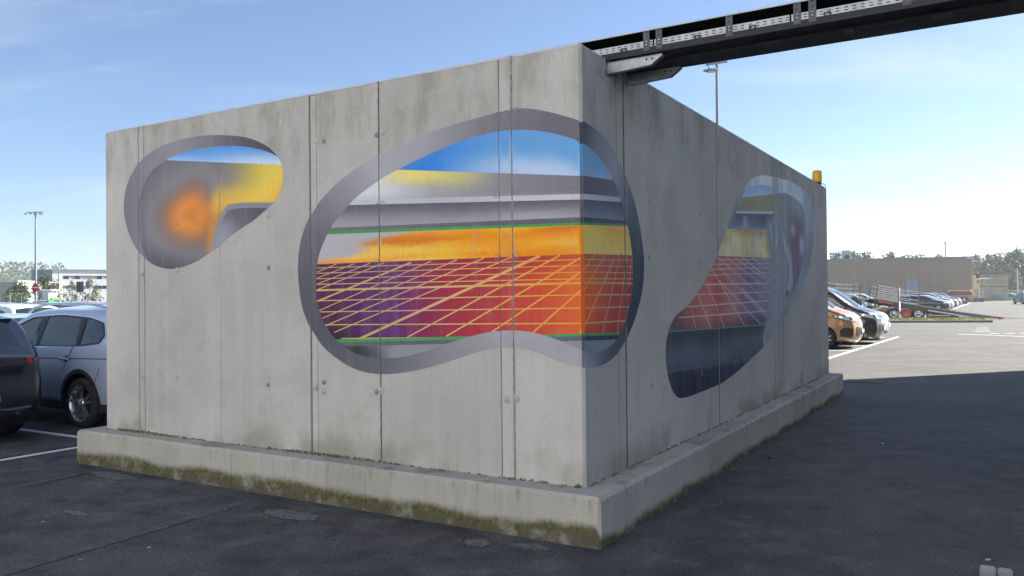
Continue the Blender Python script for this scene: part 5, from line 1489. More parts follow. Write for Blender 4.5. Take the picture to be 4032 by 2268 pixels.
# -- dark electric crossover, only its tail in view
EV = dict(W=1.85, belt=1.05, tumble=0.24, nose=0.7, tail=0.6, kf=0.22, kr=0.20, round=0.09, crown=0.05, clear=0.21,
  wr=0.36, ww=0.24, arch=0.42, axles=(1.45, -1.32), clad=0.40, chrome=False, spokes=5, twin=False, mirror=(0.85, 1.05),
  path=[(2.15, .24), (2.25, .40), (2.28, .66), (2.20, .88), (1.95, .99), (1.5, 1.06), (1.15, 1.10), (0.75, 1.35), (0.30, 1.555), (-.2, 1.625), (-.8, 1.635), (-1.4, 1.585), (-1.78, 1.545), (-1.84, 1.50), (-2.12, 1.14), (-2.22, 1.08), (-2.23, .96), (-2.18, .84), (-2.27, .62), (-2.26, .42), (-2.12, .24)],
  ws=(0.34, 1.12), rw=(-2.11, -1.85), rwz=(1.14, 1.49), bumper=0.40,
  dlo=[(0.95, 1.10), (0.45, 1.40), (0.1, 1.50), (-.7, 1.53), (-1.3, 1.46), (-1.6, 1.34), (-1.45, 1.18), (-.8, 1.12), (0.3, 1.08)],
  windows=[[(0.85, 1.12), (0.44, 1.38), (0.1, 1.475), (-.15, 1.49), (-.2, 1.11)], [(-.27, 1.49), (-.7, 1.505), (-1.15, 1.45), (-1.12, 1.16), (-.3, 1.12)], [(-1.22, 1.44), (-1.5, 1.34), (-1.4, 1.21), (-1.2, 1.17)]],
  side_patches=[('tail_lamp', [(-2.22, .965), (-2.02, .98), (-1.98, 1.02), (-2.05, 1.05), (-2.2, 1.055)], None), ('rear_reflector', [(-2.14, .58), (-2.02, .60), (-2.02, .46), (-2.14, .45)], None), ('door_gap', [(-.22, 1.09), (-.235, 1.09), (-.245, .45), (-.23, .45)], None)],
  end_patches=[('light_bar', False, [(-.86, .965), (.86, .965), (.86, 1.06), (-.86, 1.06)], None, 0.007, 0.08, False), ('tail_lamp', False, [(0.87, .985), (0.985, .98), (0.985, 1.05), (0.86, 1.05)], None, 0.012, 0.05),
    ('number_plate', False, [(-.28, .56), (.28, .56), (.28, .67), (-.28, .67)], None, 0.014, 0.1, False), ('lower_panel', False, [(-.9, .44), (.9, .44), (.80, .52), (-.80, .52)], None, 0.005, 0.1, False),
    ('skid_plate', False, [(-.74, .335), (.74, .335), (.66, .385), (-.66, .385)], None, 0.02, 0.08, False), ('skid_plate', False, [(-.95, .425), (.95, .425), (.95, .455), (-.95, .455)], None, 0.012, 0.08, False),
    ('headlamp', True, [(0.55, .76), (0.97, .78), (0.97, .86), (0.50, .84)], None)])
fill(EV, PM)
NAVY = (0.022, 0.028, 0.038)
ev, sh, ep, spp = build_car('parked_crossover', EV, 0.085, NAVY, 'dark blue-black crossover seen from behind at the left edge beside the silver SUV', 'car')
m = MB()
for j in range(8):
    t0 = -0.93 + 1.86 * j / 8; t1 = -0.93 + 1.86 * (j + 1) / 8
    a, b = sh.end_pt(False, t0, 1.53, 0.0), sh.end_pt(False, t1, 1.53, 0.0)
    m.add([(a.x + 0.22, a.y * .98, 1.585), (b.x + 0.22, b.y * .98, 1.585), (b.x - 0.10, b.y, 1.545), (a.x - 0.10, a.y, 1.545), (a.x - 0.09, a.y, 1.515), (b.x - 0.09, b.y, 1.515), (b.x + .1, b.y, 1.50), (a.x + .1, a.y, 1.50)], [(0, 1, 2, 3), (3, 2, 5, 4), (4, 5, 6, 7)])
o = m.build('roof_spoiler', M['paint'], ev); o.color = (*NAVY, 1)
pp = sh.end_pt(False, 0.0, 1.24, 0.012); pq = sh.end_pt(False, 0.42, 1.22, 0.02)
MB().tube([pp, pq], 0.010, 6).build('rear_wiper', M['galv_dark'], ev)
def text_mesh(name, body, size, mat, parent, loc, rot, bold=0.0):
    cu = bpy.data.curves.new(name, 'FONT'); cu.body = body; cu.size = size; cu.align_x = 'CENTER'; cu.align_y = 'CENTER'
    cu.extrude = 0.001; cu.offset = bold
    tmp = bpy.data.objects.new('tmp_text', cu); col.objects.link(tmp)
    dg = bpy.context.evaluated_depsgraph_get()
    me = bpy.data.meshes.new_from_object(tmp.evaluated_get(dg))
    col.objects.unlink(tmp); bpy.data.objects.remove(tmp); bpy.data.curves.remove(cu)
    me.name = name; me.materials.clear(); me.materials.append(mat)
    return link_mesh(name, me, parent, loc, rot)
# only the last character of the plate falls inside the photograph
q = sh.end_pt(False, -0.235, 0.612, 0.018)
text_mesh('plate_character', '7', 0.10, M['black'], ev, q[:], (math.pi / 2, 0, -math.pi / 2), 0.003)
placed(ev, -7.89 - 2.28, -0.31, math.pi)

# ------------------------------------------------------------------ car kinds for the rows
ESTATE = dict(W=1.80, belt=0.98, tumble=0.22, nose=0.7, tail=0.5, kf=0.24, kr=0.14, round=0.08, crown=0.035, clear=0.20,
  wr=0.325, ww=0.21, arch=0.375, axles=(1.38, -1.32), mirror=(0.80, 0.96), spokes=5,
  path=[(2.18, .22), (2.28, .38), (2.29, .60), (2.22, .74), (2.0, .84), (1.5, .95), (1.15, 1.00), (0.75, 1.22), (0.30, 1.405), (-.2, 1.465), (-1.0, 1.47), (-1.7, 1.43), (-1.98, 1.38), (-2.18, 1.05), (-2.30, .92), (-2.32, .60), (-2.28, .36), (-2.18, .22)],
  ws=(0.34, 1.12), rw=(-2.18, -1.98), rwz=(1.02, 1.37), bumper=0.26,
  dlo=[(0.95, 1.00), (0.5, 1.25), (0.1, 1.365), (-.7, 1.395), (-1.5, 1.35), (-1.9, 1.22), (-1.75, 1.06), (-.5, 1.0)],
  windows=[[(0.86, 1.015), (0.48, 1.235), (0.1, 1.34), (-.2, 1.36), (-.24, 1.015)], [(-.31, 1.365), (-.7, 1.37), (-1.15, 1.345), (-1.18, 1.04), (-.31, 1.02)], [(-1.25, 1.34), (-1.5, 1.325), (-1.82, 1.21), (-1.7, 1.08), (-1.25, 1.05)]],
  side_patches=[('tail_lamp', [(-2.28, .86), (-1.95, .88), (-1.92, .98), (-2.22, 1.0)], None), ('headlamp', [(2.2, .66), (1.85, .76), (1.82, .82), (2.12, .77)], None)],
  end_patches=[('tail_lamp', False, [(0.5, .84), (0.98, .84), (0.98, .97), (0.5, .96)], None, 0.006, 0.12), ('number_plate', False, [(-.27, .70), (.27, .70), (.27, .81), (-.27, .81)], None, 0.01, 0.2, False),
    ('headlamp', True, [(0.50, .64), (0.97, .66), (0.97, .75), (0.46, .72)], None, 0.006, 0.1), ('grille', True, [(-.42, .58), (.42, .58), (.42, .72), (-.42, .72)], None, 0.008, 0.2, False), ('number_plate', True, [(-.27, .44), (.27, .44), (.27, .55), (-.27, .55)], None, 0.014, 0.2, False),
    ('intake', True, [(-.8, .28), (.8, .28), (.7, .40), (-.7, .40)], None, 0.008, 0.2, False)])
HATCH = dict(ESTATE, path=[(1.95, .22), (2.04, .38), (2.06, .60), (1.98, .76), (1.75, .88), (1.35, .97), (1.05, 1.02), (0.65, 1.25), (0.22, 1.42), (-.3, 1.48), (-.9, 1.46), (-1.5, 1.39), (-1.72, 1.33), (-1.98, 1.02), (-2.08, .88), (-2.08, .55), (-2.02, .34), (-1.95, .22)],
  ws=(0.26, 1.02), rw=(-1.97, -1.70), rwz=(1.02, 1.34), axles=(1.25, -1.32),
  dlo=[(0.85, 1.02), (0.42, 1.27), (0.05, 1.38), (-.6, 1.41), (-1.2, 1.34), (-1.5, 1.20), (-1.35, 1.08), (-.4, 1.02)],
  windows=[[(0.76, 1.035), (0.40, 1.25), (0.05, 1.355), (-.24, 1.375), (-.28, 1.03)], [(-.35, 1.38), (-.6, 1.385), (-1.15, 1.32), (-1.4, 1.20), (-1.28, 1.09), (-.35, 1.035)]],
  side_patches=[('tail_lamp', [(-2.05, .86), (-1.78, .88), (-1.78, .98), (-1.98, 1.0)], None), ('headlamp', [(1.97, .68), (1.65, .78), (1.62, .85), (1.9, .79)], None)])
COMPACT_SUV = dict(SUV, side_patches=[q for q in SUV['side_patches'] if q[0] in ('tail_lamp', 'sill_trim')], chrome=False,
  end_patches=[('tail_lamp', False, [(0.55, .92), (0.98, .92), (0.98, 1.06), (0.55, 1.04)], None, 0.006, 0.12), ('number_plate', False, [(-.27, .80), (.27, .80), (.27, .91), (-.27, .91)], None, 0.01, 0.2, False),
    ('headlamp', True, [(0.50, .78), (0.97, .80), (0.97, .90), (0.46, .87)], None, 0.006, 0.1), ('grille', True, [(-.45, .66), (.45, .66), (.45, .85), (-.45, .85)], None, 0.008, 0.2, False), ('number_plate', True, [(-.27, .50), (.27, .50), (.27, .61), (-.27, .61)], None, 0.014, 0.2, False)])
VAN = dict(W=1.90, belt=1.20, tumble=0.10, nose=0.6, tail=0.3, kf=0.20, kr=0.06, round=0.09, crown=0.05, clear=0.24,
  wr=0.345, ww=0.225, arch=0.40, axles=(1.52, -1.48), mirror=(1.18, 1.22), spokes=10, twin=False,
  path=[(2.28, .22), (2.40, .36), (2.43, .60), (2.39, .86), (2.30, 1.02), (2.12, 1.12), (1.72, 1.24), (1.30, 1.55), (0.98, 1.80), (0.70, 1.92), (0, 1.97), (-1.5, 1.965), (-2.28, 1.92), (-2.37, 1.80), (-2.43, 1.1), (-2.45, .6), (-2.43, .36), (-2.35, .24)],
  ws=(0.98, 1.72), rw=(-2.425, -2.36), rwz=(1.18, 1.78), bumper=0.28,
  dlo=[(1.56, 1.22), (1.05, 1.62), (0.70, 1.73), (-2.2, 1.72), (-2.25, 1.2), (0.4, 1.16)],
  windows=[[(1.42, 1.24), (1.02, 1.585), (0.72, 1.69), (0.62, 1.69), (0.60, 1.19)], [(0.46, 1.69), (-.75, 1.69), (-.75, 1.20), (0.46, 1.18)], [(-.87, 1.69), (-2.12, 1.69), (-2.16, 1.22), (-.87, 1.20)]],
  side_patches=[('lamp_surround', [(2.36, .83), (1.82, .98), (1.79, 1.07), (2.22, 1.065), (2.34, 1.0)], None, 0.003), ('intake', [(2.38, .36), (2.02, .40), (2.0, .58), (2.12, .68), (2.38, .66)], None), ('headlamp', [(2.34, .86), (1.86, 1.0), (1.84, 1.06), (2.22, 1.04), (2.32, .98)], None), ('rub_strip', [(1.80, .985), (1.80, 1.005), (-2.3, 1.005), (-2.3, .985)], None), ('tail_lamp', [(-2.42, .80), (-2.28, .80), (-2.28, 1.35), (-2.41, 1.35)], None), ('door_gap', [(0.55, 1.15), (0.535, 1.15), (0.525, .36), (0.54, .36)], None)],
  end_patches=[('lamp_surround', True, [(0.47, .83), (0.99, .84), (0.99, 1.045), (0.45, 1.01)], None, 0.004, 0.06), ('headlamp', True, [(0.54, .875), (0.985, .885), (0.985, 1.01), (0.52, .98)], None, 0.010, 0.06), ('intake', True, [(0.42, .36), (0.93, .40), (0.93, .66), (0.80, .70), (0.36, .66)], None, 0.008, 0.08),
    ('grille', True, [(-.50, .80), (.50, .80), (.50, 1.0), (-.50, 1.0)], None, 0.006, 0.1, False), ('intake', True, [(-.38, .36), (.38, .36), (.38, .60), (-.38, .60)], None, 0.006, 0.1, False),
    ('number_plate', True, [(-.27, .50), (.27, .50), (.27, .61), (-.27, .61)], None, 0.03, 0.2, False), ('number_plate', False, [(-.27, .80), (.27, .80), (.27, .91), (-.27, .91)], None, 0.02, 0.2, False)]
  + [('grille_slat', True, [(-.62, z), (.62, z), (.62, z + .022), (-.62, z + .022)], None, 0.014, 0.1, False) for z in (.76, .81, .86, .91, .96, 1.0)])
PM['lamp_surround'] = 'black'
for sp in (ESTATE, HATCH, COMPACT_SUV, VAN): fill(sp, PM)
for sp in (ESTATE, HATCH): sp['round'] = 0.075
LOW = 0.22
PROTO = {}
for nm, sp in (('estate car', ESTATE), ('hatchback', HATCH), ('SUV', COMPACT_SUV)):
    o, s1, _a, _b = build_car({'estate car': 'parked_estate_car', 'hatchback': 'parked_hatchback', 'SUV': 'parked_suv'}[nm], sp, LOW, (0.3, 0.3, 0.3), 'x', 'car')
    PROTO[nm] = o
used = {}
def put_car(kind, colour, label, group, loc, rz):
    p = PROTO[kind]
    if not used.get(kind): used[kind] = True; o = p
    else: o = copy_tree(p)
    def paint(x):
        x.color = (*colour, 1)
        for ch in x.children: paint(ch)
    paint(o)
    o['label'] = label; o['group'] = group; o['category'] = 'car'
    o.location = loc; o.rotation_euler = (0, 0, rz)
    return o
COLS = {'white': (0.72, 0.73, 0.74), 'silver': (0.45, 0.47, 0.50), 'grey': (0.14, 0.15, 0.17), 'black': (0.012, 0.012, 0.015), 'blue': (0.05, 0.11, 0.26), 'pale blue': (0.30, 0.40, 0.52), 'red': (0.42, 0.012, 0.02), 'dark grey': (0.05, 0.055, 0.065), 'bronze': (0.30, 0.16, 0.06)}
ORD = ['first', 'second', 'third', 'fourth', 'fifth', 'sixth', 'seventh', 'eighth', 'ninth', 'tenth', 'eleventh', 'twelfth']
# ---- left-hand car park: rows run along the block's y, cars stand along its x
def y_mid(x, k_=0.565): return ((-0.8565 + 0.5162 * k_) * x - 0.52 - 5.95 * k_) / (0.5162 + 0.8565 * k_)   # where a row crosses the middle of the gap left of the block
LROWS = [  # block-frame x of the row, heading, offset of the first car, kinds and colours
  (-15.4, 0.0, -0.55, [('hatchback', 'pale blue')]),
  (-24.2, math.pi, -1.5, [('SUV', 'white'), ('SUV', 'dark grey'), ('estate car', 'silver')]),
  (-35.0, 0.0, -4.2, [('SUV', 'blue'), ('SUV', 'black'), ('SUV', 'dark grey'), ('estate car', 'blue')]),
  (-40.6, math.pi, -3.4, [('estate car', 'pale blue'), ('SUV', 'dark grey'), ('SUV', 'red'), ('SUV', 'blue')]),
  (-52.0, 0.0, -5.2, [('SUV', 'white'), ('estate car', 'grey'), ('hatchback', 'silver'), ('SUV', 'black'), ('SUV', 'pale blue')]),
  (-57.6, math.pi, -5.6, [('SUV', 'silver'), ('estate car', 'blue'), ('SUV', 'white'), ('hatchback', 'black'), ('estate car', 'silver')]),
  (-69.0, 0.0, -6.4, [('SUV', 'red'), ('SUV', 'silver'), ('estate car', 'white'), ('SUV', 'blue'), ('hatchback', 'dark grey'), ('SUV', 'silver')]),
  (-74.6, math.pi, -6.8, [('SUV', 'white'), ('SUV', 'dark grey'), ('SUV', 'silver'), ('estate car', 'black'), ('SUV', 'white'), ('SUV', 'blue')]),
  (-86.0, 0.0, -7.4, [('SUV', 'silver'), ('SUV', 'white'), ('SUV', 'blue'), ('SUV', 'grey'), ('SUV', 'silver'), ('SUV', 'black')]),
]
for ri, (x, hd, y0, cars) in enumerate(LROWS):
    for ci, (kind, cn) in enumerate(cars):
        y = y_mid(x) + y0 + 2.62 * ci
        put_car(kind, COLS[cn], f"{cn} {kind} in the {ORD[ri]} row behind the silver SUV, {ORD[ci]} from the left", f"cars parked in rows left of the concrete block", W(x + rnd.uniform(-.2, .2), y + rnd.uniform(-.1, .1)), hd - TH + rnd.uniform(-.015, .015))

# ------------------------------------------------------------------ foliage
def leaf_mat(name, a, b, c_):
    t = NT(name)
    oi = t.n.new('ShaderNodeObjectInfo')
    n = t.noise(0.9, 3)
    f = t.noise(11, 2)
    cc = t.mix(t.ramp(n, 0.35, 0.65), a, b)
    cc = t.mix(t.ramp(f, 0.5, 0.72, 0, 0.7), cc, c_)
    hs = t.n.new('ShaderNodeHueSaturation'); t.l.new(cc, hs.inputs['Color'])
    t.l.new(t.math('ADD', 0.85, t.math('MULTIPLY', oi.outputs['Random'], 0.35)), hs.inputs['Value'])
    t.l.new(t.math('ADD', 0.488, t.math('MULTIPLY', oi.outputs['Random'], 0.024)), hs.inputs['Hue'])
    tr = t.n.new('ShaderNodeBsdfTranslucent'); t.l.new(hs.outputs[0], tr.inputs[0])
    mx = t.n.new('ShaderNodeMixShader'); mx.inputs[0].default_value = 0.3
    t.out(hs.outputs[0], 0.6, 0, 0.2)
    t.l.new(t.b.outputs[0], mx.inputs[1]); t.l.new(tr.outputs[0], mx.inputs[2])
    t.l.new(mx.outputs[0], t.n['Material Output'].inputs['Surface'])
    return t.m
M['leaf'] = leaf_mat('broadleaf_foliage', (0.042, 0.070, 0.026), (0.070, 0.100, 0.036), (0.10, 0.125, 0.048))
M['leaf_pale'] = leaf_mat('pale_foliage', (0.065, 0.085, 0.035), (0.10, 0.115, 0.045), (0.13, 0.14, 0.06))
M['leaf_bright'] = leaf_mat('bright_foliage', (0.055, 0.095, 0.028), (0.085, 0.13, 0.04), (0.12, 0.16, 0.055))
def make_tree(name, h, crown_r, crown_h, base, nclump, per, leaf, seed, mat, bark, droop=0.0, stems=1, sparse=0.0):
    r_ = np.random.RandomState(seed); root = empty(name)
    m = MB()
    tips = []
    for st in range(stems):
        ox = 0 if stems == 1 else r_.uniform(-.25, .25) * crown_r
        lean = r_.uniform(-.04, .04, 2) * h
        top = Vector((ox + lean[0], lean[1], h * 0.88))
        pts = [Vector((ox * .4, 0, 0)), Vector((ox * .7 + lean[0] * .3, lean[1] * .3, h * .3)), Vector((ox + lean[0] * .7, lean[1] * .7, h * .6)), top]
        rr = 0.018 * h / math.sqrt(stems)
        m.tube(pts, [rr * 1.3, rr, rr * .6, rr * .15], 7)
        for k_ in range(9):
            z = h * (base + (0.85 - base) * (k_ + .5) / 9); a = r_.uniform(0, 6.28)
            ln = crown_r * (0.55 + 0.4 * r_.rand()) * (1 - 0.5 * (k_ / 9))
            p0 = pts[0].lerp(top, z / (h * 0.88)); p1 = p0 + Vector((math.cos(a) * ln, math.sin(a) * ln, ln * 0.35))
            m.tube([p0, p0.lerp(p1, .5) + Vector((0, 0, .08 * ln)), p1], [rr * .45, rr * .3, rr * .1], 5); tips.append(p1)
    m.build('trunk', bark, root)
    # clumps spread through an uneven crown, leaves scattered round each clump
    cc = []
    zc, hz = h * (base + (1 - base) / 2), h * (1 - base) / 2
    lob = r_.uniform(0.75, 1.15, 8)
    while len(cc) < nclump:
        d = r_.normal(size=3); d /= np.linalg.norm(d)
        a = (math.atan2(d[1], d[0]) + math.pi) / (2 * math.pi) * 8
        lb = lob[int(a) % 8] * (1 - a % 1) + lob[(int(a) + 1) % 8] * (a % 1)
        q = (0.35 + 0.65 * r_.rand() ** 0.45) * lb
        z = zc + d[2] * hz * q
        taper = 1.0 if z < zc else max(0.25, 1 - crown_h * ((z - zc) / hz) ** 2)
        p = np.array([d[0] * crown_r * q * taper, d[1] * crown_r * q * taper, z])
        if r_.rand() < sparse and math.sin(p[0] * 3 + p[2] * 2) > 0.2: continue
        cc.append(p)
    cc = np.array(cc)
    N = nclump * per
    C_ = np.repeat(cc, per, 0); cr = np.repeat(crown_r * r_.uniform(.10, .24, nclump), per)
    off = r_.normal(size=(N, 3)) * cr[:, None] * 0.6
    if droop: off[:, 2] = off[:, 2] * 1.0 - np.abs(r_.normal(size=N)) * cr * droop
    P = C_ + off
    P[:, 2] = np.maximum(P[:, 2], h * base * 0.75)
    n_ = r_.normal(size=(N, 3)); n_[:, 2] = np.abs(n_[:, 2]) + .25; n_ /= np.linalg.norm(n_, axis=1)[:, None]
    u = np.cross(n_, r_.normal(size=(N, 3))); u /= np.linalg.norm(u, axis=1)[:, None]; v = np.cross(n_, u)
    s_ = leaf * r_.uniform(.6, 1.4, N)[:, None]
    V = np.stack([P - u * s_, P + v * s_ * .55, P + u * s_, P - v * s_ * .55], 1).reshape(-1, 3)
    me = bpy.data.meshes.new('crown'); me.from_pydata(V.tolist(), [], np.arange(4 * N).reshape(-1, 4).tolist())
    me.materials.append(mat); link_mesh('crown', me, root)
    return root
def put_tree(proto, label, group, loc, s_=1.0, rz=0.0, sz=None, first=False, name=None):
    o = proto if first else copy_tree(proto)
    o['label'] = label; o['category'] = 'tree'
    if group: o['group'] = group
    o.location = loc; o.rotation_euler = (0, 0, rz); o.scale = (s_, s_, sz or s_)
    return o

# ------------------------------------------------------------------ far side of the car park
# floodlight mast
def arm_lamp(m, p, d, up=0.0):
    d = Vector(d)
    m.bar(p, Vector(p) + d * 0.5 + Vector((0, 0, up)), 0.34, 0.10)
p0 = ray_at(141, 76)
fm = empty('floodlight_mast', p0, 0, 'tall grey floodlight mast with four lamps behind the no-entry sign', 'lamp post')
MB().tube([(0, 0, 0), (0, 0, 5), (0, 0, 10.1)], [0.12, 0.10, 0.06], 10).build('pole', M['pole'], fm)
MB().bar((-0.8, 0, 10.1), (0.8, 0, 10.1), 0.08, 0.08).build('crossbar', M['pole'], fm)
for x in (-0.72, -0.28, 0.2, 0.66):
    m = MB(); m.cbox(x - 0.17, x + 0.17, -0.35, 0.12, 9.86, 9.98, 0.03); o = m.build('floodlight', M['pole'], fm)
    MB().box(x - 0.14, x + 0.14, -0.32, 0.08, 9.85, 9.859).build('lens', M['lamp_glass'], o)
# no-entry sign
p0 = ray_at(140, 60)
ne = empty('no_entry_sign', p0, R(-12), 'round red no-entry sign with white bar on a thin post', 'sign')
MB().tube([(0, 0.03, 0), (0, 0.03, 3.05)], 0.035, 8).build('post', M['pole'], ne)
MB().lathe([(0.0001, 0.0), (0.30, 0.0), (0.305, 0.01), (0.30, 0.02), (0.0001, 0.02)], 32, Matrix.Translation((0, -0.03, 2.78))).build('disc', M['red'], ne)
MB().cbox(-0.23, 0.23, -0.036, -0.031, 2.74, 2.825, 0.002).build('white_bar', M['white'], ne)
# second lamp post
p0 = ray_at(231, 112)
lp = empty('street_lamp', p0, 0, 'slim grey lamp post with two arms in front of the white building', 'lamp post')
MB().tube([(0, 0, 0), (0, 0, 6.5)], [0.10, 0.06], 8).build('pole', M['pole'], lp)
for sgn in (-1, 1):
    o = MB().tube([(0, 0, 6.45), (sgn * 0.25, 0, 6.5), (sgn * 0.55, 0, 6.55)], 0.03, 6).build('arm', M['pole'], lp)
    MB().cbox(-0.30, 0.0, -0.10, 0.10, -0.04, 0.04, 0.02).build('lamp_head', M['pole'], lp, (sgn * 0.55 + (0.30 if sgn > 0 else 0.0), 0, 6.56))
# dark panel sign on legs
p0 = ray_at(315, 80)
ds = empty('panel_sign', p0, R(6), 'dark blue louvred panel sign on thin legs before the white building', 'sign')
for k_ in range(4):
    MB().cbox(-0.33 + 0.125 * k_, -0.21 + 0.125 * k_, -0.05, 0.05, 2.62, 3.66, 0.008).build('panel', M['galv_dark'] if k_ % 2 else M['black'], ds)
MB().cbox(0.172, 0.34, -0.06, 0.06, 2.62, 3.68, 0.01).build('side_panel', M['blue_dark'], ds)
for x in (-0.30, -0.02, 0.26): MB().tube([(x, 0, 0), (x, 0, 2.63)], 0.025, 6).build('leg', M['pole'], ds)

# white building with window bands
D_ = 150.0
bl_ = empty('white_building', ray_at(205, D_), R(30), 'long white two-storey building with dark window bands at the far left', 'building')
def zpix(py, px, depth): return 1.76 + (1187 - px * 0.0102 - py) / 3203.26 * depth
ZT = zpix(1063, 205, D_)
t = NT('white_facade')
M['facade'] = t.out(t.mix(t.ramp(t.noise(0.3, 4), 0.35, 0.65), (0.66, 0.66, 0.63), (0.74, 0.74, 0.71)), 0.7)
M['facade_grey'] = plain('blue_grey_cladding', (0.22, 0.26, 0.33), 0.5, 0.1, 0.06, 0.4)
MB().box(0.0, 40, 0.2, 24, 0, ZT - .1).build('wall', M['facade'], bl_)
z1, z2, z3, z4 = zpix(1136, 300, D_), zpix(1123, 300, D_), zpix(1097, 300, D_), zpix(1083, 300, D_)
for i, (a, b) in enumerate(((0.0, z1), (z2, z3), (z4, ZT))):
    for j in range(5): MB().box(8 * j + 0.01, 8 * j + 7.99, 0.0, 0.198, a + 0.01, b - 0.01).build('cladding_panel', M['facade'], bl_)
M['pane_pale'] = plain('window_blind', (0.42, 0.40, 0.42), 0.3, 0, 0.15, 2)
r = random.Random(4)
for a, b in ((z1, z2), (z3, z4)):
    MB().box(0.01, 1.7, 0.003, 0.196, a, b).build('cladding_panel', M['facade'], bl_)
    for j in range(40):
        x = 1.75 + 0.92 * j
        o = MB().box(x, x + 0.09, 0.02, 0.15, a, b).build('window_frame', M['facade_grey'], bl_)
        MB().box(x + 0.1, x + 0.9, 0.10, 0.16, a + 0.02, b - 0.02).build('window_pane', M['pane_pale'] if r.random() < .45 else M['glass'], o)
MB().box(-0.1, 40.1, -0.15, 24, ZT + 0.002, ZT + 0.18).build('roof_edge', M['facade_grey'], bl_)
ge = empty('grey_hall_end', ray_at(123, D_ + 1), R(-3), 'blue-grey windowless hall end left of the white building', 'building')
for k_ in range(4): MB().box(0.96 * k_ + 0.01, 0.96 * k_ + 0.95, 0, 0.05, 0, ZT + .1).build('panel', M['facade_grey'], ge)
MB().box(0.0, 3.84, 0.055, 18, 0, ZT + .08).build('wall', M['facade_grey'], ge)
# low grey shed at the far left, with a dark annex
D_ = 125.0
z_ = zpix(1110, 20, D_)
gs_ = empty('low_shed', ray_at(-120, D_), R(3), 'low pale grey flat-roofed shed at the far left edge', 'building')
M['shed_grey'] = plain('pale_grey_render', (0.42, 0.41, 0.38), 0.8, 0, 0.06, 0.5)
MB().box(0, 7.1, 0, 14, 0, z_).build('wall', M['shed_grey'], gs_)
MB().box(-0.2, 7.3, -0.2, 14.2, z_ + 0.001, z_ + 0.25).build('roof_edge', M['white'], gs_)
for k_ in range(3): MB().box(1.2 + 2.0 * k_, 2.2 + 2.0 * k_, -0.06, -0.002, 1.2, 2.4).build('window', M['glass'], gs_)
z_ = zpix(1117, 100, 132)
an = empty('dark_annex', ray_at(92, 132), 0, 'dark blue-grey low annex between the bush and the no-entry sign', 'building')
MB().box(0, 1.35, 0, 9, 0, z_).build('wall', M['blue_dark'], an)
MB().box(-0.1, 1.45, -0.1, 9.1, z_ + 0.001, z_ + 0.12).build('roof_edge', M['galv_dark'], an)
MB().box(0.2, 1.1, -0.04, -0.002, 0, 2.1).build('door', M['galv_dark'], an)
# wire fence before the buildings
fe = empty('wire_fence', ray_at(40, 105), R(-4), 'grey wire fence with thin posts before the far buildings', 'fence')
for k_ in range(13): MB().tube([(0.75 * k_, 0, 0), (0.75 * k_, 0, 2.9)], 0.03, 5).build('post', M['pole'], fe)
for z in (0.4, 0.9, 1.4, 1.9, 2.35, 2.8): MB().tube([(0, -0.04, z), (9, -0.04, z)], 0.018, 4).build('rail', M['galv'], fe)
# white and green kiosk truck, and a barrier
kt = empty('kiosk_truck', ray_at(196, 92), R(4), 'small white box truck with green cab near the lamp post', 'truck')
MB().cbox(-0.45, 0.35, -0.9, 0.9, 0.55, 2.9, 0.06).build('box_body', M['white'], kt)
MB().cbox(0.37, 0.75, -0.85, 0.85, 0.45, 2.2, 0.12).build('cab', M['green'], kt)
MB().cbox(0.60, 0.765, -0.7, 0.7, 1.3, 1.95, 0.05).build('windscreen', M['glass'], kt)
MB().cbox(-0.5, 0.7, -0.95, 0.95, 2.92, 3.05, 0.04).build('roof_board', M['white'], kt)
for x in (-0.2, 0.5):
    MB().lathe([(0.0001, -0.95), (0.30, -0.95), (0.32, -0.9), (0.32, -0.7), (0.0001, -0.7)], 14, Matrix.Translation((x, 0, 0.32))).build('wheel', M['rubber'], kt)
ba = empty('barrier_bin', ray_at(168, 66), R(2), 'long pale roadside container with bright green end', 'container')
MB().cbox(-0.62, 0.40, -0.3, 0.3, 1.55, 1.83, 0.04).build('body', M['shed_grey'], ba)
MB().cbox(0.41, 0.68, -0.32, 0.32, 1.52, 1.86, 0.04).build('end_cap', M['green'], ba)
for x in (-0.5, 0.5): MB().box(x - 0.05, x + 0.05, -0.2, 0.2, 0, 1.5).build('leg', M['galv_dark'], ba)
# trees
T_w = make_tree('willow_tree', 8.0, 2.3, 0.75, 0.16, 120, 22, 0.20, 3, M['leaf_pale'], M['bark'], 1.1)
T_b = make_tree('birch_tree', 6.0, 1.25, 0.85, 0.22, 52, 18, 0.13, 5, M['leaf_pale'], M['birch'], 0.8, 2, 0.4)
T_s = make_tree('round_bush', 4.2, 1.6, 0.45, 0.05, 110, 20, 0.17, 8, M['leaf_bright'], M['bark'], 0.2, 3)
gp = 'trees before the far left buildings'
def top_of(py, px, depth): return zpix(py, px, depth)
put_tree(T_w, 'large drooping pale green tree beside the floodlight mast', gp, ray_at(176, 118), top_of(1068, 176, 118) / 8.0, 0.4, None, True)
put_tree(T_b, 'small ragged birch left of the slim lamp post', gp, ray_at(220, 108), top_of(1100, 220, 108) / 6.0, 1.0, None, True)
put_tree(T_b, 'loose birch just left of the dark panel sign', gp, ray_at(284, 110), top_of(1102, 284, 110) / 6.0, 2.2)
put_tree(T_b, 'tall thin birch right of the dark panel sign', gp, ray_at(352, 108), top_of(1092, 352, 108) / 6.0, 4.0)
put_tree(T_b, 'low birch at the wall edge, rightmost of the birches', gp, ray_at(378, 112), top_of(1118, 378, 112) / 6.0, 5.1)
put_tree(T_s, 'round bright green bush beside the low grey shed', gp, ray_at(74, 108), top_of(1106, 74, 108) / 4.2, 0.0, None, True)
put_tree(T_b, 'tiny bare birch in front of the low shed', gp, ray_at(36, 104), top_of(1128, 36, 104) / 6.0, 3.0)
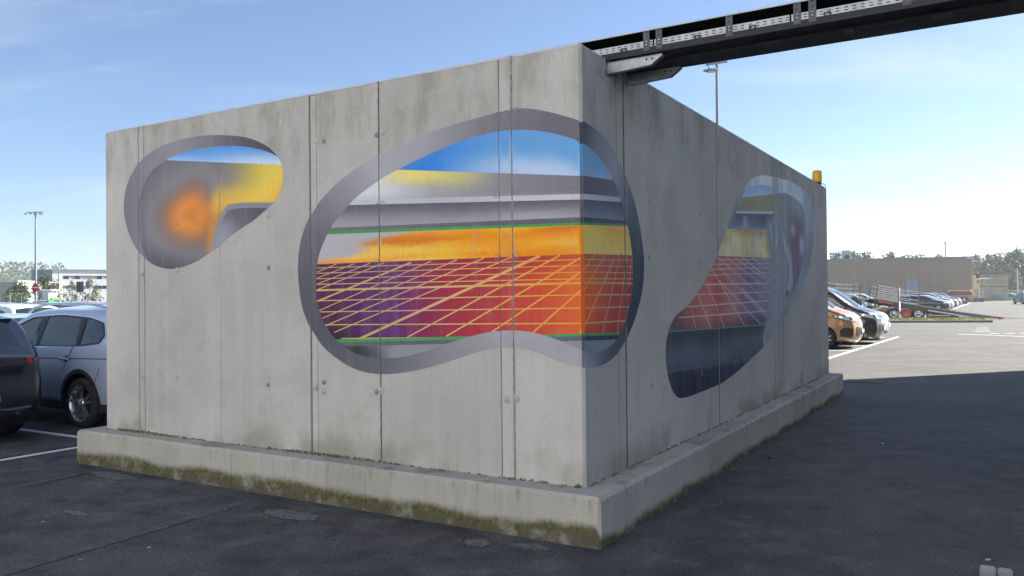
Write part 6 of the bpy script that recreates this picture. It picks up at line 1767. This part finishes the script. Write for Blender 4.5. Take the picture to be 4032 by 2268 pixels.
# wooded hill at the far left
r_ = np.random.RandomState(2)
N = 15000
ux = r_.uniform(-560, -240, N)
hill = lambda x: 21 + 9 * np.clip((-290 - x) / 60, 0, 2.2)
zz = r_.rand(N) ** 0.7
P = np.column_stack([ux, 480 + r_.uniform(0, 60, N) + zz * 40, 0 * ux])
top_ = 14.0 + 11.0 * np.clip((-262 - ux) / 55, 0, 1.0) + 3.0 * np.sin(ux * 0.11) + 2.0 * np.sin(ux * 0.37)
P[:, 2] = zz * top_
V, F = [], []
n_ = r_.normal(size=(N, 3)); n_[:, 2] = np.abs(n_[:, 2]) + .3; n_ /= np.linalg.norm(n_, axis=1)[:, None]
u = np.cross(n_, r_.normal(size=(N, 3))); u /= np.linalg.norm(u, axis=1)[:, None]; v = np.cross(n_, u)
s_ = r_.uniform(0.6, 1.35, N)[:, None]
V = np.stack([P - u * s_, P + v * s_, P + u * s_, P - v * s_], 1).reshape(-1, 3)
me = bpy.data.meshes.new('hillside_wood'); me.from_pydata(V.tolist(), [], np.arange(4 * N).reshape(-1, 4).tolist()); me.materials.append(M['leaf'])
tag(link_mesh('hillside_wood', me), 'far wooded hillside on the horizon at the left', kind='stuff')
xs_ = np.linspace(-600, -230, 40)
hv = [(x, 490, 0) for x in xs_] + [(x, 520, 0.72 * (14.0 + 11.0 * min(max((-262 - x) / 55, 0), 1.0))) for x in xs_] + [(x, 700, 0.5) for x in xs_]
hf = [(i + 40 * j, i + 1 + 40 * j, i + 41 + 40 * j, i + 40 + 40 * j) for j in range(2) for i in range(39)]
tag(MB().add(hv, hf, True).build('hill', M['leaf'], None), 'low wooded hill at the far left', kind='structure')

# ------------------------------------------------------------------ right-hand side
# vans in the bays behind the block, noses towards the lane
GOLD = (0.33, 0.165, 0.06)
van, sh, ep, spp = build_car('parked_van', VAN, 0.11, GOLD, 'copper coloured van with chrome grille, nearest of the vehicles parked behind the block', 'van', 'vehicles parked in the bays behind the block')
def badge(sh, root):
    q = sh.end_pt(True, 0.0, 0.93, 0.03)
    m = MB()
    m.tube([(q.x, q.y + 0.075 * math.cos(a), q.z + 0.075 * math.sin(a)) for a in np.linspace(0, 2 * math.pi, 21)], 0.008, 5)
    for pts in (((-.045, .05), (-.012, -.055), (0.0, -.01), (.012, -.055), (.045, .05)), ((-.03, .065), (0, .0), (.03, .065))):
        m.tube([(q.x, q.y + a, q.z + b) for a, b in pts], 0.006, 4)
    m.build('badge', M['chrome'], root)
badge(sh, van)
placed(van, -2.25 - 1.52, 22.75, 0.0)
def van_copy(col_, label, group, x, y, rz):
    o = copy_tree(van)
    def paint(q):
        q.color = (*col_, 1)
        for ch in q.children: paint(ch)
    paint(o); o['label'] = label
    if group: o['group'] = group
    elif 'group' in o: del o['group']
    placed(o, x, y, rz); return o
van_copy((0.010, 0.011, 0.014), 'black van with chrome grille parked right behind the copper van', 'vehicles parked in the bays behind the block', -1.93 - 1.52, 25.45, 0.02)
put_car('SUV', (0.40, 0.42, 0.45), 'silver SUV nose showing beyond the black van', 'vehicles parked in the bays behind the block', W(-1.1 - 2.25, 28.2), -TH)

# markings of the lit yard
strip('bay_marking', W(-1.45, 17.5), W(-0.95, 30.2), 0.12, 0.004, M['line'], 'white line along the noses of the parked vans')
for k_, y in enumerate((21.2, 23.95, 26.75, 29.5)):
    strip('bay_marking', W(-6.8, y), W(-1.32, y), 0.10, 0.004, M['line'], f'white bay divider, {ORD[k_]} from the block in the van bays')
strip('lane_marking', W(1.0, 33.4), W(12.5, 26.6), 0.12, 0.004, M['line'], 'thin white lane line crossing the lit yard')
for k_ in range(4):
    a = ray_at(3890 + 62 * k_, 34.2); b = ray_at(3890 + 62 * k_ + 42, 34.0)
    strip('lane_marking', a, b, 0.14, 0.004, M['line'], f'white lane dash at the right edge of the yard, {ORD[k_]} from the left')
for k_ in range(5):
    a = ray_at(3835 + 3 * k_, 36.0 + 1.1 * k_); b = ray_at(3895 - 2 * k_, 35.8 + 1.1 * k_)
    strip('lane_marking', a, b, 0.10, 0.004, M['line'], f'thin white hatch bar of the right-hand crossing, {ORD[k_]} from the front')
for k_ in range(3):
    a = ray_at(3752 + 22 * k_, 84 + 13 * k_); b = ray_at(3778 + 20 * k_, 97 + 13 * k_)
    strip('lane_marking', a, b, 0.16, 0.004, M['line'], f'far white line before the parked row, {ORD[k_]} from the front')

# grass island with kerb and the back-turned round signs
isl0, isl1 = ray_at(3380, 47.9), ray_at(3908, 46.4)
dv = (isl1 - isl0).normalized(); nv_ = Vector((-dv.y, dv.x, 0)); ang = math.atan2(dv.y, dv.x); LI = (isl1 - isl0).length
kb = empty('grass_island', isl0, ang, 'narrow grass island with dark kerb before the car trailer', 'island')
for k_ in range(int(LI) + 1):
    MB().cbox(k_ * 1.0 + 0.005, min(k_ * 1.0 + 0.995, LI), 0.0, 0.14, 0.0, 0.13, 0.015).build('kerb_stone', M['joint'], kb)
t = NT('verge_grass')
M['verge'] = t.out(t.mix(t.ramp(t.noise(3, 4), 0.35, 0.65), (0.15, 0.175, 0.05), (0.26, 0.25, 0.10)), 0.9)
MB().add([(0, 0.142, 0.12), (LI * .97, 0.142, 0.12), (LI * .97, 0.55, 0.24), (0, 0.55, 0.24), (LI * .97, 1.3, 0.10), (0, 1.3, 0.10)], [(0, 1, 2, 3), (3, 2, 4, 5)]).build('turf', M['verge'], kb)
r_ = np.random.RandomState(9); m = MB()
for i in range(5000):
    x, y = r_.uniform(0, LI * .97), 0.15 + r_.uniform(0, 1.1); h = r_.uniform(.04, .13); a = r_.uniform(0, 3.14)
    dx, dy = .012 * math.cos(a), .012 * math.sin(a)
    zg = .12 + .12 * min(1, max(0, (y - .142) / .4)) - max(0, y - .55) * .18; m.add([(x - dx, y - dy, zg), (x + dx, y + dy, zg), (x + r_.uniform(-.03, .03), y, zg + h)], [(0, 1, 2)])
o = m.build('grass', M['verge'], kb, None, 0, False); tag(o, 'short dry grass on the island', kind='stuff')
p0 = ray_at(3540, 48.6)
sg = empty('round_signs', (p0.x, p0.y, 0.10), R(61), 'post with two round red-rimmed signs seen almost edge-on', 'sign')
M['sign_blue'] = plain('sign_face_blue', (0.16, 0.14, 0.38), 0.4, 0, 0.05, 2)
M['sign_rim'] = plain('sign_rim_red', (0.52, 0.10, 0.09), 0.4, 0, 0.05, 2)
MB().tube([(0, 0.03, 0), (0, 0.03, 1.9)], 0.04, 8).build('post', M['galv'], sg)
for z, f_ in ((1.58, 'sign_blue'), (0.80, 'white')):
    o = MB().lathe([(0.0001, -0.012), (0.33, -0.012), (0.375, -0.005), (0.38, 0.01), (0.0001, 0.012)], 30, Matrix.Translation((0, -0.02, z))).build('disc', M['sign_rim'], sg)
    MB().lathe([(0.0001, -0.014), (0.29, -0.014), (0.295, -0.011)], 30, Matrix.Translation((0, -0.02, z))).build('face', M[f_], o)

# car-carrying trailer with lowered ramp; origin on the ground at the rear wheel
tp = ray_at(3616, 52.5)
tr_ = empty('car_trailer', tp, R(-8), 'red and dark green car trailer with its loading ramp lowered to the right', 'trailer')
TW = 2.4
def wheel_t(x, y, sgn):
    o = MB().lathe([(0.25, -0.11), (0.30, -0.13), (0.37, -0.12), (0.39, -0.08), (0.39, 0.08), (0.30, 0.12)], 26, Matrix.Translation((x, y, 0.39))).build('wheel', M['rubber'], tr_)
    MB().lathe([(0.265, -0.118), (0.235, -0.10), (0.20, -0.06), (0.13, -0.05), (0.10, -0.10), (0.0001, -0.115)], 26, Matrix.Translation((x, y, 0.39))).build('rim', M['alloy'], o)
    for q in range(10):
        a = 2 * math.pi * q / 10
        MB().lathe([(0.0001, -0.008), (0.03, -0.008), (0.03, 0.0)], 8, Matrix.Translation((x + 0.165 * math.cos(a), y - 0.053, 0.39 + 0.165 * math.sin(a)))).build('hand_hole', M['black'], o)
for x in (0.0, -1.52):
    wheel_t(x, 0.13, 1); wheel_t(x, TW - 0.3, 1)
    m = MB(); pts = [(x + 0.47 * math.cos(a), 0.42 + 0.46 * math.sin(a)) for a in np.linspace(math.pi * 1.02, -0.02 * math.pi, 15)]
    inn = [(x + 0.44 * math.cos(a), 0.42 + 0.43 * math.sin(a)) for a in np.linspace(-0.02 * math.pi, math.pi * 1.02, 15)]
    poly = pts + inn
    vs = [(p[0], 0.0, p[1]) for p in poly] + [(p[0], 0.30, p[1]) for p in poly]; n = len(poly)
    fs = [(i, (i + 1) % n, (i + 1) % n + n, i + n) for i in range(n)] + [(i, i + 1, n - 2 - i, n - 1 - i) for i in range(14)]
    m.add(vs, fs); m.build('mudguard', M['chassis_red'], tr_)
# side skirts between the wheels
MB().prism([(-1.04, .18), (-.48, .18), (-.46, .42), (-.40, .62), (-1.12, .62), (-1.05, .42)], 0.02, 0.10).build('side_panel', M['chassis_red'], tr_)
MB().box(-0.86, -0.66, 0.004, 0.018, 0.26, 0.42).build('label_plate', M['sign_rim'], tr_)
MB().prism([(-2.75, .36), (-2.05, .30), (-1.99, .45), (-1.94, .62), (-2.45, .66)], 0.02, 0.10).build('side_panel', M['chassis_red'], tr_)
MB().box(-2.9, 2.4, 0.5, TW - 0.5, 0.36, 0.58).build('chassis_beam', M['chassis_red'], tr_)
MB().box(-2.85, 0.52, 0.06, TW, 0.665, 0.72).build('lower_deck', M['deck_top'], tr_)
MB().box(0.62, 2.35, 0.15, 0.65, 0.26, 0.33).build('under_rail', M['chassis_red'], tr_)
MB().cbox(0.75, 2.5, 0.1, 0.55, 0.04, 0.22, 0.04).build('tool_box', M['deck_green'], tr_)
MB().tube([(0.55, 0.2, 0.12), (0.62, 0.2, 0.28), (0.60, 0.2, 0.4)], 0.05, 6).build('hose', M['black'], tr_)
# upper loading deck sloping to the right
def slope(x): return 1.36 + (x + 2.66) * (0.50 - 1.36) / (2.20 + 2.66)
for y0 in (0.0, TW - 0.12):
    MB().prism([(-2.68, slope(-2.68)), (2.20, slope(2.20)), (2.20, slope(2.2) - .30), (0.4, slope(.4) - .30), (-2.68, slope(-2.68) - .22)], y0, y0 + 0.10).build('deck_beam', M['deck_green'], tr_)
m = MB(); m.add([(-2.68, 0.0, slope(-2.68) + .004), (2.2, 0.0, slope(2.2) + .004), (2.2, TW, slope(2.2) + .004), (-2.68, TW, slope(-2.68) + .004)] + [(-2.68, 0.0, slope(-2.68) + .05), (2.2, 0.0, slope(2.2) + .05), (2.2, TW, slope(2.2) + .05), (-2.68, TW, slope(-2.68) + .05)],
      [(0, 1, 2, 3), (4, 5, 6, 7), (0, 1, 5, 4), (1, 2, 6, 5), (2, 3, 7, 6), (3, 0, 4, 7)])
m.build('loading_deck', M['deck_top'], tr_)
for k_ in range(9):
    x = -2.3 + .52 * k_
    MB().box(x, x + 0.05, 0.1, TW - .1, slope(x) + .052, slope(x) + .085).build('deck_cleat', M['galv_dark'], tr_)
text_mesh('lettering', 'Kässbohrer', 0.20, M['brand_text'], tr_, (-2.02, -0.006, slope(-2.02) - 0.10), (math.pi / 2, R(10.2), 0), 0.004)
# ramps
m = MB(); m.prism([(2.22, .50), (4.95, .10), (4.95, .03), (2.22, .24)], 0.05, 0.55); m.build('ramp', M['galv_dark'], tr_)
m = MB(); m.prism([(2.22, .50), (4.95, .10), (4.95, .03), (2.22, .24)], TW - .55, TW - .05); m.build('ramp', M['galv_dark'], tr_)
for y0 in (0.03, TW - .06):
    MB().bar((2.2, y0, .53), (4.95, y0, .13), 0.04, 0.05).build('ramp_edge', M['galv'], tr_)
MB().bar((0.55, -0.03, .60), (3.15, -0.03, .14), 0.05, 0.10).build('ramp_stay', M['galv'], tr_)
for y0 in (0.1, TW - .5):
    MB().bar((4.95, y0 + .15, .11), (7.6, y0 + .15, .012), 0.30, 0.02).build('ramp_tongue', M['deck_top'], tr_)
MB().cbox(4.88, 5.1, -0.05, 0.25, 0.0, 0.16, 0.02).build('ramp_hinge', M['sign_rim'], tr_)
# railings on the upper deck, one on each side
def railing(x0, x1, z0, z1, y, h, lean, name='railing'):
    o = MB()
    n_post = 2
    P0, P1 = Vector((x0, y, z0)), Vector((x1, y, z1))
    T0, T1 = Vector((x0 + lean, y, z0 + h)), Vector((x1 + lean * .3, y, z1 + h))
    q = MB().tube([P0, T0], 0.028, 6).build(name + '_post', M['galv_dark'], tr_)
    MB().tube([P1, T1], 0.028, 6).build(name + '_post', M['galv_dark'], tr_)
    for k_ in (0.98, 0.66, 0.36, 0.1):
        a, b = P0.lerp(T0, k_), P1.lerp(T1, k_)
        mid = a.lerp(b, .5) - Vector((0, 0, 0.05 * k_))
        MB().tube([a, mid, b], 0.014, 5).build(name + '_bar', M['galv'], tr_)
railing(-2.60, 0.0, slope(-2.6), slope(0.0), 0.0, .92, 0.12)
railing(-2.35, 0.25, slope(-2.35), slope(0.25), TW, .92, 0.12)
# front upper platform with its own railings
MB().prism([(-7.6, 1.72), (-3.05, 1.42), (-3.05, 1.30), (-7.6, 1.58)], 0.0, TW).build('front_platform', M['deck_top'], tr_)
railing(-6.05, -3.62, 1.66, 1.46, 0.0, .86, 0.2)
railing(-5.75, -3.40, 1.64, 1.44, TW, .86, 0.2)
MB().prism([(-4.20, 1.34), (-4.20, .55), (-3.72, .55), (-3.72, 1.42), (-3.82, 1.47), (-4.10, 1.47)], -0.06, 0.30).build('support_post', M['deck_green'], tr_)
MB().box(-4.05, -3.86, -0.066, -0.062, 0.78, 1.02).build('yellow_label', M['sticker'], tr_)
MB().box(-3.66, -3.45, 0.05, 0.25, .55, 1.32).build('hydraulic_leg', M['galv_dark'], tr_)
MB().box(-3.38, -3.28, 0.05, 0.15, .55, 1.32).build('hydraulic_leg', M['galv'], tr_)
MB().tube([(-3.3, .02, 1.25), (-3.1, .0, 1.1), (-3.15, .0, .85), (-3.35, .02, .72)], 0.025, 6).build('hose', M['black'], tr_)
MB().prism([(-3.30, .35), (-2.86, .35), (-2.84, .74), (-2.95, .84), (-3.30, .80)], 0.0, 0.4).build('winch_box', M['deck_green'], tr_)
MB().box(-7.6, -3.0, 0.3, TW - .3, .42, .60).build('drawbar', M['chassis_red'], tr_)

# far row of cars facing the lane, seen past the trailer
gp = 'cars parked in the far rows behind the trailer'
RR = [('estate car', 'black', -1.7, 82.0), ('estate car', 'silver', -1.6, 86.2), ('SUV', 'grey', -1.7, 89.6), ('SUV', 'blue', -1.5, 93.0), ('estate car', 'silver', -1.6, 96.5), ('hatchback', 'grey', -1.6, 100.5), ('estate car', 'red', -1.6, 104.5), ('SUV', 'dark grey', -1.7, 108.0)]
for i, (k_, cn, x, y) in enumerate(RR):
    put_car(k_, COLS[cn], f'{cn} {k_} in the far row beyond the trailer ramp, {ORD[i]} from the front', gp, W(x - 2.25, y), -TH)
RR = [('SUV', 'white', -9.6, 80.0), ('estate car', 'silver', -9.7, 84.0), ('hatchback', 'blue', -9.6, 88.0), ('SUV', 'silver', -9.6, 92.0), ('estate car', 'grey', -9.7, 96.0), ('SUV', 'white', -9.6, 100.0), ('hatchback', 'silver', -9.7, 104.0)]
for i, (k_, cn, x, y) in enumerate(RR):
    put_car(k_, COLS[cn], f'{cn} {k_} in the row between the two trailer railings, {ORD[i]} from the front', gp, W(x - 2.25, y), -TH)
RR = [('estate car', 'pale blue', -16.6, 78.0), ('SUV', 'dark grey', -16.5, 82.0), ('hatchback', 'silver', -16.5, 86.0), ('SUV', 'silver', -16.5, 90.0)]
for i, (k_, cn, x, y) in enumerate(RR):
    put_car(k_, COLS[cn], f'{cn} {k_} in the row behind the trailer\'s left railing, {ORD[i]} from the front', gp, W(x - 2.25, y), -TH)

# brown hall
BD = 146.0
c0, c1 = ray_at(3829, BD), ray_at(3190, BD * 1.055)
dvec = (c1 - c0); LB = dvec.length; ang = math.atan2(dvec.y, dvec.x)
BH = 1.76 + (1149 - 1009) / 3203.26 * BD
t = NT('exposed_aggregate_panel')
n1 = t.noise(9, 5, None, 0.8)
M['brown'] = t.out(t.mix(t.ramp(n1, 0.3, 0.7), (0.235, 0.17, 0.098), (0.35, 0.27, 0.17)), 0.9)
M['cream'] = plain('cream_panel', (0.50, 0.42, 0.24), 0.8, 0, 0.08, 0.6)
bh = empty('brown_hall', c0, ang, 'long brown panelled hall with flat roof behind the parked cars', 'building')
# local frame: x runs left along the front wall, y towards the viewer
MB().box(0.0, LB, -24, -0.14, 0, BH - .25).build('wall', M['brown'], bh)
np_ = 17; pw = LB / np_
for k_ in range(np_):
    MB().cbox(pw * k_ + 0.035, pw * (k_ + 1) - 0.035, -0.14, 0.0, 0.55, BH - .28, 0.03).build('panel', M['brown'], bh)
    MB().box(pw * (k_ + 1) - 0.03, pw * (k_ + 1) + 0.03, -0.138, -0.05, 0.55, BH - .28).build('joint', M['shed_grey'], bh)
MB().box(-0.05, LB, -0.2, 0.10, 0, 0.54).build('base_course', M['joint_pale'], bh)
MB().box(-0.3, LB, -24.3, 0.22, BH - .249, BH).build('roof_edge', M['pole'], bh)
o = MB().box(pw * 5.55, pw * 6.65, 0.003, 0.06, 1.4, 4.2).build('window', M['galv'], bh)
for k_ in range(5): MB().box(pw * 5.61, pw * 6.59, 0.062, 0.075, 1.5 + .54 * k_, 1.95 + .54 * k_).build('pane', M['facade_grey'], o)
o = MB().box(pw * 14.2, pw * 15.4, 0.003, 0.06, 1.2, 3.4).build('dark_window', M['black'], bh)
for k_ in range(6): MB().box(-0.08, -0.003, -3.9 * (k_ + 1) + .05, -3.9 * k_ - .05 - .12, .2, BH - .28).build('end_panel', M['cream'], bh)
MB().cbox(0.3, 0.9, 0.225, 0.5, BH - .45, BH - .18, .03).build('security_camera', M['white'], bh)
MB().box(-1.1, -0.09, -1.4, -1.2, BH - .9, BH - .7).build('flood_lamp', M['white'], bh)
MB().prism([(-1.6, BH - .3), (0, BH - .05), (0, BH - .15)], -2.2, -1.0).build('end_canopy', M['galv_dark'], bh)
MB().prism([(-1.9, BH - 1.9), (-.1, BH - 1.6), (-.1, BH - 1.72)], -6.2, -5.0).build('end_canopy', M['galv_dark'], bh)
o = MB().cbox(pw * 12.35, pw * 13.3, -4.5, -2.5, BH + .35, BH + 1.75, .05).build('roof_unit', M['galv'], bh)
MB().box(pw * 12.2, pw * 13.5, -4.6, -2.4, BH + .002, BH + .34).build('unit_base', M['shed_grey'], o)
MB().lathe([(0.0001, 0), (.42, 0), (.45, .1)], 14, Matrix.Translation((pw * 12.8, -2.38, BH + .45))).build('unit_duct', M['black'], o)
MB().tube([(pw * 2.3, -3, BH), (pw * 2.3, -3, BH + 2.6)], 0.11, 6).build('roof_mast', M['pole'], bh)
MB().box(pw * 2.3 - .25, pw * 2.3 + .25, -3.2, -2.8, BH + 2.601, BH + 2.8).build('mast_head', M['pole'], bh)
# orange van by the hall
gl_ = ray_at(3757, 134)
ov_ = copy_tree(van)
def paint(q):
    q.color = (0.55, 0.14, 0.02, 1)
    for ch in q.children: paint(ch)
paint(ov_)
ov_['label'] = 'orange van parked side-on against the brown hall'; del ov_['group']
ov_.location = gl_; ov_.rotation_euler = (0, 0, ang + 0.03)
ov_.scale = (1.04, 1, 1.04)
# wheelie bin
wbp = ray_at(3793, 113)
bn = empty('wheelie_bin', wbp, ang, 'dark grey wheelie bin with white label at the corner of the brown hall', 'bin')
M['bin_grey'] = plain('bin_plastic', (0.05, 0.055, 0.07), 0.5, 0, 0.1, 4)
m = MB(); m.add([(-.36, -.3, .12), (.36, -.3, .12), (.36, .3, .12), (-.36, .3, .12), (-.45, -.4, 1.0), (.45, -.4, 1.0), (.45, .4, 1.0), (-.45, .4, 1.0)], [(3, 2, 1, 0), (4, 5, 6, 7), (0, 1, 5, 4), (1, 2, 6, 5), (2, 3, 7, 6), (3, 0, 4, 7)])
m.build('body', M['bin_grey'], bn)
MB().cbox(-.48, .48, -.44, .44, 1.002, 1.12, .04).build('lid', M['bin_grey'], bn)
MB().box(-.15, .15, .40, .42, .5, .85).build('label_sheet', M['white'], bn)
for sgn in (-1, 1): MB().lathe([(0.0001, -.05), (.12, -.05), (.12, .05), (0.0001, .05)], 12, Matrix.Translation((sgn * .3, -.3, .12)) @ Matrix.Rotation(math.pi / 2, 4, 'Z')).build('wheel', M['rubber'], bn)
# loading dock with rail, fuel pedestal, stop sign and swing arm
dk = empty('loading_dock', ray_at(3832, 142), ang + math.pi, 'low dark loading dock with metal guard rail at the hall corner', 'dock')
MB().cbox(0, 1.7, 0, 1.6, 0, .68, .03).build('platform', M['joint'], dk)
for k_ in range(3): MB().box(0.02, 1.68, -0.03, -0.002, .06 + .2 * k_, .2 + .2 * k_).build('board', M['black'], dk)
for x in (0.25, 1.0, 1.65): MB().tube([(x, .1, .68), (x, .1, 1.75)], .035, 6).build('rail_post', M['white'], dk)
for z in (1.2, 1.72): MB().tube([(.25, .1, z), (1.65, .1, z)], .03, 6).build('rail_bar', M['white'], dk)
pd = empty('fuel_pedestal', ray_at(3849, 142.6, .685), ang + math.pi, 'cream pump pedestal with hose standing on the loading dock', 'pedestal')
MB().cbox(-.32, .32, -.2, .25, 0, 1.65, .04).build('cabinet', M['cream'], pd)
MB().tube([(-.2, -.22, 1.1), (-.05, -.3, .5), (.15, -.3, .55), (.2, -.22, 1.0)], .03, 6).build('hose', M['black'], pd)
ss = empty('stop_sign', ray_at(3849, 140), 0, 'small red sign with barrier arm and lamp box at the hall end', 'sign')
MB().tube([(0, .05, 0), (0, .05, 5.2)], .05, 8).build('post', M['pole'], ss)
MB().lathe([(0.0001, -.02), (.30, -.02), (.31, .0), (0.0001, .02)], 8, Matrix.Translation((.10, 0, 3.55)) @ Matrix.Rotation(R(22.5), 4, 'Y')).build('plate', M['sign_rim'], ss)
MB().cbox(-.2, .35, -.15, .15, 4.1, 5.0, .05).build('lamp_box', M['black'], ss)
MB().tube([(-.2, -.05, 4.05), (2.1, -.05, 4.0)], .06, 6).build('swing_arm', M['white'], ss)
MB().cbox(2.0, 2.2, -.12, .02, 3.92, 4.08, .02).build('arm_tip', M['white'], ss)
# corrugated shed with canopy
cs = empty('corrugated_shed', ray_at(3855, 160), ang + math.pi + R(-4), 'pale corrugated metal shed with dark flat canopy right of the brown hall', 'shed')
t = NT('pale_corrugated_steel')
M['corr'] = t.out(t.mix(t.ramp(t.noise(1.2, 4), 0.35, 0.65), (0.32, 0.31, 0.27), (0.42, 0.40, 0.34)), 0.6, 0.1)
m = MB(); vs = []; n = 92
for i in range(n + 1):
    x = 5.0 * i / n; y = 0.05 * math.sin(i * math.pi / 2)
    vs += [(x, y, 0.5), (x, y, 5.2)]
m.add(vs, [(2*i, 2*i+2, 2*i+3, 2*i+1) for i in range(n)]); m.build('corrugated_wall', M['corr'], cs)
MB().box(0.0, 5.0, 0.08, 8, 0.1, 5.15).build('wall_core', M['corr'], cs)
MB().box(-.2, 5.9, -1.6, 8.2, 5.25, 5.75).build('canopy', M['galv_dark'], cs)
MB().box(1.3, 1.7, -.14, -.06, 0, 5.24).build('column', M['facade_grey'], cs)
MB().box(0.0, 5.0, -.10, -.055, 2.75, 2.87).build('rail', M['galv_dark'], cs)
MB().box(0.0, 5.0, -.20, -.06, 0.0, 0.48).build('base', M['joint'], cs)
ct = empty('grey_container', ray_at(3906, 148), ang + math.pi, 'grey metal container before the corrugated shed', 'container')
MB().cbox(0, 2.0, 0, 1.6, .1, 1.35, .04).build('body', M['pole'], ct)
for k_ in range(5): MB().box(.08 + .4 * k_, .32 + .4 * k_, -.03, -.002, .2, 1.25).build('side_rib', M['pole'], ct)
MB().box(-.12, -.003, 0, 1.6, .05, 1.3).build('end_plate', M['black'], ct)
gk = empty('green_skip', ray_at(3962, 152), ang + math.pi, 'bright green skip right of the corrugated shed', 'skip')
m = MB(); m.add([(.15, 0, .1), (1.25, 0, .1), (1.25, 1.2, .1), (.15, 1.2, .1), (0, 0, .72), (1.4, 0, .72), (1.4, 1.2, .72), (0, 1.2, .72)], [(3, 2, 1, 0), (0, 1, 5, 4), (1, 2, 6, 5), (2, 3, 7, 6), (3, 0, 4, 7)]); m.build('tub', M['green'], gk)
MB().box(-.04, 1.44, -.05, -.003, .64, .76).build('rim', M['green'], gk)
MB().box(.05, 1.35, .1, 1.1, .5, .52).build('contents', M['joint'], gk)
put_car('estate car', COLS['black'], 'black car half hidden behind the green skip', 'cars at the far right of the yard', ray_at(3968, 166), R(-8))
put_car('SUV', (0.30, 0.33, 0.40), 'silver-blue SUV driving away at the right edge of the lit yard', 'cars at the far right of the yard', ray_at(4036, 112), R(78))
# far fence and pale wall behind the shed
pw_ = empty('pale_yard_wall', ray_at(3952, 175), R(-20), 'low pale wall with rail at the far right', 'wall')
for k_ in range(6): MB().box(1.6 * k_ + .01, 1.6 * k_ + 1.59, 0, .2, 0, 1.55).build('panel', M['white'], pw_)
for k_ in range(4): MB().tube([(2.6 * k_, .1, 1.55), (2.6 * k_, .1, 2.0)], .05, 6).build('post', M['pole'], pw_)
MB().tube([(0, .1, 1.98), (9.6, .1, 1.98)], .06, 6).build('rail', M['white'], pw_)
fp = empty('far_lamp_post', ray_at(4007, 172), 0, 'thin pale lamp post before the dark trees at the far right', 'lamp post')
MB().tube([(0, 0, 0), (0, 0, 6.6)], [.13, .08], 8).build('pole', M['white'], fp)
MB().box(-.25, .25, -.1, .1, 6.601, 6.7).build('lamp_head', M['pole'], fp)
MB().box(-.35, .35, -.3, .3, 0, 1.9).build('base_cabinet', M['shed_grey'], fp)
# field strip beyond
sheet('verge', [ray_at(3700, 190), ray_at(4300, 190), ray_at(4300, 330), ray_at(3700, 330)], 0.02, M['verge'], 'strip of dry grass before the far trees')

# floodlight mast behind the block
p0 = ray_at(2833, 44)
f2 = empty('floodlight_mast', p0, R(8), 'tall slender floodlight mast rising behind the concrete block', 'lamp post')
MB().tube([(0, 0, 0), (0, 0, 7), (0, 0, 14.3)], [.13, .10, .065], 10).build('pole', M['pole'], f2)
MB().bar((-.62, -.05, 14.18), (.62, .05, 14.42), .07, .09).build('crossbar', M['pole'], f2)
o = MB().cbox(-.58, -.10, -.30, .12, 13.80, 13.97, .04).build('floodlight', M['pole'], f2)
MB().box(-.53, -.15, -.26, .08, 13.79, 13.799).build('lens', M['lamp_glass'], o)
MB().tube([(-.5, -.1, 13.97), (-.5, -.05, 14.15)], .02, 5).build('bracket', M['pole'], o)
MB().cbox(-.74, -.60, -.2, .08, 13.82, 13.93, .03).build('floodlight', M['pole'], f2)

# trees beyond the hall and along the far right edge
T_o = make_tree('broadleaf_tree', 10.0, 4.6, 0.6, 0.12, 190, 26, 0.34, 12, M['leaf'], M['bark'], 0.2)
T_p = make_tree('broadleaf_tree', 10.0, 4.0, 0.7, 0.14, 170, 26, 0.34, 15, M['leaf_bright'], M['bark'], 0.2)
gp = 'trees beyond the yard on the right'
def ztop(py, px, d): return 1.76 + (1187 - px * 0.01 - py) / 3203.26 * d
RT = [(3296, 997, 190, 0, 'pale rounded tree top just right of the block above the hall roof'), (3362, 992, 195, 1, 'tree top behind the roof unit of the hall'), (3418, 993, 188, 0, 'round tree top right of the roof unit'), (3516, 995, 200, 1, 'broad tree top above the middle of the hall roof'),
      (3575, 1005, 230, 0, 'low far tree top above the hall roof, left of the dark one'), (3625, 1003, 240, 0, 'dark low tree top above the hall roof'), (3690, 1003, 235, 1, 'far tree top near the roof mast'),
      (3852, 1004, 215, 0, 'green tree directly behind the hall corner'), (3890, 1002, 205, 1, 'light green tree above the shed canopy'), (3935, 998, 200, 0, 'full green tree behind the corrugated shed'), (3975, 996, 195, 1, 'tall bright tree left of the far lamp post'),
      (4015, 981, 185, 0, 'tallest dark tree at the right edge behind the lamp post'), (4065, 984, 188, 0, 'dark tree cut by the right edge of the picture'), (3960, 1040, 178, 1, 'small tree low behind the pale yard wall')]
fo = fp_ = True
for px, py, d, k_, lb in RT:
    P_ = T_p if k_ else T_o
    f_ = fp_ if k_ else fo
    put_tree(P_, lb, gp, ray_at(px, d), ztop(py, px, d) / 10.0 * 0.97, rnd.uniform(0, 6), None, f_)
    if k_: fp_ = False
    else: fo = False

# ------------------------------------------------------------------ the air: thin summer haze over the yard
hz = MB().box(-960, 960, -960, 960, -1.0, 46.0).build('haze', None)
t = NT('summer_haze'); t.n.remove(t.b)
vol = t.n.new('ShaderNodeVolumePrincipled')
vol.inputs['Color'].default_value = (0.82, 0.88, 0.95, 1)
vol.inputs['Density'].default_value = 0.0005
vol.inputs['Anisotropy'].default_value = 0.3
t.l.new(vol.outputs[0], t.n['Material Output'].inputs['Volume'])
hz.data.materials.append(t.m)
tag(hz, 'thin pale haze over the far trees and buildings', kind='stuff')
